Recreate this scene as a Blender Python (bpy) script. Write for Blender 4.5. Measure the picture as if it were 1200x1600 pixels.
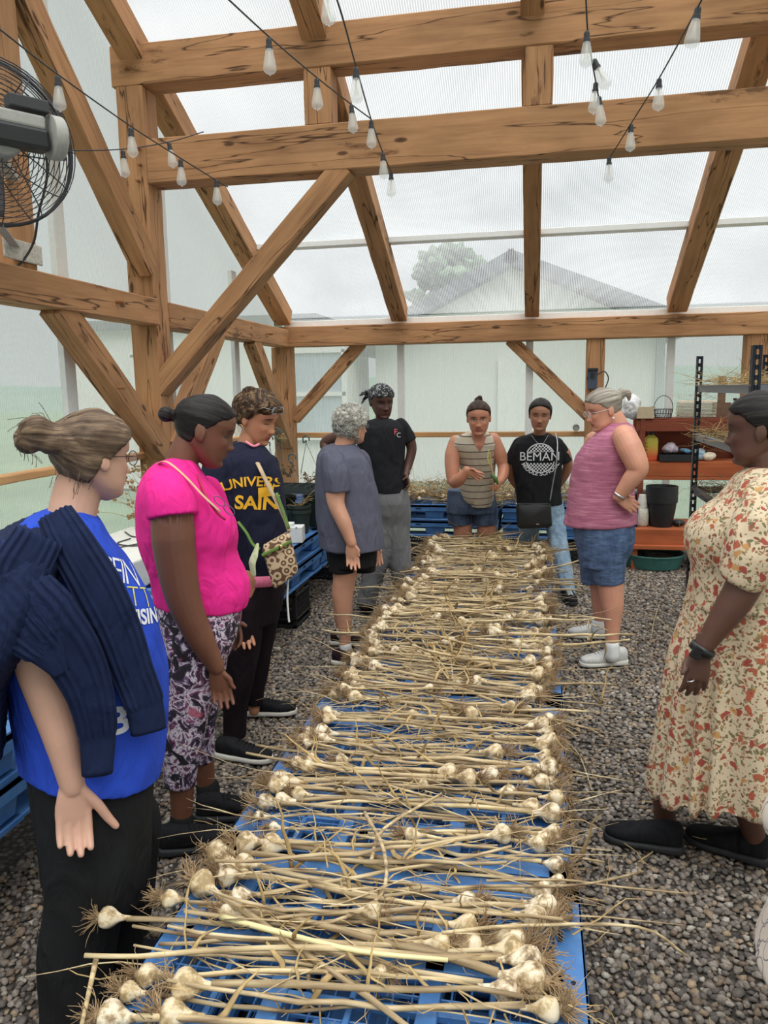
import bpy, bmesh, math, random
import numpy as np
from mathutils import Vector, Matrix, Quaternion, noise
from mathutils.bvhtree import BVHTree
random.seed(7); np.random.seed(7)
for o in list(bpy.data.objects): bpy.data.objects.remove(o)
SC = bpy.context.scene
COL = SC.collection
PI = math.pi

# ------------------------------------------------------------------ camera
CAM_H = 1.6
YAW, PITCH, ROLL, FPX = -0.19615816, 0.15749555, 0.01599545, 1200.0
def _camrot():
    cy, sy = math.cos(YAW), math.sin(YAW)
    f = np.array([sy*math.cos(PITCH), cy*math.cos(PITCH), -math.sin(PITCH)])
    r = np.array([cy, -sy, 0.0]); d = np.cross(f, r)
    c, s = math.cos(ROLL), math.sin(ROLL)
    return np.array([c*r+s*d, -s*r+c*d, f])
CR = _camrot()
cam_d = bpy.data.cameras.new('camera'); cam = bpy.data.objects.new('camera', cam_d); COL.objects.link(cam)
cam_d.sensor_fit = 'HORIZONTAL'; cam_d.sensor_width = 36.0; cam_d.lens = 36.0*FPX/1200.0
cam_d.clip_start = 0.05; cam_d.clip_end = 400
M = Matrix(((CR[0][0], -CR[1][0], -CR[2][0], 0), (CR[0][1], -CR[1][1], -CR[2][1], 0),
            (CR[0][2], -CR[1][2], -CR[2][2], CAM_H), (0, 0, 0, 1)))
cam.matrix_world = M
SC.camera = cam
SC.view_settings.view_transform = 'Standard'; SC.view_settings.look = 'None'
SC.view_settings.gamma = 1; SC.view_settings.use_curve_mapping = False
SC.view_settings.exposure = 0.55
# ------------------------------------------------------------------ sky (bright overcast)
w = bpy.data.worlds.new('sky'); SC.world = w; w.use_nodes = True
nt = w.node_tree; nt.nodes.clear()
out = nt.nodes.new('ShaderNodeOutputWorld'); bg = nt.nodes.new('ShaderNodeBackground')
tc = nt.nodes.new('ShaderNodeTexCoord'); nz = nt.nodes.new('ShaderNodeTexNoise'); nz.inputs['Scale'].default_value = 2.2
nz.inputs['Detail'].default_value = 3
rp = nt.nodes.new('ShaderNodeValToRGB')
rp.color_ramp.elements[0].position = 0.3; rp.color_ramp.elements[0].color = (0.80, 0.83, 0.87, 1)
rp.color_ramp.elements[1].position = 0.7; rp.color_ramp.elements[1].color = (0.96, 0.97, 0.99, 1)
nt.links.new(tc.outputs['Generated'], nz.inputs['Vector']); nt.links.new(nz.outputs['Fac'], rp.inputs['Fac'])
nt.links.new(rp.outputs['Color'], bg.inputs['Color'])
# overcast sky: the zenith is much brighter than the horizon
sx = nt.nodes.new('ShaderNodeSeparateXYZ'); nt.links.new(tc.outputs['Generated'], sx.inputs[0])
mr = nt.nodes.new('ShaderNodeMapRange'); mr.inputs[1].default_value = 0.42; mr.inputs[2].default_value = 0.95; mr.inputs[3].default_value = 0.44; mr.inputs[4].default_value = 2.6
nt.links.new(sx.outputs[2], mr.inputs[0]); nt.links.new(mr.outputs[0], bg.inputs['Strength'])
nt.links.new(bg.outputs[0], out.inputs[0])
# a very soft sun behind the clouds
sd = bpy.data.lights.new('sun_light', 'SUN'); sd.energy = 1.6; sd.angle = math.radians(50); sd.color = (1, 0.97, 0.92)
sun = bpy.data.objects.new('sun_light', sd); COL.objects.link(sun)
sun.rotation_euler = (math.radians(28), math.radians(14), 0)

# ------------------------------------------------------------------ point helpers
def W(px, py, y=None, x=None, z=None):
    """photo direction -> point on the plane x=, y= or z= of the room"""
    d = CR.T @ np.array([(px-600)/FPX, (py-800)/FPX, 1.0])
    if y is not None: t = y/d[1]
    elif x is not None: t = x/d[0]
    else: t = (z-CAM_H)/d[2]
    return Vector((t*d[0], t*d[1], CAM_H+t*d[2]))
def V(*a): return Vector(a)

# ------------------------------------------------------------------ materials
def newmat(name):
    m = bpy.data.materials.new(name); m.use_nodes = True
    nt = m.node_tree; b = nt.nodes['Principled BSDF']
    return m, nt, b
def N(nt, t, **k):
    n = nt.nodes.new(t)
    for a, v in k.items():
        if a.startswith('i_'): n.inputs[a[2:].replace('_', ' ')].default_value = v
        else: setattr(n, a, v)
    return n
def C4(c): return (c[0], c[1], c[2], 1)
def srgb(r, g, b):
    f = lambda v: (v/255/12.92) if v/255 <= 0.04045 else ((v/255+0.055)/1.055)**2.4
    return (f(r), f(g), f(b))
def coords(nt, scale=(1, 1, 1), rnd=False, kind='Object', rot=(0, 0, 0)):
    t = N(nt, 'ShaderNodeTexCoord'); mp = N(nt, 'ShaderNodeMapping')
    mp.inputs['Scale'].default_value = scale; mp.inputs['Rotation'].default_value = rot
    nt.links.new(t.outputs[kind], mp.inputs['Vector'])
    if rnd:
        oi = N(nt, 'ShaderNodeObjectInfo'); mu = N(nt, 'ShaderNodeMath', operation='MULTIPLY'); mu.inputs[1].default_value = 37.0
        nt.links.new(oi.outputs['Random'], mu.inputs[0]); nt.links.new(mu.outputs[0], mp.inputs['Location'])
    return mp.outputs['Vector']
def ramp(nt, src, stops, interp='LINEAR'):
    r = N(nt, 'ShaderNodeValToRGB'); cr = r.color_ramp; cr.interpolation = interp
    while len(cr.elements) > 1: cr.elements.remove(cr.elements[-1])
    cr.elements[0].position = stops[0][0]; cr.elements[0].color = C4(stops[0][1])
    for p, c in stops[1:]:
        e = cr.elements.new(p); e.color = C4(c)
    nt.links.new(src, r.inputs['Fac']); return r.outputs['Color']
def tex(nt, kind, vec, **k):
    n = N(nt, kind)
    for a, v in k.items():
        if a in ('feature', 'noise_dimensions', 'wave_type', 'bands_direction', 'distance', 'wave_profile'): setattr(n, a, v)
        else: n.inputs[a.replace('_', ' ')].default_value = v
    nt.links.new(vec, n.inputs['Vector']); return n
def bump(nt, b, h, strength=0.3, dist=0.01):
    bp = N(nt, 'ShaderNodeBump'); bp.inputs['Strength'].default_value = strength; bp.inputs['Distance'].default_value = dist
    nt.links.new(h, bp.inputs['Height']); nt.links.new(bp.outputs[0], b.inputs['Normal']); return bp
def mix(nt, fac, a, bb, mode='MIX'):
    m = N(nt, 'ShaderNodeMix', data_type='RGBA', blend_type=mode)
    for s, v in ((0, fac), (6, a), (7, bb)):
        if hasattr(v, 'is_output') or hasattr(v, 'links'): nt.links.new(v, m.inputs[s])
        else: m.inputs[s].default_value = v if s == 0 else C4(v)
    return m.outputs[2]
_mc = {}
def simple(name, col, rough=0.6, var=0.12, scale=30, metal=0.0, bumpy=0.0, spec=0.5, bscale=None):
    if name in _mc: return _mc[name]
    m, nt, b = newmat(name)
    v = coords(nt)
    n = tex(nt, 'ShaderNodeTexNoise', v, Scale=scale, Detail=3.0)
    c0 = tuple(max(0, c*(1-var)) for c in col); c1 = tuple(min(1, c*(1+var)) for c in col)
    nt.links.new(ramp(nt, n.outputs['Fac'], [(0.3, c0), (0.7, c1)]), b.inputs['Base Color'])
    b.inputs['Roughness'].default_value = rough; b.inputs['Metallic'].default_value = metal
    b.inputs['Specular IOR Level'].default_value = spec
    if bumpy:
        n2 = n if bscale is None else tex(nt, 'ShaderNodeTexNoise', v, Scale=bscale, Detail=4.0)
        bump(nt, b, n2.outputs['Fac'], bumpy, 0.004)
    _mc[name] = m; return m
def wood(name, base, dark, light, knots=True, gs=1.0, rough=0.75):
    if name in _mc: return _mc[name]
    m, nt, b = newmat(name)
    v = coords(nt, (1.2*gs, 16*gs, 16*gs), rnd=True)
    n = tex(nt, 'ShaderNodeTexNoise', v, Scale=1.6, Detail=6.0, Roughness=0.6, Distortion=0.6)
    c = ramp(nt, n.outputs['Fac'], [(0.25, dark), (0.5, base), (0.75, light)])
    v2 = coords(nt, (1.6, 3.2, 3.2), rnd=True)
    n2 = tex(nt, 'ShaderNodeTexNoise', v2, Scale=1.3, Detail=4.0)
    c = mix(nt, 0.5, c, ramp(nt, n2.outputs['Fac'], [(0.35, tuple(x*0.7 for x in base)), (0.65, tuple(min(1, x*1.25) for x in base))]))
    if knots:
        v3 = coords(nt, (2.2, 6, 6), rnd=True)
        vo = tex(nt, 'ShaderNodeTexVoronoi', v3, Scale=1.0, Randomness=1.0)
        kf = ramp(nt, vo.outputs['Distance'], [(0.0, (1, 1, 1)), (0.075, (0.8, 0.8, 0.8)), (0.11, (0, 0, 0))])
        c = mix(nt, kf, c, tuple(x*0.28 for x in dark))
        # long drying checks
        v4 = coords(nt, (0.35, 5.0, 5.0), rnd=True)
        w4 = tex(nt, 'ShaderNodeTexNoise', v4, Scale=1.7, Detail=3.0)
        cf = ramp(nt, w4.outputs['Fac'], [(0.488, (0, 0, 0)), (0.5, (1, 1, 1)), (0.512, (0, 0, 0))])
        c = mix(nt, cf, c, tuple(x*0.3 for x in dark))
        # water stains
        v5 = coords(nt, (1.4, 5, 5), rnd=True)
        w5 = tex(nt, 'ShaderNodeTexNoise', v5, Scale=1.1, Detail=8.0, Roughness=0.7)
        sf = ramp(nt, w5.outputs['Fac'], [(0.60, (0, 0, 0)), (0.66, (0.75, 0.75, 0.75))])
        c = mix(nt, sf, c, tuple(x*0.45 for x in dark))
    nt.links.new(c, b.inputs['Base Color']); b.inputs['Roughness'].default_value = rough
    b.inputs['Specular IOR Level'].default_value = 0.25
    bump(nt, b, n.outputs['Fac'], 0.25, 0.006)
    _mc[name] = m; return m

# ------------------------------------------------------------------ mesh builder
def frame_from(d, up=None):
    d = d.normalized()
    u = up if up is not None else (V(0, 0, 1) if abs(d.z) < 0.95 else V(0, 1, 0))
    s = d.cross(u)
    if s.length < 1e-6: s = d.cross(V(1, 0, 0))
    s.normalize(); u = s.cross(d).normalized()
    return s, u
class MB:
    def __init__(s): s.v = []; s.f = []; s.m = []; s.cm = 0
    def add(s, vs, fs):
        o = len(s.v); s.v.extend([tuple(q) for q in vs]); s.f.extend([tuple(i+o for i in f) for f in fs]); s.m.extend([s.cm]*len(fs)); return s
    def box(s, c, size, R=None):
        hx, hy, hz = size[0]/2, size[1]/2, size[2]/2; c = Vector(c)
        vs = []
        for dx in (-hx, hx):
            for dy in (-hy, hy):
                for dz in (-hz, hz):
                    p = V(dx, dy, dz)
                    if R is not None: p = R @ p
                    vs.append(c+p)
        return s.add(vs, [(0, 1, 3, 2), (4, 6, 7, 5), (0, 4, 5, 1), (2, 3, 7, 6), (0, 2, 6, 4), (1, 5, 7, 3)])
    def bar(s, p0, p1, w, h, up=None):
        p0, p1 = Vector(p0), Vector(p1); sd, u = frame_from(p1-p0, up)
        vs = [p+sd*a*w/2+u*b*h/2 for p in (p0, p1) for a, b in ((-1, -1), (1, -1), (1, 1), (-1, 1))]
        return s.add(vs, [(3, 2, 1, 0), (4, 5, 6, 7), (0, 1, 5, 4), (1, 2, 6, 5), (2, 3, 7, 6), (3, 0, 4, 7)])
    def loft(s, rings, caps=True, closed=True):
        n = len(rings[0]); vs = [p for r in rings for p in r]; fs = []
        for i in range(len(rings)-1):
            for j in range(n if closed else n-1):
                k = (j+1) % n
                fs.append((i*n+j, i*n+k, (i+1)*n+k, (i+1)*n+j))
        if caps and closed:
            fs.append(tuple(reversed(range(n)))); L = (len(rings)-1)*n; fs.append(tuple(L+j for j in range(n)))
        return s.add(vs, fs)
    def tube(s, pts, r, n=8, caps=True, flat=1.0, up=None, spline=0, rnd=False):
        pts = [Vector(p) for p in pts]
        rs = list(r) if hasattr(r, '__len__') else [r]*len(pts)
        if spline: pts, rs = catmull(pts, rs, spline)
        if rnd:   # rounded ends
            d0 = (pts[0]-pts[1]).normalized(); d1 = (pts[-1]-pts[-2]).normalized(); P = []; Rr = []
            for a in (80, 55, 28): P.append(pts[0]+d0*rs[0]*math.sin(math.radians(a))); Rr.append(rs[0]*math.cos(math.radians(a)))
            P += pts; Rr += rs
            if rnd != 'start':
                for a in (28, 55, 80): P.append(pts[-1]+d1*rs[-1]*math.sin(math.radians(a))); Rr.append(rs[-1]*math.cos(math.radians(a)))
            pts, rs = P, Rr
        rings = []; u0 = up
        for i, p in enumerate(pts):
            d = (pts[min(i+1, len(pts)-1)]-pts[max(i-1, 0)])
            if d.length < 1e-9: d = V(0, 0, 1)
            sd, u = frame_from(d, u0); u0 = u if up is None else up
            rings.append([p+sd*math.cos(2*PI*j/n)*rs[i]+u*math.sin(2*PI*j/n)*rs[i]*flat for j in range(n)])
        return s.loft(rings, caps)
    def lathe(s, prof, c=(0, 0, 0), n=24, ax=None, caps=True):
        c = Vector(c); ax = Vector(ax) if ax is not None else V(0, 0, 1)
        sd, u = frame_from(ax) if abs(ax.z) < 0.999 else (V(1, 0, 0), V(0, 1, 0))
        return s.loft([[c+ax*z+sd*math.cos(2*PI*j/n)*r+u*math.sin(2*PI*j/n)*r for j in range(n)] for r, z in prof], caps)
    def ell(s, c, r, R=None, n=16):
        c = Vector(c); rings = []
        for i in range(1, n):
            a = PI*i/n-PI/2; ring = []
            for j in range(2*n):
                t = 2*PI*j/(2*n); p = V(r[0]*math.cos(a)*math.cos(t), r[1]*math.cos(a)*math.sin(t), r[2]*math.sin(a))
                if R is not None: p = R @ p
                ring.append(c+p)
            rings.append(ring)
        return s.loft(rings)
    def mesh(s, name='m', smooth=True):
        me = bpy.data.meshes.new(name); me.from_pydata(s.v, [], s.f)
        if any(s.m): me.polygons.foreach_set('material_index', s.m)
        if smooth: me.polygons.foreach_set('use_smooth', [True]*len(me.polygons))
        me.update(); return me
    def build(s, name, mats, parent=None, smooth=False, bevel=0, seg=2, auto=True):
        me = s.mesh(name, smooth)
        bm = bmesh.new(); bm.from_mesh(me); bmesh.ops.recalc_face_normals(bm, faces=bm.faces); bm.to_mesh(me); bm.free()
        o = link(name, me, mats, parent)
        if bevel:
            md = o.modifiers.new('b', 'BEVEL'); md.width = bevel; md.segments = seg; md.limit_method = 'ANGLE'
        return o
def link(name, me, mats, parent=None):
    for m in (mats if isinstance(mats, (list, tuple)) else [mats]): me.materials.append(m)
    o = bpy.data.objects.new(name, me); COL.objects.link(o)
    if parent is not None:
        o.parent = parent; o.matrix_parent_inverse = parent.matrix_basis.inverted()
    return o
def catmull(pts, rs, k):
    P = [pts[0]*2-pts[1]]+pts+[pts[-1]*2-pts[-2]]; Q = [rs[0]]+rs+[rs[-1]]; op = []; orr = []
    for i in range(1, len(P)-2):
        for j in range(k):
            t = j/k
            def cr(a, b, c, d): return 0.5*((2*b)+(c-a)*t+(2*a-5*b+4*c-d)*t*t+(3*b-a-3*c+d)*t**3)
            op.append(cr(P[i-1], P[i], P[i+1], P[i+2])); orr.append(max(1e-4, Q[i]*(1-t)+Q[i+1]*t))
    op.append(pts[-1]); orr.append(rs[-1]); return op, orr
def tag(o, label=None, cat=None, group=None, kind=None):
    if label: o['label'] = label
    if cat: o['category'] = cat
    if group: o['group'] = group
    if kind: o['kind'] = kind
    return o
def empty(name, loc=(0, 0, 0), rz=0.0, label=None, cat=None, group=None, kind=None):
    o = bpy.data.objects.new(name, None); COL.objects.link(o); o.location = loc; o.rotation_euler = (0, 0, rz)
    o.empty_display_size = 0.05; return tag(o, label, cat, group, kind)
def copy_tree(o, parent=None):
    c = o.copy(); COL.objects.link(c)
    if parent is not None: c.parent = parent
    for ch in list(o.children): copy_tree(ch, c)
    return c
def snoise(P, scale, seed=0, octaves=3, warp=0.0):
    """cheap smooth vector noise from sums of sines, P (n,3)"""
    r = np.random.RandomState(seed); q = P*scale; s = np.zeros(len(P)); amp = 1.0
    for o in range(octaves):
        if warp: q = q+warp*np.sin(q[:, [1, 2, 0]]*1.3+r.rand(3)*6)
        for k in range(4):
            d = r.randn(3); d /= np.linalg.norm(d)
            s += amp*np.sin(q@d*1.7+r.rand()*6.28)/4
        q = q*1.9; amp *= 0.5
    return s
# =================================================================== SETTING
M_wood = wood('timber', srgb(174, 128, 90), srgb(124, 84, 58), srgb(202, 156, 112))
M_wood2 = wood('lumber', srgb(196, 148, 100), srgb(150, 104, 66), srgb(220, 178, 130), knots=False)
M_white = simple('white_painted', srgb(222, 222, 220), 0.5, 0.04)
M_metal = simple('dark_metal', (0.02, 0.02, 0.022), 0.45, 0.2)
BX, BY, WX = 2.9, 8.1, -2.66      # right wall, back wall, left wall planes

def struct(o, label=None, cat='building'): 
    if label: o['label'] = label
    o['kind'] = 'structure'; return o
def timber(name, p0, p1, w, h, label, up=None, mat=None, wob=0.004):
    """squared timber with its grain along local X; w across, h along 'up'"""
    p0, p1 = Vector(p0), Vector(p1); L = (p1-p0).length; d = (p1-p0).normalized()
    sd, u = frame_from(d, up); n = max(2, int(L/0.18)); rings = []; r = random.Random(hash((round(p0.x*10), round(p0.z*10), round(L*10))))
    for i in range(n+1):
        x = -L/2+L*i/n; j = [(r.random()-.5)*wob for _ in range(4)]
        rings.append([V(x, -w/2+j[0], -h/2+j[1]), V(x, w/2+j[2], -h/2-j[1]), V(x, w/2-j[0], h/2+j[3]), V(x, -w/2-j[2], h/2-j[3])])
    mb = MB(); mb.loft(rings); o = mb.build(name, mat or M_wood, None, bevel=0.006, seg=1)
    o.matrix_world = Matrix(((d.x, -sd.x, u.x, 0), (d.y, -sd.y, u.y, 0), (d.z, -sd.z, u.z, 0), (0, 0, 0, 1))).normalized() if False else Matrix.Translation((p0+p1)/2) @ Matrix((( d.x, -sd.x, u.x), (d.y, -sd.y, u.y), (d.z, -sd.z, u.z))).to_4x4()
    return struct(o, label)

# floor with packed stones beneath the loose gravel
m, nt, b = newmat('gravel_bed')
v = coords(nt); vo = tex(nt, 'ShaderNodeTexVoronoi', v, Scale=46.0, Randomness=1.0)
nn = tex(nt, 'ShaderNodeTexNoise', v, Scale=3.0, Detail=4.0)
c = ramp(nt, vo.outputs['Color'], [(0.0, srgb(70, 64, 58)), (0.5, srgb(100, 92, 84)), (1.0, srgb(130, 118, 106))])
c = mix(nt, ramp(nt, vo.outputs['Distance'], [(0.2, (0, 0, 0)), (0.6, (0.8, 0.8, 0.8))]), c, srgb(38, 34, 30))
nt.links.new(c, b.inputs['Base Color']); b.inputs['Roughness'].default_value = 0.9
bp = bump(nt, b, vo.outputs['Distance'], 0.8, 0.012); bp.invert = True
M_bed = m
fl = MB(); fl.box((0.1, 3.0, -0.06), (5.9, 10.6, 0.1)); struct(fl.build('floor', M_bed), 'grey gravel floor of the greenhouse')

# loose crushed stone: far too many to count
def gravel():
    rs = np.random.RandomState(3)
    ico = bmesh.new(); bmesh.ops.create_icosphere(ico, subdivisions=1, radius=1.0)
    ico.verts.ensure_lookup_table(); base = np.array([v.co[:] for v in ico.verts]); tri = np.array([[v.index for v in f.verts] for f in ico.faces]); ico.free()
    protos = []
    for k in range(14):
        p = base.copy(); 
        for _ in range(4):
            d = rs.randn(3); d /= np.linalg.norm(d); h = rs.uniform(.45, .8); s = p@d; p -= np.outer(np.maximum(0, s-h), d)
        p *= (1+rs.uniform(-.14, .14, (len(p), 1))); protos.append(p)
    pts = []
    def scatter(x0, x1, y0, y1, step):
        nx, ny = int((x1-x0)/step), int((y1-y0)/step)
        gx, gy = np.meshgrid(np.arange(nx), np.arange(ny)); g = np.stack([x0+(gx+.5)*step, y0+(gy+.5)*step], -1).reshape(-1, 2)
        g += rs.uniform(-.5, .5, g.shape)*step; pts.append(np.c_[g, np.full(len(g), step)])
    scatter(0.05, 1.7, 1.0, 3.4, 0.0185); scatter(0.0, 1.9, 3.4, 7.4, 0.021)
    scatter(-1.75, -0.8, 1.0, 3.6, 0.0185); scatter(-2.0, -0.7, 3.6, 7.0, 0.022)
    P = np.concatenate(pts); n = len(P)
    sz = P[:, 2]*rs.uniform(.45, .92, n); big = rs.rand(n) < 0.06; sz[big] *= 1.35
    V_ = np.zeros((n, len(base), 3)); ang = rs.uniform(0, 2*np.pi, (n, 3)); pid = rs.randint(0, len(protos), n)
    for k in range(len(protos)):
        idx = np.where(pid == k)[0]; a, bb, cc = ang[idx].T
        q = np.repeat(protos[k][None]*np.array([1.1, .85, .62]), len(idx), 0)
        def rot(q, a, i, j):
            ca, sa = np.cos(a)[:, None], np.sin(a)[:, None]; r = q.copy(); r[..., i] = ca*q[..., i]-sa*q[..., j]; r[..., j] = sa*q[..., i]+ca*q[..., j]; return r
        q = rot(q, a, 0, 1); q = rot(q, bb*0.12-0.35, 0, 2); q = rot(q, cc, 0, 1)
        q *= sz[idx][:, None, None]; q[..., 0] += P[idx, 0][:, None]; q[..., 1] += P[idx, 1][:, None]
        q[..., 2] += (sz[idx]*0.25-0.012+rs.uniform(0, .008, len(idx)))[:, None]; V_[idx] = q
    vv = V_.reshape(-1, 3); ff = (tri[None]+(np.arange(n)*len(base))[:, None, None]).reshape(-1, 3)
    me = bpy.data.meshes.new('gravel'); me.vertices.add(len(vv)); me.vertices.foreach_set('co', vv.ravel().astype(np.float32))
    me.loops.add(ff.size); me.loops.foreach_set('vertex_index', ff.ravel().astype(np.int32))
    me.polygons.add(len(ff)); me.polygons.foreach_set('loop_start', np.arange(0, ff.size, 3, dtype=np.int32))
    me.polygons.foreach_set('loop_total', np.full(len(ff), 3, dtype=np.int32)); me.update(calc_edges=True)
    ca = me.color_attributes.new('stone', 'FLOAT_COLOR', 'POINT')
    pal = np.array([srgb(134, 124, 116), srgb(110, 102, 96), srgb(150, 140, 130), srgb(160, 140, 118), srgb(122, 106, 92), srgb(172, 164, 154), srgb(94, 88, 84)])
    cc = pal[rs.choice(7, n, p=[.23, .20, .16, .11, .12, .06, .12])]*1.08*rs.uniform(.75, 1.15, (n, 1))
    ca.data.foreach_set('color', np.c_[np.repeat(cc, len(base), 0), np.ones(len(vv))].ravel().astype(np.float32))
    mm, nt, b = newmat('stone'); at = N(nt, 'ShaderNodeVertexColor', layer_name='stone')
    nz = tex(nt, 'ShaderNodeTexNoise', coords(nt), Scale=160.0, Detail=3.0)
    nt.links.new(mix(nt, 1.0, at.outputs['Color'], ramp(nt, nz.outputs['Fac'], [(0.3, (.7, .7, .7)), (0.7, (1.15, 1.12, 1.08))]), 'MULTIPLY'), b.inputs['Base Color'])
    b.inputs['Roughness'].default_value = 0.8; b.inputs['Specular IOR Level'].default_value = .35
    o = link('gravel', me, mm); tag(o, 'loose grey crushed gravel covering the greenhouse floor', 'gravel', kind='stuff')
gravel()

# fluted twin-wall panels: lets the outdoors show through milkily
def poly(name, axis, freq=62.0, mixf=0.30):
    m, nt, b = newmat(name); nt.nodes.remove(b); out = nt.nodes['Material Output']
    v = coords(nt); w_ = tex(nt, 'ShaderNodeTexWave', v, Scale=19.6, bands_direction=axis, wave_type='BANDS', Distortion=0.0)
    n = tex(nt, 'ShaderNodeTexNoise', v, Scale=1.1, Detail=5.0)
    tr = N(nt, 'ShaderNodeBsdfTransparent'); tl = N(nt, 'ShaderNodeBsdfTranslucent'); df = N(nt, 'ShaderNodeBsdfDiffuse'); gl = N(nt, 'ShaderNodeBsdfGlossy')
    tr.inputs[0].default_value = (0.94, 0.955, 0.95, 1); tl.inputs[0].default_value = (0.97, 0.97, 0.96, 1); df.inputs[0].default_value = (0.8, 0.82, 0.82, 1)
    gl.inputs['Roughness'].default_value = 0.25
    m1 = N(nt, 'ShaderNodeMixShader'); m1.inputs[0].default_value = 0.25; nt.links.new(tl.outputs[0], m1.inputs[1]); nt.links.new(df.outputs[0], m1.inputs[2])
    a = N(nt, 'ShaderNodeMath', operation='MULTIPLY'); a.inputs[1].default_value = 0.20; nt.links.new(w_.outputs['Fac'], a.inputs[0])
    a2 = N(nt, 'ShaderNodeMath', operation='MULTIPLY_ADD'); nt.links.new(n.outputs['Fac'], a2.inputs[0]); a2.inputs[1].default_value = 0.24; a2.inputs[2].default_value = mixf-0.17
    a3 = N(nt, 'ShaderNodeMath', operation='ADD'); nt.links.new(a.outputs[0], a3.inputs[0]); nt.links.new(a2.outputs[0], a3.inputs[1])
    m2 = N(nt, 'ShaderNodeMixShader'); nt.links.new(a3.outputs[0], m2.inputs[0]); nt.links.new(tr.outputs[0], m2.inputs[1]); nt.links.new(m1.outputs[0], m2.inputs[2])
    nt.links.new(m2.outputs[0], out.inputs[0]); return m
M_polyB = poly('twinwall_back', 'X', 250, .24); M_polyL = poly('twinwall_left', 'Y', 250, .24); M_polyR = poly('twinwall_roof', 'X', 250, .12)
K = 0.5; RZ0 = 2.36      # roof slope and height of its underside over the back wall (top of rafters)
def roofz(y): return RZ0+(BY-y)*K+0.10
RIDGE_Y = 1.2
# back wall
wb = MB(); wb.box((0.1, BY+0.02, 1.18), (5.6, 0.01, 2.36)); struct(wb.build('wall_back', M_polyB), 'translucent ribbed back wall panel')
# left wall (gable side): follows the roof slope
wl = MB(); ys = [-1.2, RIDGE_Y, BY]; zt = [roofz(RIDGE_Y)-1.2, roofz(RIDGE_Y), roofz(BY)]
for x in (WX-0.13,):
    vs = []; 
    for y, z in zip(ys, zt): vs += [V(x-.005, y, 0), V(x-.005, y, z), V(x+.005, y, 0), V(x+.005, y, z)]
    fs = []
    for i in range(2):
        o = i*4; fs += [(o, o+1, o+5, o+4), (o+2, o+6, o+7, o+3), (o+1, o+3, o+7, o+5), (o, o+4, o+6, o+2)]
    fs += [(0, 2, 3, 1), (8, 9, 11, 10)]
    wl.add(vs, fs)
struct(wl.build('wall_left', M_polyL), 'translucent ribbed left wall panel')
wr = MB(); wr.add([V(v_[0]+5.6, v_[1], v_[2]) for v_ in wl.v], wl.f); struct(wr.build('wall_right', M_polyL), 'translucent ribbed right wall panel')
wf = MB(); wf.box((0.1, -1.2, 1.9), (5.6, 0.01, 3.8)); struct(wf.build('wall_front', M_polyB), 'translucent wall behind the viewer')
rf = MB(); 
for (y0, z0), (y1, z1) in (((BY+.15, roofz(BY+.15)), (RIDGE_Y, roofz(RIDGE_Y))), ((RIDGE_Y, roofz(RIDGE_Y)), (-1.3, roofz(RIDGE_Y)-1.25))):
    rf.bar((0.1, y0, z0), (0.1, y1, z1), 5.7, 0.012)
struct(rf.build('ceiling', M_polyR), 'translucent ribbed roof panels')

T = lambda *a, **k: timber('timber_'+a[0], *a[1:], **k)
# main post and tie beams
YM = 5.10
T('post', (-2.66, YM, -0.02), (-2.66, YM, 3.60), 0.19, 0.20, 'thick wooden main post at the left wall', up=V(0, 1, 0))
T('beam', (-2.78, YM, 3.725), (2.9, YM, 3.725), 0.2, 0.25, 'upper cross beam resting on the main post')
T('beam', (-2.565, YM, 3.125), (2.9, YM, 3.125), 0.2, 0.28, 'lower cross beam framed into the main post')
for x, l in ((-1.38, 'left short post between the two cross beams'), (-0.018, 'middle short post between the two cross beams'), (1.62, 'right short post between the two cross beams')):
    T('strut', (x, YM-.01, 3.265), (x, YM-.01, 3.60), 0.175, 0.17, l, up=V(0, 1, 0))
T('brace', W(250, 608, y=YM-.02), W(540, 262, y=YM-.02), 0.15, 0.135, 'long diagonal brace from main post up to the lower cross beam', up=V(0, 0, 1))
# wall plates
T('plate', (-2.67, BY-.11, 2.165), (2.9, BY-.11, 2.165), 0.2, 0.205, 'horizontal wall plate along the back wall')
T('girt', (-2.64, YM+.1, 2.15), (-2.64, BY-.21, 2.15), 0.17, 0.175, 'wall beam between main post and back corner', up=V(0, 0, 1))
T('girt', (-2.62, -1.1, 2.15), (-2.62, YM-.1, 2.15), 0.17, 0.175, 'wall beam left of the main post', up=V(0, 0, 1))
T('post', (-2.66, BY-.1, 0), (-2.66, BY-.1, 2.065), 0.2, 0.19, 'wooden post in the back left corner', up=V(0, 1, 0))
T('post', (0.565, BY-.1, 0), (0.565, BY-.1, 2.065), 0.17, 0.17, 'wooden back wall post behind the bench shelf', up=V(0, 1, 0))
T('post', (2.04, BY-.1, 0), (2.04, BY-.1, 2.065), 0.2, 0.17, 'wooden back wall post at the right edge', up=V(0, 1, 0))
T('post', (-2.64, 3.64, 2.24), (-2.64, 3.64, 4.35), 0.16, 0.19, 'wooden stud carrying the fan', up=V(0, 1, 0))
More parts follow.
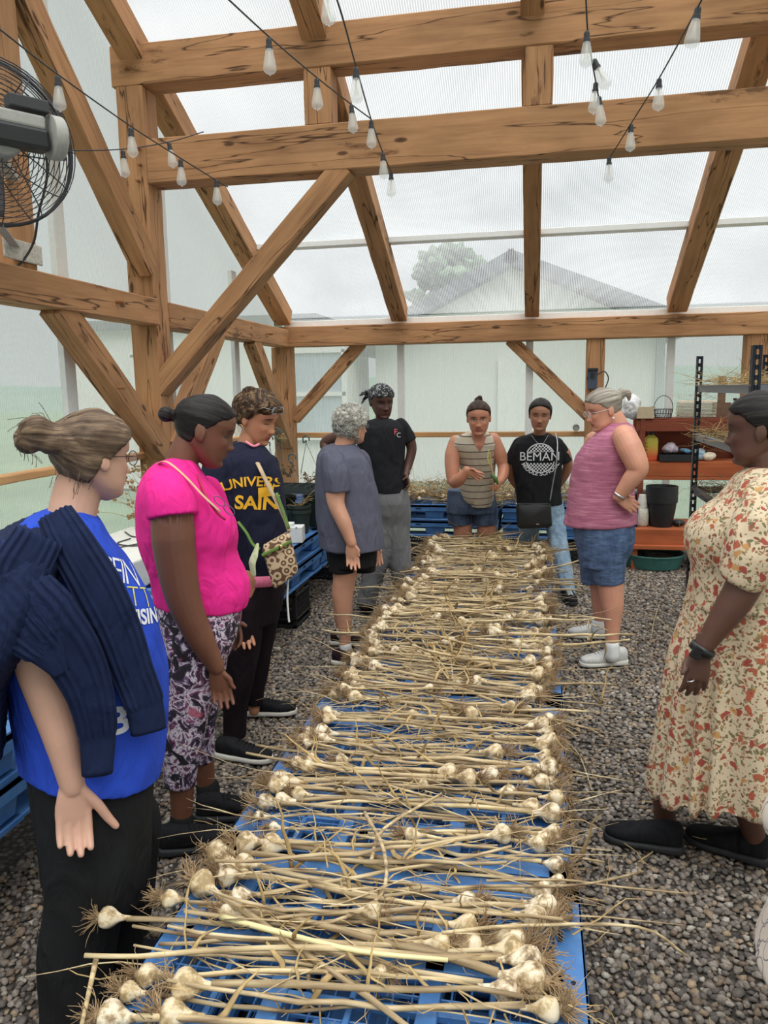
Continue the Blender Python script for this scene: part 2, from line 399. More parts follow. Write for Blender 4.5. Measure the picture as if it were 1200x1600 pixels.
# wall braces
T('brace', V(-2.62, 3.72, 3.75), V(-2.62, 5.02, 2.44), 0.13, 0.17, 'upper left wall brace rising away from the main post', up=V(0, .5, .5))
T('brace', V(-2.62, 3.93, 2.10), V(-2.62, 5.05, 1.20), 0.13, 0.16, 'lower left wall brace under the wall beam', up=V(0, .5, .5))
T('brace', V(-2.62, 6.95, 2.09), V(-2.62, 7.95, 1.05), 0.12, 0.16, 'left wall brace beside the back corner', up=V(0, .5, .5))
T('brace', W(460, 655, y=BY-.08), W(565, 535, y=BY-.08), 0.1, 0.125, 'left back wall brace beside the corner', up=V(0, 0, 1))
T('brace', W(797, 530, y=BY-.08), W(922, 652, y=BY-.08), 0.1, 0.125, 'right back wall brace beside the post', up=V(0, 0, 1))
T('brace', V(-2.60, 5.15, 1.2), V(-2.60, 6.1, 2.1), 0.12, 0.16, 'brace on the far side of the main post', up=V(0, .5, .5))
# light framing
T('girt', (-2.66, BY-.03, 1.128), (2.9, BY-.03, 1.128), 0.04, 0.055, 'thin wooden rail across the back wall', mat=M_wood2)
T('girt', (-2.73, -1.1, 1.17), (-2.73, BY-.1, 1.17), 0.09, 0.045, 'thin wooden rail along the left wall', mat=M_wood2)
# rafters
def rafter(x, w, label):
    y0, y1 = BY-.12, RIDGE_Y; zb = lambda y: 2.267+(BY-.1-y)*K
    T('rafter', (x, y0, zb(y0)+.085), (x, y1, zb(y1)+.085), w, 0.17, label, up=V(0, K, 1))
for x, w_, l in ((-2.63, .17, 'rafter along the left wall'), (-1.39, .16, 'second rafter from the left wall'), (-0.055, .14, 'third rafter from the left wall'), (1.305, .18, 'fourth rafter from the left wall'), (2.66, .16, 'rafter at the right wall')):
    rafter(x, w_, l)
T('ridge', (-2.78, RIDGE_Y, roofz(RIDGE_Y)-.16), (2.9, RIDGE_Y, roofz(RIDGE_Y)-.16), .12, .25, 'ridge beam overhead')
# white framing
def white(name, c, s, label):
    mb = MB(); mb.box(c, s); struct(mb.build(name, M_white, bevel=.004), label)
for x in (-1.397, -0.074, 1.285): white('trim_2', (x, BY-.035, 1.03), (.072, .05, 2.06), 'white upright of the back wall')
for y, z in ((4.23, 3.95), (5.55, 3.3), (6.9, 2.7), (2.9, 4.4)): white('trim_3', (WX-.10, y, z/2), (.04, .11, z), 'white upright of the left wall')
for yy in (7.07, 4.2):
    white('trim_4', (0.1, yy, roofz(yy)-.055), (5.5, .13, .05), 'white purlin under the roof panels')
white('trim_5', (.1, BY-.05, 2.30), (5.5, .05, .07), 'white eave strip on the back wall')

# wooden pegs in the joints
M_peg = simple('peg_wood', srgb(150, 100, 60), .7)
for i, p in enumerate([(-2.655, 4.99, 3.70), (-2.60, 4.99, 3.10), (-2.60, 4.99, 3.2), (-2.62, 4.99, 3.0)]):
    mb = MB(); mb.lathe([(.012, 0), (.012, .03), (.006, .034)], p, 10, ax=(0, -1, 0)); struct(mb.build('timber_peg', M_peg), 'wooden peg in the main post joint')
for yy, z in ((4.45, 2.16), (7.2, 2.15), (4.4, 1.64)):
    mb = MB(); mb.lathe([(.012, 0), (.012, .05), (.006, .054)], (-2.54, yy, z), 10, ax=(1, 0, 0)); struct(mb.build('timber_peg', M_peg), 'wooden peg in the left wall frame')

# =================================================================== OUTDOORS
M_grass = simple('meadow', srgb(88, 110, 74), .95, .25, .6)
g = MB(); g.box((0, 60, -0.25), (300, 200, .1)); struct(g.build('meadow_ground', M_grass), 'green ground outside the greenhouse')
M_hill = simple('far_hills', srgb(92, 112, 98), .95, .15, .05)
def hills():
    mb = MB(); rows = []
    for (y, h, s) in ((75, 0, 0), (90, 3.2, 1), (120, 3.6, 2)):
        rows.append([V(x, y, (h+math.sin(x*.05+s)*.5+math.sin(x*.13+s)*.25) if h else -.5) for x in range(-220, 221, 6)])
    mb.loft(rows, caps=False, closed=False); struct(mb.build('hills', M_hill, smooth=True), 'distant green hills')
hills()
M_siding = simple('house_siding', srgb(208, 206, 202), .7, .03, 3)
M_roofing = simple('house_roofing', srgb(74, 78, 84), .9, .1, 3)
M_pane = simple('house_window', srgb(150, 162, 172), .25, .1, 2)
hs = empty('white_house', (0, 15, 0), 0, 'white gabled house seen blurred beyond the back wall', 'house')
mb = MB(); ap = (-.48, 3.85); L_, R_ = (-3.3, 2.4), (2.15, 2.72)
poly_ = [(-3.1, -.2), (2.15, -.2), (2.15, 2.62), ap, (-3.1, 2.45)]
mb.loft([[V(a, 15, b_) for a, b_ in poly_], [V(a, 24, b_) for a, b_ in poly_]]); mb.build('wall', M_siding, hs)
mb = MB()
for e in ((-3.5, 2.33), (2.75, 2.55)):
    d = Vector((e[0]-ap[0], 0, e[1]-ap[1])); nrm = V(-d.z, 0, d.x).normalized(); nrm = nrm if nrm.z > 0 else -nrm
    c_ = (V(ap[0], 0, ap[1])+V(e[0], 0, e[1]))/2+nrm*.07
    mb.bar(V(ap[0], 14.7, ap[1])+nrm*.07-d.normalized()*.13+V(0, 4.6, 0), V(e[0], 14.7, e[1])+nrm*.07+V(0, 4.6, 0), 9.6, .24, up=nrm)
mb.build('roof', M_roofing, hs)
mb = MB(); mb.box((2.2, 14.95, 1.2), (.14, .12, 2.5)); mb.build('corner_trim', simple('downpipe', srgb(150, 152, 158), .6), hs)
mb = MB(); mb.box((-.45, 14.95, 1.2), (.55, .06, 1.9)); mb.build('door', simple('pale_door', srgb(214, 212, 210), .6), hs)
for x, z, h in ((-3.0+.7, 1.5, 1.1),): pass
wg = empty('low_house', (-5.2, 13.0, 0), 0, 'low white building with a sash window left of the gabled house', 'house')
mb = MB(); mb.box((-5.98, 14.6, 1.3), (5.0, 3.0, 2.9)); mb.build('wall', M_siding, wg)
mb = MB(); mb.box((-6.2, 14.6, 2.83), (5.0, 3.3, .16)); mb.build('roof', M_roofing, wg)
for x in (-3.85, -6.6):
    f = MB(); 
    for (cx, cz, sx, sz) in ((0, 0, 1.25, .07), (0, .75, 1.25, .1), (0, -.75, 1.25, .1), (-.6, 0, .08, 1.5), (.6, 0, .08, 1.5)): f.box((x+cx, 13.05, 1.55+cz), (sx, .08, sz))
    fo = f.build('window', M_siding, wg); p = MB(); p.box((x, 13.07, 1.55), (1.2, .04, 1.45)); p.build('pane', M_pane, fo)
def tree(x, y, h, r, label):
    t = empty('leafy_tree', (x, y, 0), 0, label, 'tree', 'trees beyond the greenhouse')
    mb = MB(); mb.tube([(x, y, -.1), (x+.1, y, h*.4), (x, y, h*.75)], [.18, .13, .05], 8); mb.build('trunk', simple('bark', srgb(90, 76, 62), .9), t)
    mb = MB(); rr = random.Random(x*7+y)
    for i in range(200):
        a, b_ = rr.uniform(0, 6.28), rr.uniform(-1, 1); q = r*rr.uniform(.2, .95)*math.sqrt(max(.05, 1-b_*b_*.8))
        mb.ell((x+q*math.cos(a), y+q*math.sin(a), h-r*.7+b_*r*.8), [r*rr.uniform(.08, .18)]*3, n=9)
    me = mb.mesh('crown'); co = np.zeros(len(me.vertices)*3); me.vertices.foreach_get('co', co); co = co.reshape(-1, 3)
    co += .10*np.c_[snoise(co, 9, 1), snoise(co, 9, 2), snoise(co, 9, 3)]+.10*np.c_[snoise(co, 3, 4), snoise(co, 3, 5), snoise(co, 3, 6)]; me.vertices.foreach_set('co', co.ravel()); link('crown', me, simple('tree_leaves', srgb(84, 104, 78), .95, .4, 3), t)
tree(-2.9, 25.5, 5.9, 1.35, 'dark rounded tree behind the left slope of the white house')
tree(-16, 12, 4.2, 2.2, 'wide bushy tree outside the left wall')
# =================================================================== BLUE PALLETS
def bluep():
    m, nt, b = newmat('blue_plastic'); v = coords(nt)
    n = tex(nt, 'ShaderNodeTexNoise', v, Scale=9.0, Detail=6.0, Roughness=.7)
    c = ramp(nt, n.outputs['Fac'], [(0.3, srgb(56, 104, 164)), (0.6, srgb(78, 128, 186)), (0.8, srgb(120, 148, 182))])
    n2 = tex(nt, 'ShaderNodeTexNoise', v, Scale=120.0, Detail=3.0)
    c = mix(nt, ramp(nt, n2.outputs['Fac'], [(.62, (0, 0, 0)), (.72, (.7, .7, .7))]), c, srgb(120, 110, 92))
    nt.links.new(c, b.inputs['Base Color']); b.inputs['Roughness'].default_value = .45; return m
M_blue = bluep()
M_bluedk = simple('blue_plastic_shadow', srgb(44, 92, 158), .5, .15)
M_hole = simple('pallet_hole_dark', srgb(14, 26, 48), .8)
def make_pallet():
    """1.02 across (x) by 1.2 long (y), 0.15 high, top grid with open cells"""
    r = empty('plastic_pallet', (0, 0, 0)); Wd, Ln, H = 1.0, 1.2, .15
    d = MB(); t = .024; zt = H-t/2
    for x in (-Wd/2+.035, Wd/2-.035): d.box((x, 0, zt), (.07, Ln, t))
    for y in (-Ln/2+.035, Ln/2-.035): d.box((0, y, zt), (Wd, .07, t))
    for x in (-.165, .165): d.box((x, 0, zt), (.045, Ln-.1, t))
    for y in (-.27, 0, .27): d.box((0, y, zt), (Wd-.1, .05, t))
    for x in (-.30, -.0, .30): d.box((x, 0, zt-.004), (.014, Ln-.1, t-.004))
    for y in (-.40, -.135, .135, .40): d.box((0, y, zt-.003), (Wd-.1, .016, t-.006))
    for i in range(-11, 12): d.box((i*.042, 0, zt-.01), (.004, Ln-.1, t-.012))
    for i in range(-12, 13): d.box((0, i*.046, zt-.01), (Wd-.1, .004, t-.012))
    for sx in (-1, 1): d.box((sx*(Wd/2-.004), 0, H-.03), (.008, Ln, .06))
    for sy in (-1, 1): d.box((0, sy*(Ln/2-.004), H-.03), (Wd, .008, .06))
    d.build('deck', M_blue, r, bevel=.002, seg=1)
    f = MB()
    for x in (-.42, 0, .42):
        for y in (-.50, 0, .50):
            f = MB(); f.loft([[V(x+sx*a, y+sy*b_, z) for sx, sy in ((-1, -1), (1, -1), (1, 1), (-1, 1))] for a, b_, z in ((.06, .08, .02), (.075, .095, H-.02))])
            f.build('foot', M_blue, r, bevel=.006, seg=1)
    for x in (-.42, 0, .42):
        f = MB(); f.box((x, 0, .009), (.15, Ln, .018)); f.build('runner', M_blue, r, bevel=.004, seg=1)
    for y in (-.5, .5):
        f = MB(); f.box((0, y, .010), (Wd, .18, .016)); f.build('runner', M_blue, r)
    h = MB()
    for sx in (-1, 1):
        for y in (-.56, -.53, -.25, -.02, .04, .26, .5, .56): h.lathe([(.009 if y in (-.53, .5, .04) else .006, 0), (.009 if y in (-.53, .5, .04) else .006, .0012)], (sx*(Wd/2-.03), y, H+.0002), 12)
        for y in (-.4, .0, .4): h.box((sx*.49+sx*-.045, y, H+.0006), (.012, .03, .0012))
    for sx in (-1, 1):
        for y in (-.35, -.15, .15, .35): h.box((sx*(Wd/2+.0005), y, H-.035), (.001, .05, .012))
    h.build('grommet_holes', M_hole, r)['kind'] = 'stuff'
    return r
pal0 = make_pallet(); used_p = []
def place_pallet(x, y, z, label, group, rz=0.0, sy=1.0):
    o = pal0 if not used_p else copy_tree(pal0)
    used_p.append(o); o.location = (x, y, z); o.rotation_euler = (0, 0, rz); o.scale = (1, sy, 1)
    return tag(o, label, 'pallet', group)
TX = -0.375
names = ['nearest', 'second', 'third', 'fourth', 'farthest']
for i, (yc, sy) in enumerate(((1.285, 1.0), (2.505, 1.0), (3.725, 1.0), (4.945, 1.0), (5.97, .70))):
    for k in (0, 1):
        place_pallet(TX+(.008 if k == 0 else -.004)*(i % 2*2-1), yc+(.02 if k == 0 else 0), .012+k*.15, 
            ('blue plastic pallet under drying garlic, %s from the viewer along the central table' % names[i]) if k else ('lower blue plastic pallet beneath the %s one of the central garlic table' % names[i]), 'pallets of the central table', sy=sy)
TZ = .012+.30       # top of the table
# rows along the left wall and the back wall, standing on milk crates
left_y = (1.15, 2.38, 3.61, 4.84, 6.07); ln = ['nearest', 'second', 'third', 'fourth', 'fifth']
for i, y in enumerate(left_y):
    for k in (0, 1): place_pallet(-2.06, y, .285+k*.15, '%s blue pallet of the %s pair along the left wall' % (('upper', 'lower')[1-k], ln[i]), 'pallets along the left wall')
for i, x in enumerate((-2.14, -.92, .30)):
    for k in (0, 1): place_pallet(x, 7.53, .235+k*.15, '%s blue pallet of the %s pair before the back wall' % (('upper', 'lower')[1-k], ('left', 'middle', 'right')[i]), 'pallets along the back wall', rz=PI/2)

# milk crates
M_crate = simple('black_plastic', (.012, .012, .014), .5, .2)
def make_crate():
    r = empty('milk_crate'); s = .33; h = .272; a = s/2
    b_ = MB()
    for sx, sy in ((-1, -1), (1, -1), (1, 1), (-1, 1)): b_.box((sx*(a-.012), sy*(a-.012), h/2), (.024, .024, h))
    for z in (.012, .06, h-.05, h-.012):
        for sg in (-1, 1): b_.box((0, sg*(a-.006), z), (s, .012, .018 if z != .012 else .024)); b_.box((sg*(a-.006), 0, z), (.012, s, .018 if z != .012 else .024))
    b_.build('frame', M_crate, r, bevel=.003, seg=1)
    for sg in (-1, 1):
        for ax in (0, 1):
            g_ = MB()
            for k in range(-5, 6):
                for s2 in (-1, 1):
                    x0, x1 = k*.026, k*.026+s2*.06
                    x0c, x1c = max(-a+.02, min(a-.02, x0)), max(-a+.02, min(a-.02, x1))
                    p0, p1 = ((x0c, sg*(a-.005), .07), (x1c, sg*(a-.005), h-.06)) if ax == 0 else ((sg*(a-.005), x0c, .07), (sg*(a-.005), x1c, h-.06))
                    g_.bar(p0, p1, .005, .006)
            g_.build('lattice_side', M_crate, r)
    f = MB()
    for k in range(-4, 5): f.box((k*.034, 0, .006), (.008, s, .008)); f.box((0, k*.034, .006), (s, .008, .008))
    f.build('bottom', M_crate, r); return r
cr0 = make_crate(); used_c = []
def place_crate(x, y, label, rz=0, z=.006, g='milk crates under the pallets'):
    o = cr0 if not used_c else copy_tree(cr0); used_c.append(o); o.location = (x, y, z); o.rotation_euler = (0, 0, rz); o.scale = (1, 1, .8 if y > 7.1 else 1); return tag(o, label, 'crate', g)
place_crate(-1.74, 4.98, 'black lattice milk crate under the pallets behind the woman with the patterned bag')
for i, (x, y) in enumerate(((-1.76, 6.35), (-1.76, 3.7), (-1.76, 2.9), (-1.76, 1.2), (-2.35, 4.98), (-2.35, 6.35), (-2.35, 2.9), (-2.35, 1.2))):
    place_crate(x, y, 'black milk crate in the dark under the left wall pallets', g='hidden crates under the left wall pallets')
for x in (-1.15, -.78, -.2, .18, .5, .84):
    place_crate(x, 7.23, 'black milk crate in the dark under the back wall pallets', g='crates under the back wall pallets')

# =================================================================== GARLIC
def garlic_mats():
    m, nt, b = newmat('garlic_skin'); v = coords(nt, rnd=True)
    n = tex(nt, 'ShaderNodeTexNoise', v, Scale=42.0, Detail=4.0, Roughness=.6)
    c = ramp(nt, n.outputs['Fac'], [(.38, srgb(96, 74, 52)), (.47, srgb(178, 154, 120)), (.56, srgb(226, 212, 186)), (.8, srgb(242, 234, 220))])
    oi = N(nt, 'ShaderNodeObjectInfo')
    c = mix(nt, ramp(nt, oi.outputs['Random'], [(0, (0, 0, 0)), (1, (.45, .45, .45))]), c, srgb(206, 178, 126))
    nt.links.new(c, b.inputs['Base Color']); b.inputs['Roughness'].default_value = .6
    bump(nt, b, n.outputs['Fac'], .3, .003)
    m2, nt, b = newmat('dry_stem'); v = coords(nt, (6, 60, 60), rnd=True)
    n = tex(nt, 'ShaderNodeTexNoise', v, Scale=1.0, Detail=5.0)
    c = ramp(nt, n.outputs['Fac'], [(.3, srgb(122, 98, 74)), (.5, srgb(184, 162, 126)), (.72, srgb(226, 208, 172))])
    oi = N(nt, 'ShaderNodeObjectInfo')
    c = mix(nt, 1.0, c, ramp(nt, oi.outputs['Random'], [(0, (.62, .58, .52)), (.5, (.95, .93, .9)), (1, (1.12, 1.1, 1.0))]), 'MULTIPLY')
    nt.links.new(c, b.inputs['Base Color']); b.inputs['Roughness'].default_value = .7
    m3 = simple('dry_root', srgb(150, 124, 92), .9, .3, 60)
    m4 = simple('dry_leaf', srgb(176, 148, 100), .8, .3, 25)
    return m, m2, m3, m4
M_gar, M_stem, M_root, M_leaf = garlic_mats()
def garlic_meshes(k):
    rr = random.Random(100+k); R_ = rr.uniform(.021, .030); lobes = rr.randint(4, 6); ph = rr.uniform(0, 6)
    # bulb around origin, axis +X towards the stem
    prof = [(-.78, .25), (-.74, .55), (-.55, .86), (-.2, 1.0), (.15, .97), (.5, .78), (.85, .5), (1.2, .32), (1.6, .235), (2.1, .2)]
    rings = []
    for z, r in prof:
        ring = []
        for j in range(20):
            a = 2*PI*j/20; q = R_*r*(1+(.07*math.cos(lobes*a+ph)*(1 if z < .9 else .2)))
            ring.append(V(R_*z, q*math.cos(a), q*.93*math.sin(a)))
        rings.append(ring)
    mb = MB(); mb.loft(rings); bulb = mb.mesh('bulb')
    L = rr.uniform(.50, .74); pts = []; y = z = 0; 
    bend = rr.uniform(-.1, .1); 
    for i in range(9):
        t = i/8; pts.append(V(R_*1.7+L*t, bend*t*t*L*1.2+rr.uniform(-.004, .004), rr.uniform(-.004, .006)+.012*math.sin(t*3)))
    mb = MB(); r0 = R_*.235
    mb.tube(pts, [r0*(1.05-.42*i/8)*rr.uniform(.93, 1.12) for i in range(9)], 7, spline=2)
    stem = mb.mesh('stem')
    mb = MB()
    for i in range(64):
        a, b_ = rr.uniform(0, 6.28), rr.uniform(.05, 1.15); d = V(-math.cos(b_), math.sin(b_)*math.cos(a), math.sin(b_)*math.sin(a))
        p = V(-R_*.72, 0, 0)+d*R_*.25; l = rr.uniform(.025, .06); P = [p]
        for s in range(4):
            d = (d+V(rr.uniform(-.5, .5), rr.uniform(-.5, .5), rr.uniform(-.6, .3))).normalized(); p = p+d*l/4; P.append(p)
        mb.tube(P, [.0012, .0011, .0009, .0008, .0005], 3, caps=False)
    mb.ell((-R_*.85, 0, 0), (R_*.28, R_*.42, R_*.42), n=6)
    root = mb.mesh('roots', False)
    leaves = []
    for i in range(2):
        mb = MB(); t = rr.uniform(.3, .95); p = pts[int(t*8)].copy(); d = V(rr.uniform(-.6, 1), rr.choice([-1, 1])*rr.uniform(.3, 1), rr.uniform(-.1, .3)).normalized(); P = [p]; l = rr.uniform(.08, .2)
        for s in range(6):
            d = (d+V(rr.uniform(-.45, .45), rr.uniform(-.45, .45), rr.uniform(-.35, .22))).normalized(); p = p+d*l/6; p.z = max(p.z, -.015); P.append(p)
        w_ = rr.uniform(.0025, .006)
        mb.tube(P, [w_, w_*1.1, w_, w_*.8, w_*.6, w_*.4, .0006], 6, flat=.18)
        leaves.append(mb.mesh('leaf'))
    for me, m in ((bulb, M_gar), (stem, M_stem), (root, M_root), (leaves[0], M_leaf), (leaves[1], M_leaf)): me.materials.append(m)
    return bulb, stem, root, leaves, R_, L
GP = [garlic_meshes(k) for k in range(14)]
gcount = [0]
def garlic(x, y, ang, k=None, z=None, sc=1.0, roll=None, label=None, group=None, sl=1.0, tilt=0.0):
    k = random.randrange(14) if k is None else k; bulb, stem, root, leaves, R_, L = GP[k]
    z = TZ+R_*sc*.93 if z is None else z
    r = empty('garlic_plant'); r.rotation_mode = 'QUATERNION'
    q = Quaternion((0, 0, 1), ang) @ Quaternion((0, 1, 0), tilt) @ Quaternion((1, 0, 0), random.uniform(0, 6.28) if roll is None else roll)
    r.rotation_quaternion = q; r.location = (x, y, z); r.scale = (sc, sc, sc)
    for nm, me in (('bulb', bulb), ('stem', stem), ('roots', root), ('dry_leaf', leaves[0]), ('dry_leaf', leaves[1])):
        o = bpy.data.objects.new(nm, me); COL.objects.link(o); o.parent = r
        if nm == 'stem': o.scale = (sl, 1, 1)
        if nm == 'dry_leaf': o.scale = (sl, 1, 1)
    tag(r, label, 'garlic', group); gcount[0] += 1; return r
near_list = [ # bulb pixel, far stem pixel, size, label
 ((169,1434),(440,1434),1.15,'garlic plant whose bulb hangs out over the left table edge with long trailing roots'),
 ((317,1388),(368,1420),1.25,'large dirty garlic bulb on the left pallet edge nearest the fallen roots'),
 ((355,1368),(560,1384),1.25,'large mud-blotched garlic bulb with a thick straight stem near the left edge'),
 ((340,1331),(556,1356),1.05,'clean pale garlic bulb just above the mud-blotched one at the left edge'),
 ((384,1322),(600,1322),1.0,'tan garlic bulb in the cluster at the left edge of the near table'),
 ((382,1349),(541,1370),.95,'small garlic bulb right of the mud-blotched large one'),
 ((374,1401),(640,1370),.9,'small roundish garlic bulb lying below the big left pair'),
 ((266,1411),(480,1425),.95,'garlic bulb on the left pallet rim above the hanging one'),
 ((230,1524),(500,1520),1.1,'garlic bulb near the front left corner of the table'),
 ((202,1550),(560,1580),.9,'small garlic bulb beside the front left corner'),
 ((290,1547),(620,1552),1.1,'garlic bulb second from the left in the front row'),
 ((173,1590),(420,1596),1.1,'garlic bulb at the bottom left corner of the picture'),
 ((270,1585),(500,1600),1.2,'big garlic bulb at the very front left'),
 ((404,1281),(620,1287),.75,'thin garlic bulb with a dead straight stem on the left'),
 ((427,1293),(640,1298),.75,'thin garlic bulb just below its straight twin on the left'),
 ((414,1254),(650,1262),1.0,'round white garlic bulb at the left edge of the second pallet'),
 ((431,1233),(640,1243),1.1,'pale garlic bulb with long leaf base at the left of the second pallet'),
 ((449,1222),(680,1226),1.0,'brownish garlic bulb behind the pale ones at the left'),
 ((474,1160),(700,1166),1.0,'garlic bulb at the left edge where the second pallet ends'),
 ((481,1203),(720,1208),.9,'garlic bulb tucked under a yellow stalk at the left'),
 ((533,1187),(760,1196),.8,'garlic bulb set in from the left edge of the second pallet'),
 ((795,1238),(520,1234),1.1,'plump garlic bulb with thick stem right of centre'),
 ((785,1309),(561,1345),1.2,'dirty garlic bulb with bushy roots pointing right'),
 ((864,1303),(640,1296),1.0,'mud-stained garlic bulb near the right table edge'),
 ((862,1271),(640,1262),1.1,'clean garlic bulb with flared neck at the right edge'),
 ((870,1252),(650,1240),.9,'small brown-rooted garlic bulb at the right edge'),
 ((847,1223),(620,1216),1.1,'fat striped garlic bulb at the right edge'),
 ((849,1199),(620,1190),1.0,'garlic bulb behind the fat striped one at the right edge'),
 ((824,1211),(600,1200),.85,'small garlic bulb wedged left of the fat striped one'),
 ((774,1176),(560,1170),1.2,'large white garlic bulb lying apart right of centre'),
 ((853,1180),(640,1170),1.0,'garlic bulb at the right edge level with the large white one'),
 ((733,1221),(560,1214),1.0,'very white garlic bulb in the middle right'),
 ((768,1211),(560,1196),1.0,'garlic bulb right of the very white one'),
 ((829,1532),(560,1480),1.35,'large tan garlic bulb with a huge root tuft at the front right'),
 ((826,1508),(540,1500),1.2,'tan garlic bulb behind the one with the huge root tuft'),
 ((791,1548),(520,1500),1.2,'round brownish garlic bulb at the front right'),
 ((857,1577),(500,1556),1.2,'garlic bulb in the front right corner of the table'),
 ((730,1455),(480,1420),1.15,'dirty garlic bulb lying deep in the right stem pile'),
 ((737,1478),(470,1470),1.0,'dirty garlic bulb below its neighbour in the right stem pile'),
 ((803,1468),(540,1440),1.2,'half brown half white garlic bulb in the right stem pile'),
 ((800,1490),(520,1490),1.1,'long white garlic bulb under the half brown one'),
 ((846,1414),(640,1380),1.1,'garlic bulb with pale twisted neck at the right edge'),
 ((860,1440),(620,1470),1.0,'garlic bulb with white patch near the right edge roots'),
 ((690,1481),(420,1470),.9,'yellowish small garlic bulb beside the green-white stalk'),
 ((594,1522),(460,1512),.8,'small tapering garlic bulb lying in the front middle'),
 ((730,1410),(480,1400),.9,'garlic bulb half hidden under stems right of centre'),
]
for i, (a, b_, s, lab) in enumerate(near_list):
    pa, pb = W(*a, z=TZ+.03), W(*b_, z=TZ+.03); ang = math.atan2(pb.y-pa.y, pb.x-pa.x)
    garlic(pa.x, pa.y, ang, k=i % 14, sc=s*1.05, label=lab, z=TZ+.03+(.012 if i % 3 == 1 else 0), sl=1.0)
rr = random.Random(11); pidx = lambda y: 0 if y < 1.9 else 1 if y < 3.11 else 2 if y < 4.34 else 3 if y < 5.56 else 4
y = 1.60; i = 0; nrem = 299-len(near_list)
ysp = []
while len(ysp) < nrem:
    ysp.append(y)
    y += (.042 if y < 2.2 else .026 if y < 2.6 else .0185 if y < 3.2 else .0172)*rr.uniform(.7, 1.3)*(4.85/4.8)
sc_ = (6.33-1.6)/(ysp[-1]-1.6); ordn = {}
O1 = 'first second third fourth fifth sixth seventh eighth ninth tenth eleventh twelfth thirteenth fourteenth fifteenth sixteenth seventeenth eighteenth nineteenth'.split()
def ordinal(n):
    if n < 20: return O1[n-1]
    t, u = n//10, n % 10; T_ = {2: 'twenty', 3: 'thirty', 4: 'forty', 5: 'fifty'}[t]
    return (T_[:-1]+'ieth') if u == 0 else T_+'-'+O1[u-1]
for i, y in enumerate(ysp):
    y = 1.6+(y-1.6)*sc_; side = rr.random() < (.5 if y < 3 else .52); lay = rr.choice([0, 0, 1, 2]) if y > 2.6 else rr.choice([0, 0, 1])
    mid = rr.random() < .22; L_ = rr.uniform(-.45, .45)
    if side: x = -.82+abs(rr.gauss(0, .07))+(rr.uniform(.15, .6) if mid else 0); ang = rr.gauss(0, .10)
    else: x = .08-abs(rr.gauss(0, .05))-(rr.uniform(.12, .55) if mid else 0); ang = PI+rr.gauss(0, .10)
    if rr.random() < .07: ang += rr.uniform(-.7, .7)
    where = ('inward from the ' if mid else 'at the ')+('left' if side else 'right')+' edge'
    nm = names[pidx(y)]; kk = (where, nm); ordn[kk] = ordn.get(kk, 0)+1
    garlic(x, y, ang, z=TZ+.026+lay*.020, sc=rr.uniform(.85, 1.15)*(1.0 if y < 3 else 1.08), tilt=rr.uniform(-.015, .03)-lay*.01,
        label='%s garlic bulb from the near end, %s of the %s pallet' % (ordinal(ordn[kk]), where.replace('at the', 'along the'), nm), group='garlic plants on the central table', sl=rr.uniform(.85, 1.1) if not mid else .8)
# loose straw, broken stalks and root crumbs: nobody could count them
def straw(name, n, region, label, Lr=(.1, .5), zr=(0, .05), w=(.0012, .0035), curl=.25, seed=5, along=.3, flat=.5, mat=None):
    r_ = random.Random(seed); mb = MB()
    for i in range(n):
        x, y, z = region(r_); a = r_.choice([0, PI])+r_.gauss(0, along); l = r_.uniform(*Lr); d = V(math.cos(a), math.sin(a), r_.uniform(-.08, .08)); p = V(x, y, z+r_.uniform(*zr)); P = [p]; zlo = z
        for s in range(5):
            d = (d+V(r_.uniform(-curl, curl), r_.uniform(-curl, curl), r_.uniform(-curl, curl)*.6)).normalized(); p = p+d*l/5; p.z = max(zlo, p.z); P.append(p.copy())
        w_ = r_.uniform(*w); mb.tube(P, [w_, w_, w_*.9, w_*.8, w_*.6, w_*.3], 5, flat=flat)
    o = mb.build(name, mat or M_leaf, None, smooth=True); return tag(o, label, 'straw', kind='stuff')
def tabreg(r_):
    y = 1.35+4.99*r_.random()**.8; return (r_.uniform(-.8, .02), y, TZ+.012)
straw('loose_stalks', 850, tabreg, 'loose dry garlic stalks and leaf shreds strewn over the central table', mat=M_stem)
straw('leaf_shreds', 900, lambda r_: (r_.uniform(-.86, .1), r_.uniform(1.3, 6.34), TZ+.012), 'thin curled leaf shreds among the garlic on the central table', Lr=(.05, .22), curl=.8, along=1.2, w=(.0008, .003), seed=9, flat=.25)
straw('ground_straw', 60, lambda r_: (r_.uniform(.15, 1.1), r_.uniform(1.4, 5.5), .012), 'scattered straw bits on the gravel right of the table', Lr=(.05, .25), curl=.3, along=1.5, seed=12, zr=(0, .01))
straw('ground_straw', 25, lambda r_: (r_.uniform(-1.3, -.95), r_.uniform(1.4, 5.5), .012), 'scattered straw bits on the gravel left of the table', Lr=(.05, .2), curl=.3, along=1.5, seed=13, zr=(0, .01))
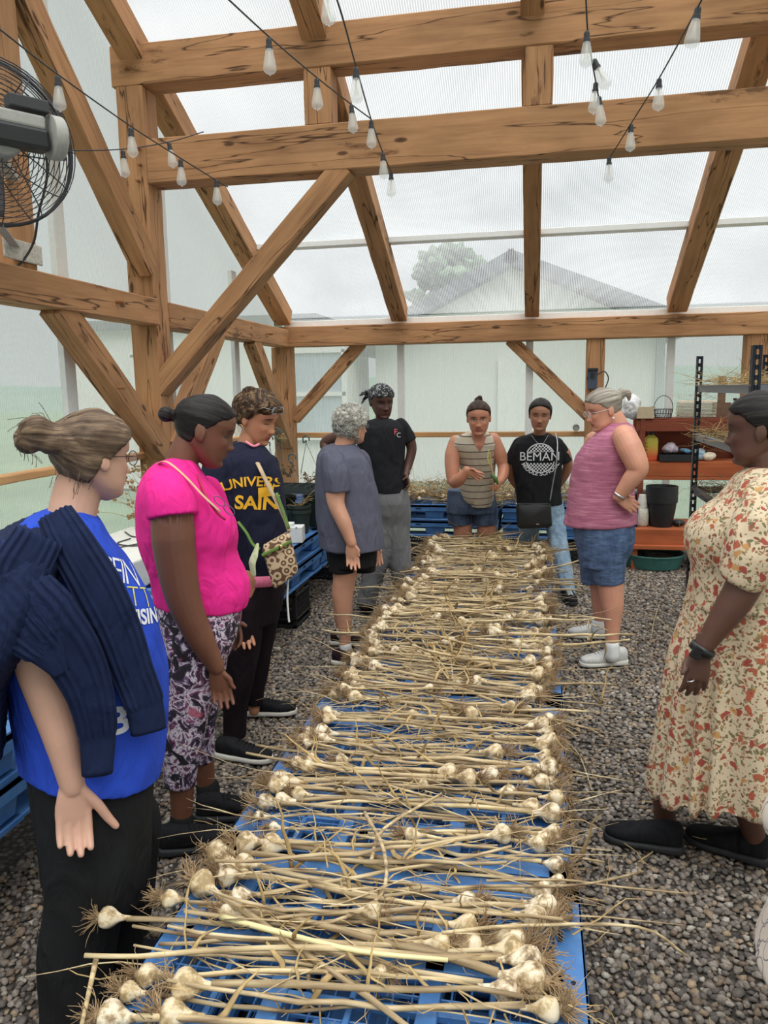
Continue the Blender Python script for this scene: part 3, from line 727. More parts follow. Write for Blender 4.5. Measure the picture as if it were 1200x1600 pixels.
# single long stalks that stick out
def stalk(pts, r, label, mat=None, z=None, name='garlic_stalk'):
    P = [W(px, py, z=zz) for px, py, zz in pts]; mb = MB(); n_ = len(P)
    mb.tube(P, [r*(1-.35*i/(n_-1)) for i in range(n_)], 8, spline=4); o = mb.build(name, mat or M_stem, None, smooth=True)
    return tag(o, label, 'garlic stalk')
M_pale = simple('pale_green_stem', srgb(226, 214, 160), .55, .08, 12)
stalk([(345,1432,.36),(430,1455,.37),(560,1486,.38),(700,1500,.38)], .0075, 'thick pale green-white stalk crossing the front of the table', M_pale)
stalk([(600,1400,.37),(740,1385,.37),(900,1383,.36),(1005,1362,.35)], .0045, 'yellow dry stalk reaching out past the right table edge')
stalk([(760,1376,.36),(880,1375,.36),(960,1385,.35),(1070,1396,.33)], .0035, 'thin dry stalk crossing the yellow one past the right edge')
stalk([(690,1458,.38),(800,1447,.38),(995,1448,.37),(1075,1495,.30)], .0045, 'long bent stalk sticking far out right over the gravel')
stalk([(150,1500,.36),(140,1545,.36),(128,1600,.36)], .0065, 'short upright cut stalk at the front left corner')
stalk([(570,1270,.40),(600,1330,.40),(595,1400,.36),(520,1440,.36),(470,1440,.36)], .006, 'curved thick stalk bending across the table middle')
stalk([(580,1345,.36),(600,1295,.38),(690,1240,.40)], .006, 'thick pale stalk lying diagonally on the second pallet')
stalk([(640,968,.37),(700,1060,.37),(705,1030,.37)], .005, 'stalk lying crosswise on the middle of the table')
stalk([(590,965,.37),(640,1000,.38),(692,1050,.37)], .006, 'diagonal stalk near the left of the middle table')
stalk([(700,970,.37),(800,965,.38),(880,962,.36),(950,985,.34)], .0045, 'dry stalk poking past the right edge near the woman in the tank top')
stalk([(780,958,.37),(860,962,.36),(915,963,.35),(918,1000,.30)], .0035, 'bent thin stalk drooping over the right edge in the middle')
stalk([(880,1155,.0),(905,1180,.02),(925,1235,.02)], .004, 'dry stalk lying on the gravel right of the table', )
stalk([(1030,945,.02),(1022,970,.02),(1017,1000,.02)], .004, 'short straw on the gravel behind the floral dress')
# =================================================================== PEOPLE: builders
def np_co(me):
    a = np.zeros(len(me.vertices)*3, np.float32); me.vertices.foreach_get('co', a); return a.reshape(-1, 3).astype(float)
def np_no(me):
    a = np.zeros(len(me.vertices)*3, np.float32); me.vertex_normals.foreach_get('vector', a); return a.reshape(-1, 3).astype(float)
def fuse(mb, voxel, smooth=4, sf=0.5, name='m'):
    """union of overlapping closed shapes as one continuous skin"""
    me = mb.mesh('tmp'); bm = bmesh.new(); bm.from_mesh(me); bmesh.ops.recalc_face_normals(bm, faces=bm.faces); bm.to_mesh(me); bm.free()
    o = bpy.data.objects.new('tmp', me); COL.objects.link(o)
    r = o.modifiers.new('r', 'REMESH'); r.mode = 'VOXEL'; r.voxel_size = voxel; r.adaptivity = 0
    if smooth: s = o.modifiers.new('s', 'SMOOTH'); s.factor = sf; s.iterations = smooth
    dg = bpy.context.evaluated_depsgraph_get(); dg.update()
    out = bpy.data.meshes.new_from_object(o.evaluated_get(dg)); out.name = name
    bpy.data.objects.remove(o); bpy.data.meshes.remove(me)
    out.polygons.foreach_set('use_smooth', [True]*len(out.polygons)); return out
def displace(me, fn):
    co = np_co(me); no = np_no(me); co = co+no*fn(co, no)[:, None]
    me.vertices.foreach_set('co', co.astype(np.float32).ravel()); me.update()

def interp(tab, u): return np.interp(u, [t[0] for t in tab], [t[1] for t in tab])
T_F = [(-.118, .048), (-.112, .066), (-.104, .078), (-.095, .081), (-.085, .079), (-.07, .084), (-.055, .085), (-.03, .084), (0, .083), (.012, .087), (.03, .092), (.05, .090), (.07, .081), (.088, .062), (.1, .040), (.108, .015), (.1105, .004)]
T_B = [(-.118, -.028), (-.112, -.02), (-.1, -.004), (-.085, .012), (-.07, .035), (-.05, .066), (-.02, .088), (.02, .101), (.045, .101), (.07, .088), (.088, .066), (.1, .043), (.108, .017), (.1105, .004)]
T_W = [(-.118, .018), (-.112, .028), (-.1, .042), (-.085, .053), (-.07, .059), (-.05, .065), (-.03, .069), (0, .0735), (.03, .0765), (.05, .074), (.07, .065), (.088, .05), (.1, .033), (.108, .013), (.1105, .003)]
FEAT = [(0, .002, .007, .008, .016), (0, -.018, .010, .008, .014), (0, -.036, .019, .0085, .009), (.0115, -.040, .009, .0062, .007), (-.0115, -.040, .009, .0062, .007),
        (.031, .001, -.012, .014, .0105), (-.031, .001, -.012, .014, .0105), (.031, -.0005, .0065, .010, .0065), (-.031, -.0005, .0065, .010, .0065),
        (.029, .0175, .004, .017, .0055), (-.029, .0175, .004, .017, .0055), (.040, -.028, .006, .016, .014), (-.040, -.028, .006, .016, .014),
        (0, -.0585, .0055, .016, .0042), (0, -.0705, .0065, .014, .005), (0, -.0645, -.003, .018, .002), (0, -.080, -.004, .016, .005), (0, -.099, .006, .015, .010),
        (.021, -.060, -.002, .004, .016), (-.021, -.060, -.002, .004, .016)]
class Head:
    def __init__(s, c, yaw, pitch=0, roll=0, k=1.0, wide=1.0, nose=1.0, jowl=0.0):
        s.c = Vector(c); s.k = k; s.wide = wide; s.nose = nose; s.jowl = jowl
        y, p = math.radians(yaw), math.radians(pitch)
        F = V(math.cos(y)*math.cos(p), math.sin(y)*math.cos(p), -math.sin(p)); S = V(-math.sin(y), math.cos(y), 0)
        U = F.cross(S); r = math.radians(roll); s.F = F; s.S = S*math.cos(r)+U*math.sin(r); s.U = U*math.cos(r)-S*math.sin(r)
    def w(s, a, f, u): return s.c+s.S*(a*s.k)+s.F*(f*s.k)+s.U*(u*s.k)
    def local(s, co):
        q = (co-np.array(s.c))/s.k; return np.stack([q@np.array(s.S), q@np.array(s.F), q@np.array(s.U)], -1)
    def shape(s, off=0.0, offfn=None, nu=72, n=96, feat=True, umin=-.118):
        """slices of the head; off grows it outward"""
        rings = []
        for i in range(nu):
            t = i/(nu-1); u = umin+(.1105-umin)*(1-(1-t)**1.35 if False else t)
            if i > nu-8: u = .1105-(.1105-(umin+(.1105-umin)*((nu-8)/(nu-1))))*((nu-1-i)/7)**1.8
            Fv, Bv, Wv = interp(T_F, u), interp(T_B, u), interp(T_W, u)*s.wide
            if s.jowl: Wv += s.jowl*math.exp(-((u+.085)/.03)**2); Fv += s.jowl*.3*math.exp(-((u+.112)/.02)**2)
            cf, hd = (Fv-Bv)/2, (Fv+Bv)/2; ring = []
            for j in range(n):
                a = 2*PI*j/n; ca, sa = math.cos(a), math.sin(a); e = 2/2.25
                x = Wv*math.copysign(abs(sa)**e, sa); f = cf+hd*math.copysign(abs(ca)**e, ca)
                if feat and ca > 0:
                    d = 0
                    for (s0, u0, am, ss, su) in FEAT:
                        g = math.exp(-((x-s0)/ss)**2*.5*1.3-((u-u0)/su)**2*.5*1.3); d += am*g*(s.nose if am > .0065 and abs(s0) < .02 and u0 < .01 and u0 > -.05 else 1)
                    f += d*min(1, ca*3)
                o_ = off if offfn is None else offfn(x, f, u)
                nl = math.hypot(sa/max(Wv, .01), ca/max(hd, .01)); vx, vf = (sa/max(Wv, .01))/nl, (ca/max(hd, .01))/nl
                up = max(0, (u-.04)/.07)
                ring.append((x+vx*o_*(1-.6*up*up), f+vf*o_*(1-.6*up*up), u+o_*up))
            rings.append(ring)
        return [[s.w(*p) for p in r] for r in rings]
    def pieces(s, mb, ears=True):
        mb.loft(s.shape())
        if ears:
            for sg in (-1, 1):
                R = Matrix((s.S, s.F, s.U)).transposed() @ Matrix.Rotation(sg*-.35, 3, 'Z') @ Matrix.Rotation(.18, 3, 'X')
                mb.ell(s.w(sg*.0745*s.wide, -.008, -.010), (.0065*s.k, .0165*s.k, .030*s.k), R, 12)
                mb.ell(s.w(sg*.078*s.wide, -.017, -.006), (.0045*s.k, .011*s.k, .027*s.k), R, 10)
def hair_zone(front=.066, temple=.012, side=-.012, nape=-.062, part=0):
    def z(x, f, u):
        lim = np.interp(f, [-.11, -.03, -.012, .002, .03, .052, .075, .1], [nape, nape, side+.01, side, temple, temple+.028, front-.008, front])
        if f > .035: lim = lim-.016*max(0, min(1, (f-.035)/.03))*min(1.3, (abs(x)/.062)**2.2)+.004
        return u-lim
    return z
def skin_mat(name, col, lip, brow=(.03, .02, .015), iris=(.03, .018, .01), eyes='open', rough=.48, gaze=0.0, blotch=.1, face=True):
    m, nt, b = newmat(name); v = coords(nt)
    n = tex(nt, 'ShaderNodeTexNoise', v, Scale=14.0, Detail=5.0)
    c = ramp(nt, n.outputs['Fac'], [(.3, tuple(x*(1-blotch) for x in col)), (.7, (min(1, col[0]*(1+blotch)), col[1]*(1+blotch*.6), col[2]*(1+blotch*.5)))])
    if face:
        at = N(nt, 'ShaderNodeAttribute', attribute_name='hl'); sp = N(nt, 'ShaderNodeSeparateXYZ'); nt.links.new(at.outputs['Vector'], sp.inputs[0])
        ab = N(nt, 'ShaderNodeMath', operation='ABSOLUTE'); nt.links.new(sp.outputs[0], ab.inputs[0])
        fr = N(nt, 'ShaderNodeMath', operation='GREATER_THAN'); nt.links.new(sp.outputs[1], fr.inputs[0]); fr.inputs[1].default_value = .045
        def mth(op, a, bb):
            n_ = N(nt, 'ShaderNodeMath', operation=op)
            for i, q in enumerate((a, bb)):
                if isinstance(q, (int, float)): n_.inputs[i].default_value = q
                else: nt.links.new(q, n_.inputs[i])
            return n_.outputs[0]
        def ell(sx, cx, cu, rx, ru, soft=.25, slope=0.0):
            dx = mth('DIVIDE', mth('SUBTRACT', sx, cx), rx)
            uu = sp.outputs[2]
            if slope: uu = mth('SUBTRACT', uu, mth('MULTIPLY', mth('SUBTRACT', sx, cx), slope))
            du = mth('DIVIDE', mth('SUBTRACT', uu, cu), ru)
            r2 = mth('ADD', mth('MULTIPLY', dx, dx), mth('MULTIPLY', du, du))
            k = N(nt, 'ShaderNodeMapRange'); nt.links.new(r2, k.inputs[0]); k.inputs[1].default_value = 1+soft; k.inputs[2].default_value = 1-soft; k.inputs[3].default_value = 0; k.inputs[4].default_value = 1
            return mth('MULTIPLY', k.outputs[0], fr.outputs[0])
        A = ab.outputs[0]; S0 = sp.outputs[0]
        c = mix(nt, mth('MULTIPLY', ell(A, .040, -.032, .022, .018, .9), .28), c, (min(1, col[0]*1.1), col[1]*.72, col[2]*.68))
        c = mix(nt, mth('MULTIPLY', ell(A, .031, .000, .021, .013, .6), .35), c, tuple(x*.6 for x in col))
        c = mix(nt, ell(S0, 0, -.0645, .0235, .0105, .25), c, lip)
        c = mix(nt, ell(S0, 0, -.0645, .023, .0012, .5), c, tuple(x*.3 for x in lip))
        c = mix(nt, mth('MULTIPLY', ell(A, .0075, -.0475, .0042, .0024, .5), .8), c, tuple(x*.2 for x in col))
        c = mix(nt, mth('MULTIPLY', ell(A, .031, .0205, .0185, .0042, .5, -.15), .9), c, brow)
        if eyes == 'open':
            c = mix(nt, ell(A, .031, .0012, .0150, .0062, .2), c, (.025, .015, .012))
            c = mix(nt, ell(A, .031, .0002, .0130, .0048, .15), c, (.62, .58, .55))
            c = mix(nt, mth('MULTIPLY', ell(S0, .031+gaze, .0006, .0058, .0056, .2), 1), c, iris)
            c = mix(nt, mth('MULTIPLY', ell(S0, -.031+gaze, .0006, .0058, .0056, .2), 1), c, iris)
        else:
            c = mix(nt, ell(A, .031, -.0038, .0148, .0022, .3), c, (.02, .012, .01))
    nt.links.new(c, b.inputs['Base Color']); b.inputs['Roughness'].default_value = rough
    b.inputs['Subsurface Weight'].default_value = .08; b.inputs['Subsurface Radius'].default_value = (.012, .004, .002); b.inputs['Subsurface Scale'].default_value = 1.0
    n2 = tex(nt, 'ShaderNodeTexNoise', v, Scale=260.0, Detail=3.0); bump(nt, b, n2.outputs['Fac'], .12, .002)
    return m
def hair_mat(name, dark, mid, light, axis_scale=(1, 1, 1), scale=90, rough=.5):
    m, nt, b = newmat(name); at = N(nt, 'ShaderNodeAttribute', attribute_name='flow')
    mp = N(nt, 'ShaderNodeMapping'); mp.inputs['Scale'].default_value = axis_scale; nt.links.new(at.outputs['Vector'], mp.inputs['Vector'])
    n = tex(nt, 'ShaderNodeTexNoise', mp.outputs[0], Scale=scale, Detail=4.0, Roughness=.65)
    c = ramp(nt, n.outputs['Fac'], [(.3, dark), (.5, mid), (.7, light)])
    nt.links.new(c, b.inputs['Base Color']); b.inputs['Roughness'].default_value = rough; b.inputs['Specular IOR Level'].default_value = .12
    bump(nt, b, n.outputs['Fac'], .7, .004); return m
def cloth_mat(name, col, var=.08, rough=.85, weave=0.25, col2=None, scale=7, fine=340):
    m, nt, b = newmat(name); v = coords(nt)
    n = tex(nt, 'ShaderNodeTexNoise', v, Scale=scale, Detail=6.0, Roughness=.6)
    c2 = col2 or tuple(min(1, x*(1+var)) for x in col)
    nt.links.new(ramp(nt, n.outputs['Fac'], [(.3, tuple(x*(1-var) for x in col)), (.7, c2)]), b.inputs['Base Color'])
    b.inputs['Roughness'].default_value = rough; b.inputs['Specular IOR Level'].default_value = .2
    n2 = tex(nt, 'ShaderNodeTexNoise', v, Scale=fine, Detail=2.0)
    bb = bump(nt, b, n2.outputs['Fac'], weave, .001); b1 = N(nt, 'ShaderNodeBump'); b1.inputs['Strength'].default_value = .7; b1.inputs['Distance'].default_value = .03
    n3 = tex(nt, 'ShaderNodeTexNoise', coords(nt, (1, 1, .45)), Scale=11.0, Detail=3.0, Distortion=1.2)
    nt.links.new(n3.outputs['Fac'], b1.inputs['Height']); nt.links.new(b1.outputs[0], bb.inputs['Normal'])
    return m
class Person:
    def __init__(s, x, y, label, skin, group=None):
        s.B = V(x, y, 0); s.d = s.B.normalized(); s.R = V(s.d.y, -s.d.x, 0); s.label = label
        s.root = empty('person', (x, y, 0.0), 0, label, 'person', group); s.skin = skin; s.body = MB(); s.head = None; s.tr = None
    def at(s, px, py, dd=0.0):
        q = CR.T @ np.array([(px-600)/FPX, (py-800)/FPX, 1.0]); r = Vector(q); n = s.d
        t = ((s.B+n*dd).dot(n))/r.dot(n); return V(0, 0, CAM_H)+r*t
    def m(s, px, dd=0.0, py=800):
        a, b_ = s.at(600, py, dd), s.at(601, py, dd); p = s.B+s.d*dd
        fwd = p.x*CR[2][0]+p.y*CR[2][1]; return px*fwd/FPX*1.0
    def rings(s, rows, inset=0.0, n=48, expo=2.3, zadd=0):
        R_ = []
        for r in rows:
            py, xl, xr, dep = r[:4]; dd = r[4] if len(r) > 4 else 0.0; tilt = r[5] if len(r) > 5 else 0.0
            a, b_ = s.at(xl, py, dd), s.at(xr, py, dd); c = (a+b_)/2; h = (b_-a)/2
            L = max(.005, h.length-inset); h = h.normalized()*L; dv = s.d*max(.005, dep/2-inset)
            ring = []
            for j in range(n):
                t = 2*PI*j/n; ca, sa = math.cos(t), math.sin(t); e = 2/expo
                p = c+h*math.copysign(abs(ca)**e, ca)+dv*math.copysign(abs(sa)**e, sa); p.z += tilt*math.copysign(abs(sa)**e, sa)+zadd; ring.append(p)
            R_.append(ring)
        return R_
    def torso(s, mb, rows, inset=0.0, **k):
        # smooth the measured rows
        rows = [tuple(r)+(0.0,)*(6-len(r)) for r in rows]; out = []
        for i in range(len(rows)-1):
            kk = max(1, int(abs(rows[i+1][0]-rows[i][0])/8))
            for j in range(kk):
                t = j/kk; P = [rows[max(i-1, 0)], rows[i], rows[i+1], rows[min(i+2, len(rows)-1)]]
                out.append(tuple(rows[i][q]*(1-t)+rows[i+1][q]*t if q == 0 else .5*((2*P[1][q])+(P[2][q]-P[0][q])*t+(2*P[0][q]-5*P[1][q]+4*P[2][q]-P[3][q])*t*t+(3*P[1][q]-P[0][q]-3*P[2][q]+P[3][q])*t**3) for q in range(6)))
        out.append(rows[-1]); mb.loft(s.rings(out, inset, **k)); return s
    def limb(s, mb, js, grow=0.0, n=20, spline=5, rnd=True, flat=1.0, up=None):
        """joints (px, py, dd, radius px)"""
        pts = [s.at(j[0], j[1], j[2]) for j in js]; rs = [s.m(j[3], j[2])+grow for j in js]
        mb.tube(pts, rs, n, spline=spline, rnd=rnd, flat=flat, up=up); return pts
    def finish(s, voxel=.004, smooth=3):
        if s.head: s.head.pieces(s.body)
        me = fuse(s.body, voxel, smooth, .5, 'body')
        if s.head:
            hl = s.head.local(np_co(me)); at = me.attributes.new('hl', 'FLOAT_VECTOR', 'POINT'); at.data.foreach_set('vector', hl.astype(np.float32).ravel())
        s.bo = link('body', me, s.skin, s.root); return s.bo
    def cloth(s, name, fn, mat, voxel=.007, smooth=6, wr=.004, ws=9, seed=1, aniso=(1, 1, .5), label=None, extra=None, thin=True):
        mb = MB(); fn(mb); me = fuse(mb, voxel, smooth, .5, name)
        if wr or extra:
            A = np.array(aniso)
            def f(co, no):
                d = wr*(np.abs(snoise(co*A, ws*1.9, seed, 3, .45))*1.5-.4+.35*snoise(co*A, ws*5, seed+1, 2, .5)) if wr else np.zeros(len(co))
                if extra is not None: d = d+extra(co, no)
                return d
            displace(me, f)
        o = link(name, me, mat, s.root)
        if label: o['label'] = label
        return o
    def tuck(s, cloths, spots):
        """keep the skin beneath the fabric near the given joints"""
        me = s.bo.data; co = np_co(me)
        for o in cloths:
            T_ = BVHTree.FromPolygons([v.co for v in o.data.vertices], [q.vertices[:] for q in o.data.polygons])
            for (px, py, dd, r) in spots:
                c = np.array(s.at(px, py, dd)); idx = np.where(np.linalg.norm(co-c, axis=1) < r)[0]
                for i in idx:
                    h = T_.find_nearest(Vector(co[i]))
                    if h[0] is None: continue
                    dlt = Vector(co[i])-h[0]
                    if dlt.dot(h[1]) > -.004 and h[3] < .05: q = h[0]-h[1]*.007; co[i] = q
        me.vertices.foreach_set('co', co.astype(np.float32).ravel()); me.update()
    def hair(s, mat, off=.012, zone=None, bumps=.0, name='hair', voxel=.0045, extra=None, wf=60, strand=.0022, flow=None, smooth=2):
        H = s.head; zone = zone or hair_zone()
        def off_(x, f, u):
            q = float(zone(x, f, u)); t = min(1, max(0, q/.010)); return -.007+(off+.007)*t
        mb = MB(); mb.loft(H.shape(offfn=off_, feat=False, n=96, nu=80))
        if extra: extra(mb, H)
        me = fuse(mb, voxel, smooth, .5, name); L = H.local(np_co(me))
        # flow coordinates: around the swept direction
        fl = flow(L) if flow is not None else np.stack([L[:, 0], L[:, 1]*.15, L[:, 2]], -1)
        at = me.attributes.new('flow', 'FLOAT_VECTOR', 'POINT'); at.data.foreach_set('vector', fl.astype(np.float32).ravel())
        if strand or bumps:
            def f(co, no): return strand*snoise(fl, wf*2.2, 5, 3)+(bumps*np.abs(snoise(L, 34, 8, 3, .6)) if bumps else 0)
            displace(me, f)
        o = link(name, me, mat, s.root); return o
    def hand(s, mb, wrist, tip, across, thumb, L=None, curl=.35, r=1.0, spread=1.0, ext=False):
        """wrist, tip, thumb: points; across: vector from little finger towards index"""
        w, t = Vector(wrist), Vector(tip); d = (t-w); L = L or d.length; d.normalize()
        ac = (across-d*across.dot(d)).normalized(); nr = d.cross(ac).normalized()      # palm side = -nr * sign chosen by curl
        if curl < 0: nr = -nr; curl = -curl
        P = lambda a, b_, c_=0: w+d*(a*L)+ac*(b_*L)+nr*(c_*L)
        rings = []
        for (a, hw, th, cc) in (((-.34, .10, .09, 0),) if ext else ())+((-.12, .15, .12, 0), (.0, .155, .12, 0), (.12, .19, .105, 0), (.3, .225, .09, 0), (.45, .23, .075, .0), (.54, .21, .06, .0)):
            rings.append([P(a, math.cos(q)*hw, cc+math.sin(q)*th) for q in [2*PI*j/20 for j in range(20)]])
        mb.loft(rings)
        for i, (b_, l, rr_, dl) in enumerate(((-.165, .36, .046, -.04), (-.058, .44, .052, 0), (.055, .47, .053, .01), (.168, .42, .052, 0))):
            p = P(.47+dl, b_, 0); p1 = p; dr = (d+ac*(b_*.55*spread)).normalized(); P_ = [p-dr*.06*L, p]; a = 0
            for seg, cu in ((.45, .55), (.32, 1.0), (.23, .9)):
                a += curl*cu; v_ = dr*math.cos(a)+nr*math.sin(a); p1 = p1+v_*(l*seg*L); P_.append(p1)
            mb.tube(P_, [rr_*L*r*q for q in (1.08, 1.08, 1.0, .92, .78)], 12, spline=3, rnd=True)
        th = Vector(thumb); b0 = P(.10, .10, .03)
        mid = P(.28, .27, .06)*.5+((b0+th)/2)*.5
        mb.tube([b0, mid, b0*.25+mid*.0+th*.75, th], [.066*L*r, .062*L*r, .055*L*r, .045*L*r], 12, spline=3, rnd=True)
def shoe(parent, heel, toe, mat, sole_mat, L=None, h=.075, w=.043, laces=None, sole_h=.026, label=None, open_r=.042, name='shoe', stripe=None):
    heel, toe = Vector(heel), Vector(toe); d = toe-heel; d.z = 0; L = L or d.length; d.normalize(); s_ = V(-d.y, d.x, 0); up = V(0, 0, 1); z0 = min(heel.z, .02) if False else .008
    def ring(a, hw, lo, hi, n=20, e=2.6):
        c = heel+d*(a*L); c = V(c.x, c.y, 0); out = []
        for j in range(n):
            t = 2*PI*j/n; ca, sa = math.cos(t), math.sin(t); out.append(c+s_*hw*math.copysign(abs(ca)**(2/e), ca)+up*((lo+hi)/2+(hi-lo)/2*math.copysign(abs(sa)**(2/e), sa)))
        return out
    W_ = w; mb = MB()
    prof = [(0, .55, h*.95), (.04, .78, h*1.05), (.14, .9, h*1.08), (.28, .88, h*1.06), (.42, .90, h*.92), (.56, 1.0, h*.76), (.7, 1.06, h*.64), (.84, .96, h*.56), (.94, .7, h*.48), (.99, .35, h*.40)]
    mb.loft([ring(a, q*W_, z0+sole_h*.5, z0+sole_h*.4+hh) for a, q, hh in prof])
    me = fuse(mb, .004, 4, .5, 'shoe'); o = link(name, me, mat, parent)
    if label: o['label'] = label
    mb = MB(); mb.loft([ring(a, q*W_*1.07, z0, z0+sole_h*(1.25 if a < .2 else 1.0), e=4) for a, q in ((-.02, .5), (.02, .82), (.14, .96), (.3, .9), (.45, .92), (.6, 1.04), (.74, 1.08), (.88, .95), (.97, .66), (1.015, .3))])
    mb.build('sole', sole_mat, o, smooth=True, bevel=.003)
    if laces:
        for i in range(5):
            a = .40+i*.065; hh = z0+sole_h*.4+np.interp(a, [q[0] for q in prof], [q[2] for q in prof]); c = heel+d*(a*L); c = V(c.x, c.y, hh+.003)
            m2 = MB(); m2.tube([c+s_*.022-up*.008, c+s_*.008+up*.002, c-s_*.008+up*.002, c-s_*.022-up*.008], .003, 6, spline=2); m2.build('lace', laces, o, smooth=True)
    if stripe:
        for i in range(3):
            a = .34+i*.075
            for sg in (-1, 1):
                c0 = heel+d*(a*L)+s_*sg*W_*.93; m2 = MB(); m2.bar(V(c0.x, c0.y, z0+.03), V(c0.x, c0.y, 0)-d*.02+s_*(-sg)*.012+up*(z0+.068), .009, .005, up=s_); m2.build('side_stripe', stripe, o)
    return o
def decal_text(parent, body, txt, c, right, up, size, mat, name='print', off=.0025, arc=None, font_w=0.0, spacing=1.0, ymax=None, label=None, shape=None):
    """lettering laid onto a garment: flat glyphs pushed onto the cloth along its normal direction"""
    if txt is not None:
        cu = bpy.data.curves.new('t', 'FONT'); cu.body = txt; cu.size = 1.0; cu.align_x = 'CENTER'; cu.align_y = 'CENTER'; cu.offset = font_w; cu.space_character = spacing
        to = bpy.data.objects.new('t', cu); COL.objects.link(to); dg = bpy.context.evaluated_depsgraph_get(); dg.update()
        me = bpy.data.meshes.new_from_object(to.evaluated_get(dg)); bpy.data.objects.remove(to); bpy.data.curves.remove(cu)
    else: me = shape.mesh('shape', False)
    bm = bmesh.new(); bm.from_mesh(me)
    for _ in range(3):
        le = [e for e in bm.edges if e.calc_length() > .14]
        if le: bmesh.ops.subdivide_edges(bm, edges=le, cuts=1); bmesh.ops.triangulate(bm, faces=[f for f in bm.faces if len(f.verts) > 3])
    right = right.normalized(); nrm = right.cross(up).normalized(); up = nrm.cross(right).normalized()
    bo = body; tree_ = BVHTree.FromPolygons([v.co for v in bo.data.vertices], [p.vertices[:] for p in bo.data.polygons])
    bad = []; e0 = {e: e.calc_length()*size for e in bm.edges}
    for v in bm.verts:
        x, y = v.co.x*size, v.co.y*size
        if arc: a = x/arc; x, y = (arc+y)*math.sin(a) if arc > 0 else (abs(arc)-y)*math.sin(-a), ((arc+y)*math.cos(a)-arc) if arc > 0 else (abs(arc)-(abs(arc)-y)*math.cos(a))
        p = Vector(c)+right*x+up*y; hit = tree_.ray_cast(p+nrm*.6, -nrm, 1.6)
        if hit[0] is None or hit[1].dot(nrm) < .02: bad.append(v)
        v.co = (hit[0]+nrm*off) if hit[0] is not None else p
    bs = set(bad)
    for e, l0 in e0.items():
        if e.calc_length() > max(l0*4.0, .012)+.008: bs.add(e.verts[0])
    bmesh.ops.delete(bm, geom=list(bs), context='VERTS')
    bmesh.ops.delete(bm, geom=[f for f in bm.faces if max(e.calc_length() for e in f.edges) > max(.02, size*.5)], context='FACES')
    bm.to_mesh(me); bm.free(); o = link(name, me, mat, parent)
    if label: o['label'] = label
    return o
def ring_lens(mb, c, right, up, rx, ry, r, n=20): mb.tube([c+right*rx*math.cos(2*PI*i/n)+up*ry*math.sin(2*PI*i/n) for i in range(n+1)], r, 5, caps=False)
def glasses(s, fmat, lens=True, name='glasses', H=None, up_shift=0.0, fwd=.0, w=.021, h=.016, tilt=0):
    H = H or s.head; k = H.k; mb = MB()
    for sg in (-1, 1):
        ring_lens(mb, H.w(sg*.030, .098+fwd, -.002+up_shift), H.S*k, H.U*k, w, h, .0013*k)
        mb.tube([H.w(sg*.051, .094+fwd, .003+up_shift), H.w(sg*.074, .07+fwd, .004+up_shift), H.w(sg*.080, -.005, .0+up_shift*.8), H.w(sg*.078, -.02, -.01+up_shift*.8)], .0016*k, 5)
    mb.tube([H.w(-.009, .1+fwd, .002+up_shift), H.w(0, .103+fwd, .004+up_shift), H.w(.009, .1+fwd, .002+up_shift)], .0014*k, 5)
    g = mb.build(name, fmat, s.root, smooth=True)
    if lens:
        for sg in (-1, 1):
            m2 = MB(); c = H.w(sg*.030, .098+fwd, -.002+up_shift); m2.loft([[c+H.F*z*k+H.S*k*w*.97*math.cos(2*PI*i/20)+H.U*k*h*.97*math.sin(2*PI*i/20) for i in range(20)] for z in (-.0006, .0006)])
            m2.build('lens', M_lens, g)
    return g
ml, nt_, b_ = newmat('clear_lens'); b_.inputs['Base Color'].default_value = (.9, .93, .95, 1); b_.inputs['Roughness'].default_value = .05; b_.inputs['Alpha'].default_value = .18; M_lens = ml
# =================================================================== PEOPLE
M_blacksole = simple('black_sole', (.018, .018, .02), .7, .2)
M_whitesole = simple('off_white_sole', srgb(206, 202, 192), .7, .05)
M_blackcloth = cloth_mat('black_fabric', (.012, .012, .013), .2)
M_blackshoe = cloth_mat('black_knit', (.010, .010, .012), .3, fine=600, weave=.5)
M_silver = simple('silver', (.6, .6, .62), .25, .05, metal=1.0)
M_gold = simple('gold_hoop', (.7, .5, .25), .25, .05, metal=1.0)

# ---------------------------------------------------------------- 1 royal blue tee, navy ribbed sweater over the shoulders
sk = skin_mat('skin_fair', srgb(205, 160, 138), srgb(176, 104, 96), brow=srgb(120, 90, 66), blotch=.07)
p = Person(-1.15, 1.68, 'person in a royal blue t-shirt with a navy ribbed sweater draped over the shoulders', sk)
p.head = Head(p.at(146, 712, 0), 58, 6, 0, k=p.m(138)/.2285*1.0)
rows = [(796, 72, 140, .13), (812, 40, 158, .24), (838, 12, 172, .33), (868, -2, 198, .36), (900, -6, 217, .37), (930, -6, 234, .39), (965, -4, 246, .40), (1000, 0, 254, .41), (1031, 4, 259, .41), (1075, 10, 260, .41), (1119, 16, 258, .41), (1160, 24, 256, .41), (1192, 28, 250, .41)]
arm = [(32, 868, -.15, 38), (40, 940, -.17, 36), (58, 1035, -.17, 35), (80, 1100, -.18, 33), (98, 1160, -.19, 28), (113, 1228, -.2, 20)]
def neck(mb): p.limb(mb, [(112, 850, .0, 44), (112, 810, .0, 37), (118, 780, .01, 37), (128, 740, .02, 36)])
neck(p.body); p.torso(p.body, [(1200, 40, 235, .35), (1000, 20, 235, .34), (880, 15, 190, .28), (830, 35, 150, .2)], .012)
p.limb(p.body, arm)
p.limb(p.body, [(140, 870, .16, 32), (165, 1000, .2, 28), (180, 1120, .16, 22), (182, 1180, .12, 18)])      # far arm, hidden
wr_, tp, tm = p.at(114, 1222, -.2), p.at(116, 1338, -.21), p.at(181, 1290, -.2)
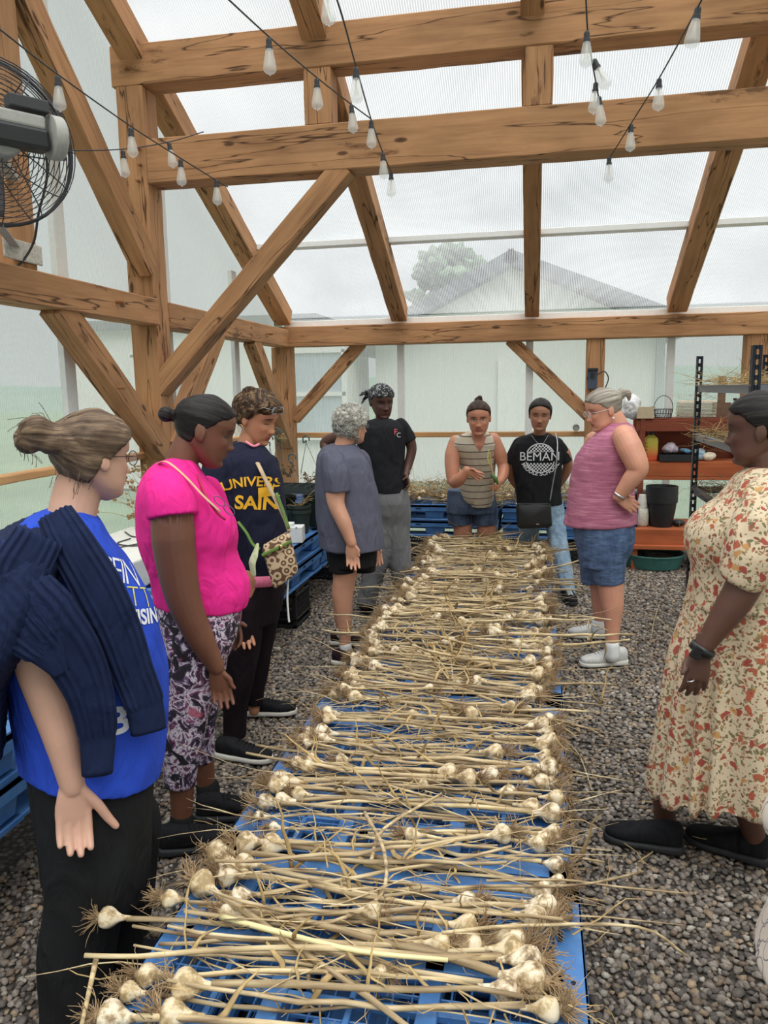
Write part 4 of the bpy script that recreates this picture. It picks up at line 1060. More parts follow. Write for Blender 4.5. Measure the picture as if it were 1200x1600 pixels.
p.hand(p.body, wr_, tp, p.R*1.0+p.d*.1, tm, curl=.3, r=1.12, spread=.45, ext=True)
for dd_, x in ((-.09, 128), (.10, 150)): p.limb(p.body, [(x, 1230, dd_, 50), (x, 1420, dd_, 34), (x-5, 1560, dd_, 30), (x-2, 1760, dd_, 20)])
p.finish(.0034)
M_royal = cloth_mat('royal_blue_jersey', srgb(44, 76, 190), .1)
def f(mb):
    p.torso(mb, rows); p.limb(mb, [(28, 872, -.14, 32), (28, 940, -.16, 43), (32, 1018, -.17, 40)], rnd='start'); p.limb(mb, [(140, 870, .15, 36), (155, 930, .18, 36), (164, 985, .2, 36)], rnd='start')
tee = p.cloth('t_shirt', f, M_royal, .006, 5, .005, 8, 3, (1, 1, .5)); p.tuck([tee], [(32, 868, -.15, .13), (140, 880, .16, .16)])
def f(mb):
    p.torso(mb, [(1195, 38, 242, .37), (1260, 46, 236, .38), (1330, 58, 230, .38), (1380, 62, 222, .36)])
    for dd_, x, x2 in ((-.09, 122, 118), (.10, 164, 160)): p.limb(mb, [(x+18, 1290, dd_, 74), (x+12, 1400, dd_, 68), (x2+4, 1500, dd_, 64), (x2-2, 1620, dd_, 60), (x2-4, 1740, dd_, 56)], rnd='start')
p.cloth('trousers', f, M_blackcloth, .009, 5, .008, 6, 5, (1, 1, .35))
for dd_ in (-.09, .10):
    hp = p.B+p.d*dd_-p.R*.04; shoe(p.root, hp, hp+V(.24, .05, 0), M_blackshoe, M_blacksole)
# sweater: back and two hanging sleeves, ribbed
M_navy = cloth_mat('navy_rib_knit', srgb(24, 34, 64), .15, fine=200)
def ribs(me_axis, freq, amp): return lambda co, no: amp*np.sin(co@np.array(me_axis)*freq)
def band(path, w_, t_, nrib=9, amp=.0045):
    mb = MB(); pts = [p.at(*q[:3]) for q in path]; ws = [q[3] for q in path]; P_, Wd = catmull(pts, ws, 8); rings = []
    for i, c_ in enumerate(P_):
        d_ = (P_[min(i+1, len(P_)-1)]-P_[max(i-1, 0)]).normalized(); s_ = d_.cross(-p.d).normalized()*1; nn = s_.cross(d_).normalized()
        if nn.dot(p.d) > 0: nn = -nn
        ring = []; cuff = i > len(P_)-9; a_w = p.m(Wd[i])*(.93 if cuff else 1)
        for j in range(96):
            t = 2*PI*j/96; ca, sa = math.cos(t), math.sin(t); e = .62; x = math.copysign(abs(ca)**e, ca); y = math.copysign(abs(sa)**e, sa)
            rb = 0 if cuff else amp*abs(math.sin(x*nrib*PI/2))-amp*.5
            ring.append(c_+s_*x*a_w+nn*(y*(t_*(1.0 if not cuff else .95))+(rb*1.6 if y > 0 else 0)))
        rings.append(ring)
    mb.loft(rings); return mb
def f(mb):
    p.torso(mb, [(806, 56, 128, .22, .02), (824, 20, 126, .36, .01), (848, -14, 116, .50, -.02), (882, -34, 100, .56, -.02), (930, -46, 76, .60, -.02), (985, -48, 44, .58, -.02), (1040, -40, 16, .48), (1110, -30, 8, .40), (1165, -22, 6, .36)])
def ribfn(co, no):
    q = co@np.array(p.R)+co[:, 2]*.55; return .0035*np.abs(np.sin(q*150))
sw = p.cloth('sweater', f, M_navy, .006, 5, .006, 6, 11, extra=ribfn)
band([(60, 838, -.235, 34), (30, 905, -.265, 40), (66, 960, -.285, 46), (112, 1020, -.275, 40), (140, 1080, -.262, 33), (152, 1140, -.25, 28), (152, 1206, -.245, 24)], 0, .026, 7).build('sweater_sleeve', M_navy, sw, smooth=True)
band([(88, 806, -.17, 26), (112, 850, -.215, 32), (150, 915, -.235, 36), (184, 985, -.235, 34), (207, 1050, -.23, 31), (224, 1095, -.228, 30), (232, 1140, -.225, 29)], 0, .024, 7).build('sweater_sleeve', M_navy, sw, smooth=True)
band([(-10, 905, -.27, 40), (20, 960, -.285, 44), (70, 1010, -.29, 30), (96, 1048, -.28, 14)], 0, .022, 7).build('sweater_fold', M_navy, sw, smooth=True)
# hair: swept back to a messy bun
M_hair1 = hair_mat('light_brown_hair', srgb(58, 46, 38), srgb(98, 80, 66), srgb(146, 122, 98), (1, 1, 1), 95)
def ex(mb, H):
    for q, r_ in (((.0, -.148, .052), .044), ((.012, -.165, .035), .034), ((-.014, -.158, .062), .032), ((.0, -.115, .05), .034), ((-.02, -.125, .03), .030)): mb.ell(H.w(*q), (r_*H.k,)*3, n=12)
def fl1(L):
    a = np.arctan2(L[:, 2]-.045, np.abs(L[:, 0])+.02); r = np.hypot(L[:, 2]-.045, L[:, 0]); return np.stack([a*.07, r*.2, (L[:, 1])*.05+np.sign(L[:, 0])*.1], -1)
p.hair(M_hair1, .014, hair_zone(.062, .012, -.016, -.088), flow=fl1, extra=ex, bumps=.005, wf=26, strand=.0028)
H = p.head; rr = random.Random(4); mb = MB()
for i in range(170):
    sg = rr.choice([-1, 1, 1, 1, -1]); a = rr.uniform(.08, 1.5)   # start along the hairline
    s0 = -.072*math.sin(a)*1.04 if sg > 0 else .072*math.sin(a)*1.04; u0 = .058-.055*(a/1.5)**1.5; f0 = .085-.075*(a/1.5)
    P_ = []; e0 = V(s0, f0, u0); e1 = V(rr.uniform(-.02, .02), -.115, .05+rr.uniform(-.02, .02)); bow = rr.uniform(.6, 1.4)
    for t in (0, .15, .3, .45, .6, .75, .9, 1.0):
        q = e0.lerp(e1, t); cc = V(0, -.005, .02); dv = q-cc; R_ = math.sqrt((dv.x/.083)**2+(dv.y/.108)**2+(dv.z/.1)**2); q2 = cc+dv/max(R_, .3)*1.0
        q2 = q2+V(rr.uniform(-.0015, .0015), 0, rr.uniform(-.003, .003))
        P_.append(H.w(*(q2 if t < .95 else e1)))
    mb.tube(P_, [.0012*H.k]*8, 4, spline=2, caps=False)
for i in range(60):   # loose ends around bun and nape
    if i < 34:
        a = rr.uniform(0, 6.28); c0 = V(rr.uniform(-.02, .02), -.150+.042*math.cos(a), .05+.042*math.sin(a)); d_ = V(rr.uniform(-.5, .5), math.cos(a+1.3), math.sin(a+1.3)); l = rr.uniform(.03, .07)
    else: c0 = V(rr.choice([-1, 1])*rr.uniform(.02, .07), rr.uniform(-.09, -.02), rr.uniform(-.07, -.03)); d_ = V(0, -.3, -1); l = rr.uniform(.02, .045)
    P_ = [H.w(*c0)]; q = c0
    for s_ in range(4): d_ = (d_.normalized()+V(rr.uniform(-.4, .4), rr.uniform(-.4, .4), rr.uniform(-.5, .1))).normalized(); q = q+d_*l/4; P_.append(H.w(*q))
    mb.tube(P_, [.0008]*5, 3, spline=2, caps=False)
me = mb.mesh('hair_strands'); L = H.local(np_co(me)); at_ = me.attributes.new('flow', 'FLOAT_VECTOR', 'POINT'); at_.data.foreach_set('vector', (L*np.array([.6, .6, .6])).astype(np.float32).ravel())
link('hair_strands', me, M_hair1, p.root)
glasses(p, simple('tortoise_frame', srgb(70, 34, 28), .3), w=.024, h=.020)
M_print = simple('white_shirt_print', srgb(226, 226, 232), .8, .05); M_gprint = simple('green_shirt_print', srgb(70, 150, 80), .8); M_yprint = simple('yellow_shirt_print', srgb(226, 214, 90), .8)
ru = (p.R*.75+p.d*.66).normalized(); rt = lambda a: ru
def pr(txt, px, py, size, mat=M_print, rot=0, **k):
    c = p.at(px, py, -.15); up_ = V(0, 0, 1); r_ = ru*math.cos(rot)+up_*math.sin(rot); u_ = up_*math.cos(rot)-ru*math.sin(rot)
    return decal_text(p.root, tee, txt, c, r_, u_, size, mat, name='shirt_print', **k)
pr('CEIN', 200, 895, .085, rot=-.35, font_w=-.01, spacing=.8); pr('TTT', 222, 935, .07, M_yprint, rot=-.3, font_w=-.02, spacing=1.15); pr('IVISIN', 232, 966, .05, rot=-.2, font_w=.03); pr('BO', 184, 1115, .095, font_w=.03)

# ---------------------------------------------------------------- 2 fuchsia tee, patterned leggings
sk = skin_mat('skin_deep_brown', srgb(112, 72, 54), srgb(110, 62, 54), eyes='down', blotch=.1)
p = Person(-1.19, 2.45, 'person in a fuchsia t-shirt and purple camouflage capri leggings looking down', sk)
p.head = Head(p.at(320, 671, 0), 22, 18, 0, k=p.m(112)/.2285)
rows = [(716, 262, 300, .13), (726, 240, 308, .24), (742, 225, 318, .33), (765, 214, 336, .37), (790, 211, 355, .38), (812, 212, 368, .38), (838, 214, 372, .38), (858, 219, 369, .36), (878, 226, 377, .35), (903, 234, 387, .36), (925, 239, 388, .36), (943, 243, 384, .35)]
arm = [(270, 775, -.19, 33), (271, 840, -.2, 35), (280, 905, -.2, 31), (292, 950, -.2, 27), (315, 1000, -.19, 22), (338, 1042, -.18, 14)]
p.limb(p.body, [(280, 760, 0, 34), (284, 725, 0, 25), (292, 700, 0, 24), (305, 680, .0, 24)])
p.torso(p.body, [(930, 255, 370, .28), (850, 235, 350, .28), (780, 235, 325, .25), (745, 250, 300, .2)], .01)
p.limb(p.body, arm); far = [(318, 775, .19, 26), (345, 850, .2, 24), (352, 920, .17, 20), (362, 958, .1, 14)]; p.limb(p.body, far)
p.hand(p.body, p.at(338, 1045, -.18), p.at(352, 1108, -.17), p.R, p.at(366, 1075, -.19), curl=.3, ext=True)
p.hand(p.body, p.at(362, 958, .1), p.at(374, 1000, .08), -p.d*.6+p.R*.3, p.at(384, 978, .06), L=.15, curl=.4)
for dd_, js in ((-.09, [(300, 960, -.09, 40), (290, 1130, -.09, 28), (284, 1200, -.09, 24), (284, 1240, -.09, 20), (284, 1280, -.09, 17), (284, 1318, -.09, 16)]), (.12, [(330, 960, .11, 36), (315, 1100, .12, 24), (318, 1180, .13, 18), (322, 1225, .13, 15), (326, 1262, .13, 14)])): p.limb(p.body, js)
p.finish(.0036)
M_fuch = cloth_mat('fuchsia_jersey', srgb(232, 44, 140), .08)
def f(mb):
    p.torso(mb, rows); p.limb(mb, [(262, 765, -.16, 34), (268, 785, -.19, 38), (271, 806, -.2, 40)], rnd='start'); p.limb(mb, [(322, 770, .15, 28), (334, 800, .19, 28)], rnd='start')
tee = p.cloth('t_shirt', f, M_fuch, .006, 6, .0045, 9, 6, (1, 1, .6)); p.tuck([tee], [(270, 768, -.19, .12), (318, 775, .19, .12)])
def camo():
    m, nt, b = newmat('camouflage_leggings'); v = coords(nt)
    n = tex(nt, 'ShaderNodeTexNoise', v, Scale=17.0, Detail=5.0, Roughness=.62, Distortion=1.4)
    n2 = tex(nt, 'ShaderNodeTexNoise', coords(nt, rot=(1, .5, 0)), Scale=12.0, Detail=4.0, Distortion=1.8)
    c = ramp(nt, n.outputs['Fac'], [(0, srgb(30, 24, 34)), (.42, srgb(58, 44, 62)), (.455, srgb(110, 84, 116)), (.49, srgb(206, 196, 206)), (.55, srgb(128, 70, 108)), (.60, srgb(48, 38, 52)), (.7, srgb(200, 190, 200))], 'CONSTANT')
    c = mix(nt, ramp(nt, n2.outputs['Fac'], [(.60, (0, 0, 0)), (.62, (1, 1, 1))]), c, srgb(24, 20, 28))
    n3 = tex(nt, 'ShaderNodeTexNoise', v, Scale=9.0, Detail=2.0)
    c = mix(nt, ramp(nt, n3.outputs['Fac'], [(.64, (0, 0, 0)), (.67, (.8, .8, .8))]), c, srgb(176, 66, 96))
    nt.links.new(c, b.inputs['Base Color']); b.inputs['Roughness'].default_value = .75; return m
def f(mb):
    p.torso(mb, [(925, 246, 376, .32), (960, 243, 377, .36), (1000, 246, 366, .37), (1030, 256, 350, .33)])
    p.limb(mb, [(300, 975, -.08, 46), (301, 1050, -.09, 43), (291, 1130, -.09, 35), (283, 1190, -.09, 29), (281, 1226, -.09, 26)], rnd='start')
    p.limb(mb, [(322, 985, .09, 40), (320, 1060, .11, 33), (313, 1130, .12, 25), (315, 1188, .13, 21)], rnd='start')
p.cloth('leggings', f, camo(), .006, 5, .0015, 12, 6)
for a, b2, dd_ in (((284, 1280), (284, 1318), -.09), ((325, 1232), (326, 1262), .13)):
    mb = MB(); p.limb(mb, [(a[0], a[1], dd_, 20), (b2[0], b2[1], dd_, 19)]); mb.build('sock', M_blackcloth, p.root, smooth=True)
shoe(p.root, W(250, 1332, z=.01), W(352, 1318, z=.01), M_blackshoe, M_blacksole, laces=M_blackcloth, h=.085, w=.046, L=.27)
shoe(p.root, W(308, 1280, z=.01), W(378, 1274, z=.01), M_blackshoe, M_blacksole, laces=M_blackcloth, h=.085, w=.046, L=.26)
M_hairb = hair_mat('black_hair', (.008, .007, .007), (.018, .015, .014), (.05, .044, .04), (1, 1, 1), 90, .4)
def ex(mb, H): mb.ell(H.w(0, -.128, .012), (.026*H.k,)*3, n=10); mb.ell(H.w(.006, -.108, .012), (.018*H.k,)*3, n=8)
def fl2(L):
    a = np.arctan2(L[:, 2]-.012, np.abs(L[:, 0])+.02); return np.stack([a*.07, np.hypot(L[:, 2], L[:, 0])*.2, L[:, 1]*.05], -1)
p.hair(M_hairb, .005, hair_zone(.064, .02, -.004, -.055), flow=fl2, extra=ex, strand=.0008)
# lanyard strap with reading glasses hanging on the chest
mb = MB(); mb.tube([p.at(247, 724, -.05), p.at(262, 722, -.13), p.at(290, 745, -.17), p.at(318, 775, -.19), p.at(345, 800, -.19)], .006, 8, spline=5, flat=.3); mb.build('neck_strap', simple('beige_strap', srgb(214, 170, 140), .8), p.root, smooth=True)
mb = MB(); mb.tube([p.at(308, 742, -.10), p.at(322, 775, -.17), p.at(338, 800, -.185), p.at(352, 812, -.185)], .004, 8, spline=5); mb.build('lanyard', simple('red_lanyard', srgb(170, 30, 70), .6), p.root, smooth=True)
mb = MB()
for px, py in ((343, 783), (358, 797)): c_ = p.at(px, py, -.2); ring_lens(mb, c_, (p.R-V(0, 0, .6)).normalized(), V(0, 0, 1), .02, .014, .0018)
mb.build('hanging_glasses', simple('clear_grey_frame', srgb(90, 80, 100), .3), p.root, smooth=True)

# ---------------------------------------------------------------- 3 navy shirt with gold print
sk = skin_mat('skin_olive', srgb(184, 128, 98), srgb(170, 84, 80), eyes='down', brow=srgb(50, 34, 28))
p = Person(-1.28, 3.25, 'person in a navy shirt with gold lettering, glasses pushed up on short brown hair', sk)
p.head = Head(p.at(401, 652, 0), -12, 20, 0, k=p.m(82)/.2285)
rows = [(692, 366, 402, .13), (700, 346, 414, .24), (716, 330, 430, .33), (740, 320, 440, .36), (775, 318, 445, .36), (812, 324, 450, .35), (850, 332, 452, .34), (894, 340, 450, .33)]
p.limb(p.body, [(385, 730, 0, 24), (386, 700, 0, 17), (392, 680, 0, 16), (396, 665, 0, 16)])
p.torso(p.body, [(880, 348, 440, .28), (800, 340, 435, .28), (730, 345, 420, .25)], .01)
p.limb(p.body, [(335, 735, -.15, 20), (332, 800, -.17, 18), (345, 870, -.17, 15), (366, 930, -.17, 11), (372, 962, -.16, 9)])
p.hand(p.body, p.at(372, 962, -.16), p.at(384, 1002, -.16), p.R, p.at(388, 978, -.17), L=.17, curl=.4)
p.limb(p.body, [(418, 735, .12, 18), (424, 800, .14, 16), (424, 870, .14, 12)])
p.limb(p.body, [(385, 900, -.09, 32), (372, 1060, -.09, 20), (366, 1160, -.09, 12)]); p.limb(p.body, [(410, 900, .1, 30), (402, 1020, .1, 17), (398, 1070, .1, 11), (397, 1110, .1, 9)])
p.finish(.004)
M_navyj = cloth_mat('navy_jersey', srgb(30, 32, 52), .12)
def f(mb):
    p.torso(mb, rows); p.limb(mb, [(338, 728, -.13, 22), (332, 780, -.17, 24), (338, 845, -.17, 22)], rnd='start'); p.limb(mb, [(418, 726, .12, 19), (426, 790, .14, 20)], rnd='start')
tee = p.cloth('long_shirt', f, M_navyj, .006, 5, .006, 9, 13, (1, 1, .9)); p.tuck([tee], [(335, 735, -.15, .14), (332, 800, -.17, .15), (418, 735, .12, .14), (424, 800, .14, .12), (385, 735, 0, .1)])
mb = MB(); p.torso(mb, [(888, 343, 448, .335), (904, 346, 446, .335)]); mb.build('pink_hem', cloth_mat('pink_jersey', srgb(240, 130, 165), .05), p.root, smooth=True)
mb = MB(); mb.tube([p.at(384, 690, -.085), p.at(396, 697, -.1), p.at(405, 694, -.06)], .006, 8, spline=4); mb.build('pink_collar', _mc.get('pc') or simple('pink_collar', srgb(240, 140, 160), .8), p.root, smooth=True)
M_maroon = cloth_mat('black_maroon_fabric', srgb(26, 16, 22), .2)
def f(mb):
    p.torso(mb, [(898, 346, 446, .33), (930, 346, 444, .34), (965, 350, 434, .32)])
    p.limb(mb, [(382, 945, -.09, 36), (376, 1040, -.09, 27), (368, 1100, -.09, 21), (367, 1150, -.09, 18)], rnd='start'); p.limb(mb, [(408, 945, .1, 33), (402, 1020, .1, 24), (398, 1065, .1, 19), (397, 1100, .1, 15)], rnd='start')
p.cloth('trousers', f, M_maroon, .007, 5, .004, 8, 5, (1, 1, .4))
shoe(p.root, W(340, 1180, z=.01), W(426, 1190, z=.01), M_blackshoe, M_whitesole, laces=M_blackcloth, L=.26)
shoe(p.root, W(385, 1116, z=.01), W(450, 1114, z=.01), M_blackshoe, M_whitesole, laces=M_blackcloth, L=.25)
M_hair3 = hair_mat('dark_brown_highlighted_hair', srgb(30, 22, 18), srgb(62, 46, 36), srgb(150, 118, 84), (1, 1, 1), 60)
def ex(mb, H):
    rr = random.Random(3)
    for i in range(34): a = rr.uniform(-2.6, 2.6); mb.ell(H.w(.055*math.sin(a)*rr.uniform(.4, 1), -.01+.075*math.cos(a)*rr.uniform(.4, 1), .075+rr.uniform(-.01, .03)), tuple(rr.uniform(.012, .024)*H.k for _ in range(3)), n=7)
p.hair(M_hair3, .016, hair_zone(.05, .02, -.015, -.05), extra=ex, bumps=.006, flow=lambda L: L+.02*np.sin(L[:, [1, 2, 0]]*60), strand=.002)
glasses(p, simple('silver_frame', srgb(150, 150, 160), .3), up_shift=.066, fwd=-.004)
mb = MB(); ring_lens(mb, p.head.w(.083, -.012, -.055), p.head.F, V(0, 0, 1), .016, .02, .0012); ring_lens(mb, p.head.w(-.083, -.012, -.055), p.head.F, V(0, 0, 1), .016, .02, .0012); mb.build('hoop_earring', M_gold, p.root, smooth=True)
M_goldp = simple('gold_print', srgb(236, 178, 40), .7, .05)
r_ = (p.R-p.d*.25).normalized()
decal_text(p.root, tee, 'UNIVERSITY', p.at(408, 753, -.17), r_-V(0, 0, .12), V(0, 0, 1), .058, M_goldp, name='shirt_print', arc=.35, font_w=.02)
decal_text(p.root, tee, 'SAINT', p.at(410, 787, -.17), r_-V(0, 0, .1), V(0, 0, 1), .080, M_goldp, name='shirt_print', font_w=.03)
sq = MB(); sq.add([V(-.5, -.4, 0), V(.5, -.4, 0), V(.6, .4, 0), V(-.5, .4, 0)], [(0, 1, 2, 3)]); decal_text(p.root, tee, None, p.at(414, 769, -.17), r_, V(0, 0, 1), .052, M_goldp, name='shirt_print', shape=sq)
# patterned shoulder bag
def bagmat():
    m, nt, b = newmat('signature_canvas'); v = coords(nt, rot=(0, .35, 0))
    vo = tex(nt, 'ShaderNodeTexVoronoi', v, Scale=28.0, Randomness=.25)
    c = ramp(nt, vo.outputs['Distance'], [(0, srgb(196, 172, 140)), (.18, srgb(196, 172, 140)), (.2, srgb(96, 66, 48)), (.34, srgb(96, 66, 48)), (.36, srgb(196, 172, 140)), (.55, srgb(190, 164, 130)), (.58, srgb(96, 66, 48))], 'CONSTANT')
    nt.links.new(c, b.inputs['Base Color']); b.inputs['Roughness'].default_value = .8; return m
bag = empty('shoulder_bag', p.at(437, 876, -.26), 0, 'beige and brown monogram shoulder bag with green trim hanging on the navy shirt', 'bag')
q = [p.at(408, 853, -.25), p.at(452, 829, -.25), p.at(467, 893, -.27), p.at(428, 922, -.27)]
def slab(q, t, n=8):
    mb = MB(); cx = sum(q, V(0, 0, 0))/4; nn = (q[1]-q[0]).cross(q[3]-q[0]).normalized(); rings = []
    for k, (ins, z) in enumerate(((.12, -t), (.03, -t*.8), (0, -t*.3), (0, t*.3), (.03, t*.8), (.12, t))):
        ring = []
        for i in range(4):
            a, b2 = q[i], q[(i+1) % 4]
            for j in range(n): pt = a.lerp(b2, (j+.5)/n*.94+.03); ring.append(pt.lerp(cx, ins)+nn*z)
        rings.append(ring)
    mb.loft(rings); return mb
slab(q, .03).build('pouch', bagmat(), bag, smooth=True)
M_green = simple('green_leather', srgb(92, 124, 52), .5, .1)
def strap(pp, pts, r, mat, name, parent, flat=.3, n=8): mb = MB(); mb.tube([pp.at(*t) for t in pts], r, n, spline=5, flat=flat); return mb.build(name, mat, parent, smooth=True)
mb = MB(); mb.bar(p.at(409, 868, -.29), p.at(455, 846, -.29), .018, .012); mb.build('zip_flap', M_green, bag, bevel=.003)
mb = MB(); mb.lathe([(.009, 0), (.009, .006), (.004, .008)], p.at(439, 854, -.30), 14, ax=-p.d); mb.build('snap_button', M_gold, bag)
strap(p, [(394, 706, -.10), (408, 735, -.185), (424, 768, -.2), (438, 795, -.21), (447, 815, -.22), (452, 830, -.24)], .010, simple('beige_webbing', srgb(190, 166, 136), .85), 'strap', bag)
strap(p, [(432, 770, -.205), (443, 800, -.22), (451, 826, -.24)], .013, M_green, 'strap_end', bag)
strap(p, [(372, 815, -.22), (385, 832, -.24), (395, 850, -.25), (406, 858, -.25)], .011, M_green, 'strap_end', bag)
sc_ = MB(); sc_.tube([p.at(402, 852, -.27), p.at(398, 868, -.28), p.at(394, 880, -.28), p.at(396, 896, -.28)], [.010, .020, .022, .016], 14, spline=4, flat=.3, rnd=True); o = sc_.build('tied_scarf', cloth_mat('pale_green_silk', srgb(200, 206, 150), .15, col2=srgb(224, 226, 190)), bag, smooth=True)
strap(p, [(450, 905, -.24), (449, 935, -.24), (451, 965, -.24), (452, 972, -.24)], .0045, M_white, 'hanging_cord', bag, 1)

# ---------------------------------------------------------------- 4 grey tee, curly grey hair
sk = skin_mat('skin_older_fair', srgb(198, 146, 120), srgb(176, 104, 96), blotch=.12)
p = Person(-1.12, 4.3, 'person with curly grey hair in a loose grey t-shirt and black shorts', sk)
p.head = Head(p.at(550, 664, 0), 38, 4, 0, k=p.m(56)/.2285)
rows = [(694, 517, 552, .12), (700, 505, 560, .24), (712, 497, 571, .34), (735, 493, 581, .38), (765, 493, 589, .40), (795, 494, 594, .42), (825, 496, 598, .44), (853, 499, 601, .45)]
arm = [(523, 725, -.2, 17), (524, 768, -.21, 16), (526, 790, -.23, 13.5), (538, 818, -.26, 12), (549, 848, -.275, 8.5)]
p.limb(p.body, [(532, 720, 0, 20), (536, 700, 0, 15), (542, 680, 0, 14)])
p.torso(p.body, [(850, 512, 585, .3), (780, 508, 578, .3), (720, 512, 560, .24)], .01); p.limb(p.body, arm)
p.limb(p.body, [(560, 725, .2, 15), (572, 790, .2, 12), (585, 850, .2, 8)])
p.hand(p.body, p.at(549, 848, -.275), p.at(552, 888, -.275), p.R, p.at(561, 868, -.285), L=.165, curl=.3, ext=True); p.hand(p.body, p.at(585, 850, .2), p.at(590, 880, .2), p.R, p.at(596, 868, .2), L=.15, curl=.3)
p.limb(p.body, [(540, 870, -.08, 22), (538, 905, -.08, 18.5), (535, 930, -.08, 17.5), (537, 958, -.08, 14.5), (539, 990, -.08, 10), (540, 1022, -.08, 8.5)])
p.limb(p.body, [(546, 870, .1, 20), (536, 925, .1, 14), (532, 955, .1, 12), (535, 990, .1, 8)])
p.finish(.004)
M_greyj = cloth_mat('grey_jersey', srgb(92, 92, 108), .08)
def f(mb):
    p.torso(mb, rows); p.limb(mb, [(520, 718, -.16, 19), (525, 740, -.2, 21), (527, 769, -.21, 20.5)], rnd='start'); p.limb(mb, [(562, 720, .16, 18), (570, 765, .2, 18)], rnd='start')
tee = p.cloth('t_shirt', f, M_greyj, .006, 5, .007, 8, 21, (1, 1, .3)); p.tuck([tee], [(523, 718, -.2, .13), (560, 722, .2, .13)])
p.cloth('shorts', lambda mb: (p.torso(mb, [(845, 508, 590, .36), (880, 512, 588, .36)]), p.limb(mb, [(535, 870, -.08, 22), (536, 893, -.08, 22.5)], rnd='start'), p.limb(mb, [(566, 868, .02, 22), (566, 892, .02, 22)], rnd='start')), M_blackcloth, .006, 4, .002)
for dd_, a, b2 in ((-.08, (540, 1008), (540, 1026)), (.1, (535, 975), (535, 990))): mb = MB(); p.limb(mb, [a+(dd_, 10), b2+(dd_, 10)]); mb.build('sock', M_white, p.root, smooth=True)
M_shoe4 = cloth_mat('black_maroon_trainer', srgb(36, 22, 28), .3)
shoe(p.root, W(520, 1036, z=.01), W(580, 1040, z=.01), M_shoe4, M_whitesole, laces=M_blackcloth, L=.25); shoe(p.root, W(517, 1006, z=.01), W(575, 1006, z=.01), M_shoe4, M_whitesole, laces=M_blackcloth, L=.25)
M_hair4 = hair_mat('curly_grey_hair', srgb(96, 92, 86), srgb(164, 160, 152), srgb(214, 210, 202), (1, 1, 1), 55, .7)
def curls(mb, H, n=150, seed=2, rad=(.010, .019), lo=-.07, fwd=.075):
    rr = random.Random(seed)
    for i in range(n):
        while True:
            d_ = V(rr.gauss(0, 1), rr.gauss(0, 1), rr.gauss(0, 1)).normalized(); q = V(d_.x*.088, -.008+d_.y*.112, .025+d_.z*.105)
            if q.z > lo and not (q.y > fwd-.02 and q.z < .05) and not (q.y > .02 and q.z < -.0): break
        mb.ell(H.w(*q), tuple(rr.uniform(*rad)*H.k for _ in range(3)), n=6)
def curl_locks(s, mat, n=230, seed=6, r=.0026):
    rr = random.Random(seed); mb = MB(); H = s.head
    for i in range(n):
        while True:
            d_ = V(rr.gauss(0, 1), rr.gauss(0, 1), rr.gauss(0, 1)).normalized(); q = V(d_.x*.100, -.010+d_.y*.124, .025+d_.z*.115)
            if q.z > -.085 and not (q.y > .055 and q.z < .05) and not (q.y > .02 and q.z < -.0): break
        t1 = d_.cross(V(rr.gauss(0, 1), rr.gauss(0, 1), rr.gauss(0, 1))).normalized(); t2 = d_.cross(t1); R_ = rr.uniform(.008, .017); a0 = rr.uniform(0, 6.28); P_ = []
        for k in range(9): a = a0+k*.62; P_.append(H.w(*(q+t1*R_*math.cos(a)+t2*R_*math.sin(a)-V(0, 0, 1)*k*.0022+d_*.003*math.sin(a*2))))
        mb.tube(P_, [r*H.k*(.5 if k in (0, 8) else 1) for k in range(9)], 5, spline=2)
    me = mb.mesh('hair_curls'); L = H.local(np_co(me)); at_ = me.attributes.new('flow', 'FLOAT_VECTOR', 'POINT'); at_.data.foreach_set('vector', (L*.5).astype(np.float32).ravel()); return link('hair_curls', me, mat, s.root)
p.hair(M_hair4, .018, hair_zone(.05, .0, -.03, -.07), extra=curls, bumps=.007, flow=lambda L: L+.03*np.sin(L[:, [1, 2, 0]]*70), strand=.0012, voxel=.004, smooth=2)
curl_locks(p, M_hair4)
glasses(p, simple('dark_blue_frame', srgb(40, 44, 70), .3))

# ---------------------------------------------------------------- 5 bandana
sk = skin_mat('skin_dark_brown', srgb(84, 54, 44), srgb(104, 56, 50), eyes='down', blotch=.1)
p = Person(-1.18, 5.2, 'person in black t-shirt, grey sweatpants and black patterned bandana, hand on hip', sk)
p.head = Head(p.at(596, 626, 0), -58, 14, 3, k=p.m(53)/.2285)
rows = [(654, 585, 608, .12), (658, 570, 622, .2), (667, 560, 632, .26), (685, 557, 633, .28), (710, 560, 632, .28), (735, 566, 633, .27), (755, 576, 636, .27), (768, 580, 637, .27)]
p.limb(p.body, [(597, 675, 0, 14), (597, 655, 0, 10.5), (597, 640, 0, 10)])
p.torso(p.body, [(765, 585, 632, .2), (700, 568, 628, .22), (672, 570, 624, .18)], .01)
p.limb(p.body, [(630, 668, 0, 10), (640, 688, -.0, 9), (643, 704, .0, 8), (638, 726, -.02, 7), (634, 742, -.06, 5.5)])
p.limb(p.body, [(564, 668, .02, 10), (532, 680, .08, 9), (507, 693, .12, 8), (522, 715, .05, 7), (560, 740, -.02, 5.5)])
p.hand(p.body, p.at(634, 742, -.06), p.at(640, 764, -.12), V(0, 0, 1), p.at(630, 750, -.12), L=.14, curl=.5); p.hand(p.body, p.at(560, 740, -.02), p.at(582, 752, -.08), V(0, 0, 1), p.at(575, 740, -.1), L=.14, curl=.4)
p.limb(p.body, [(597, 780, 0, 20), (588, 850, 0, 15), (575, 905, 0, 11), (571, 945, 0, 8)]); p.limb(p.body, [(618, 780, 0, 18), (620, 850, 0, 14), (630, 905, 0, 11), (630, 945, 0.05, 8)])
p.finish(.004)
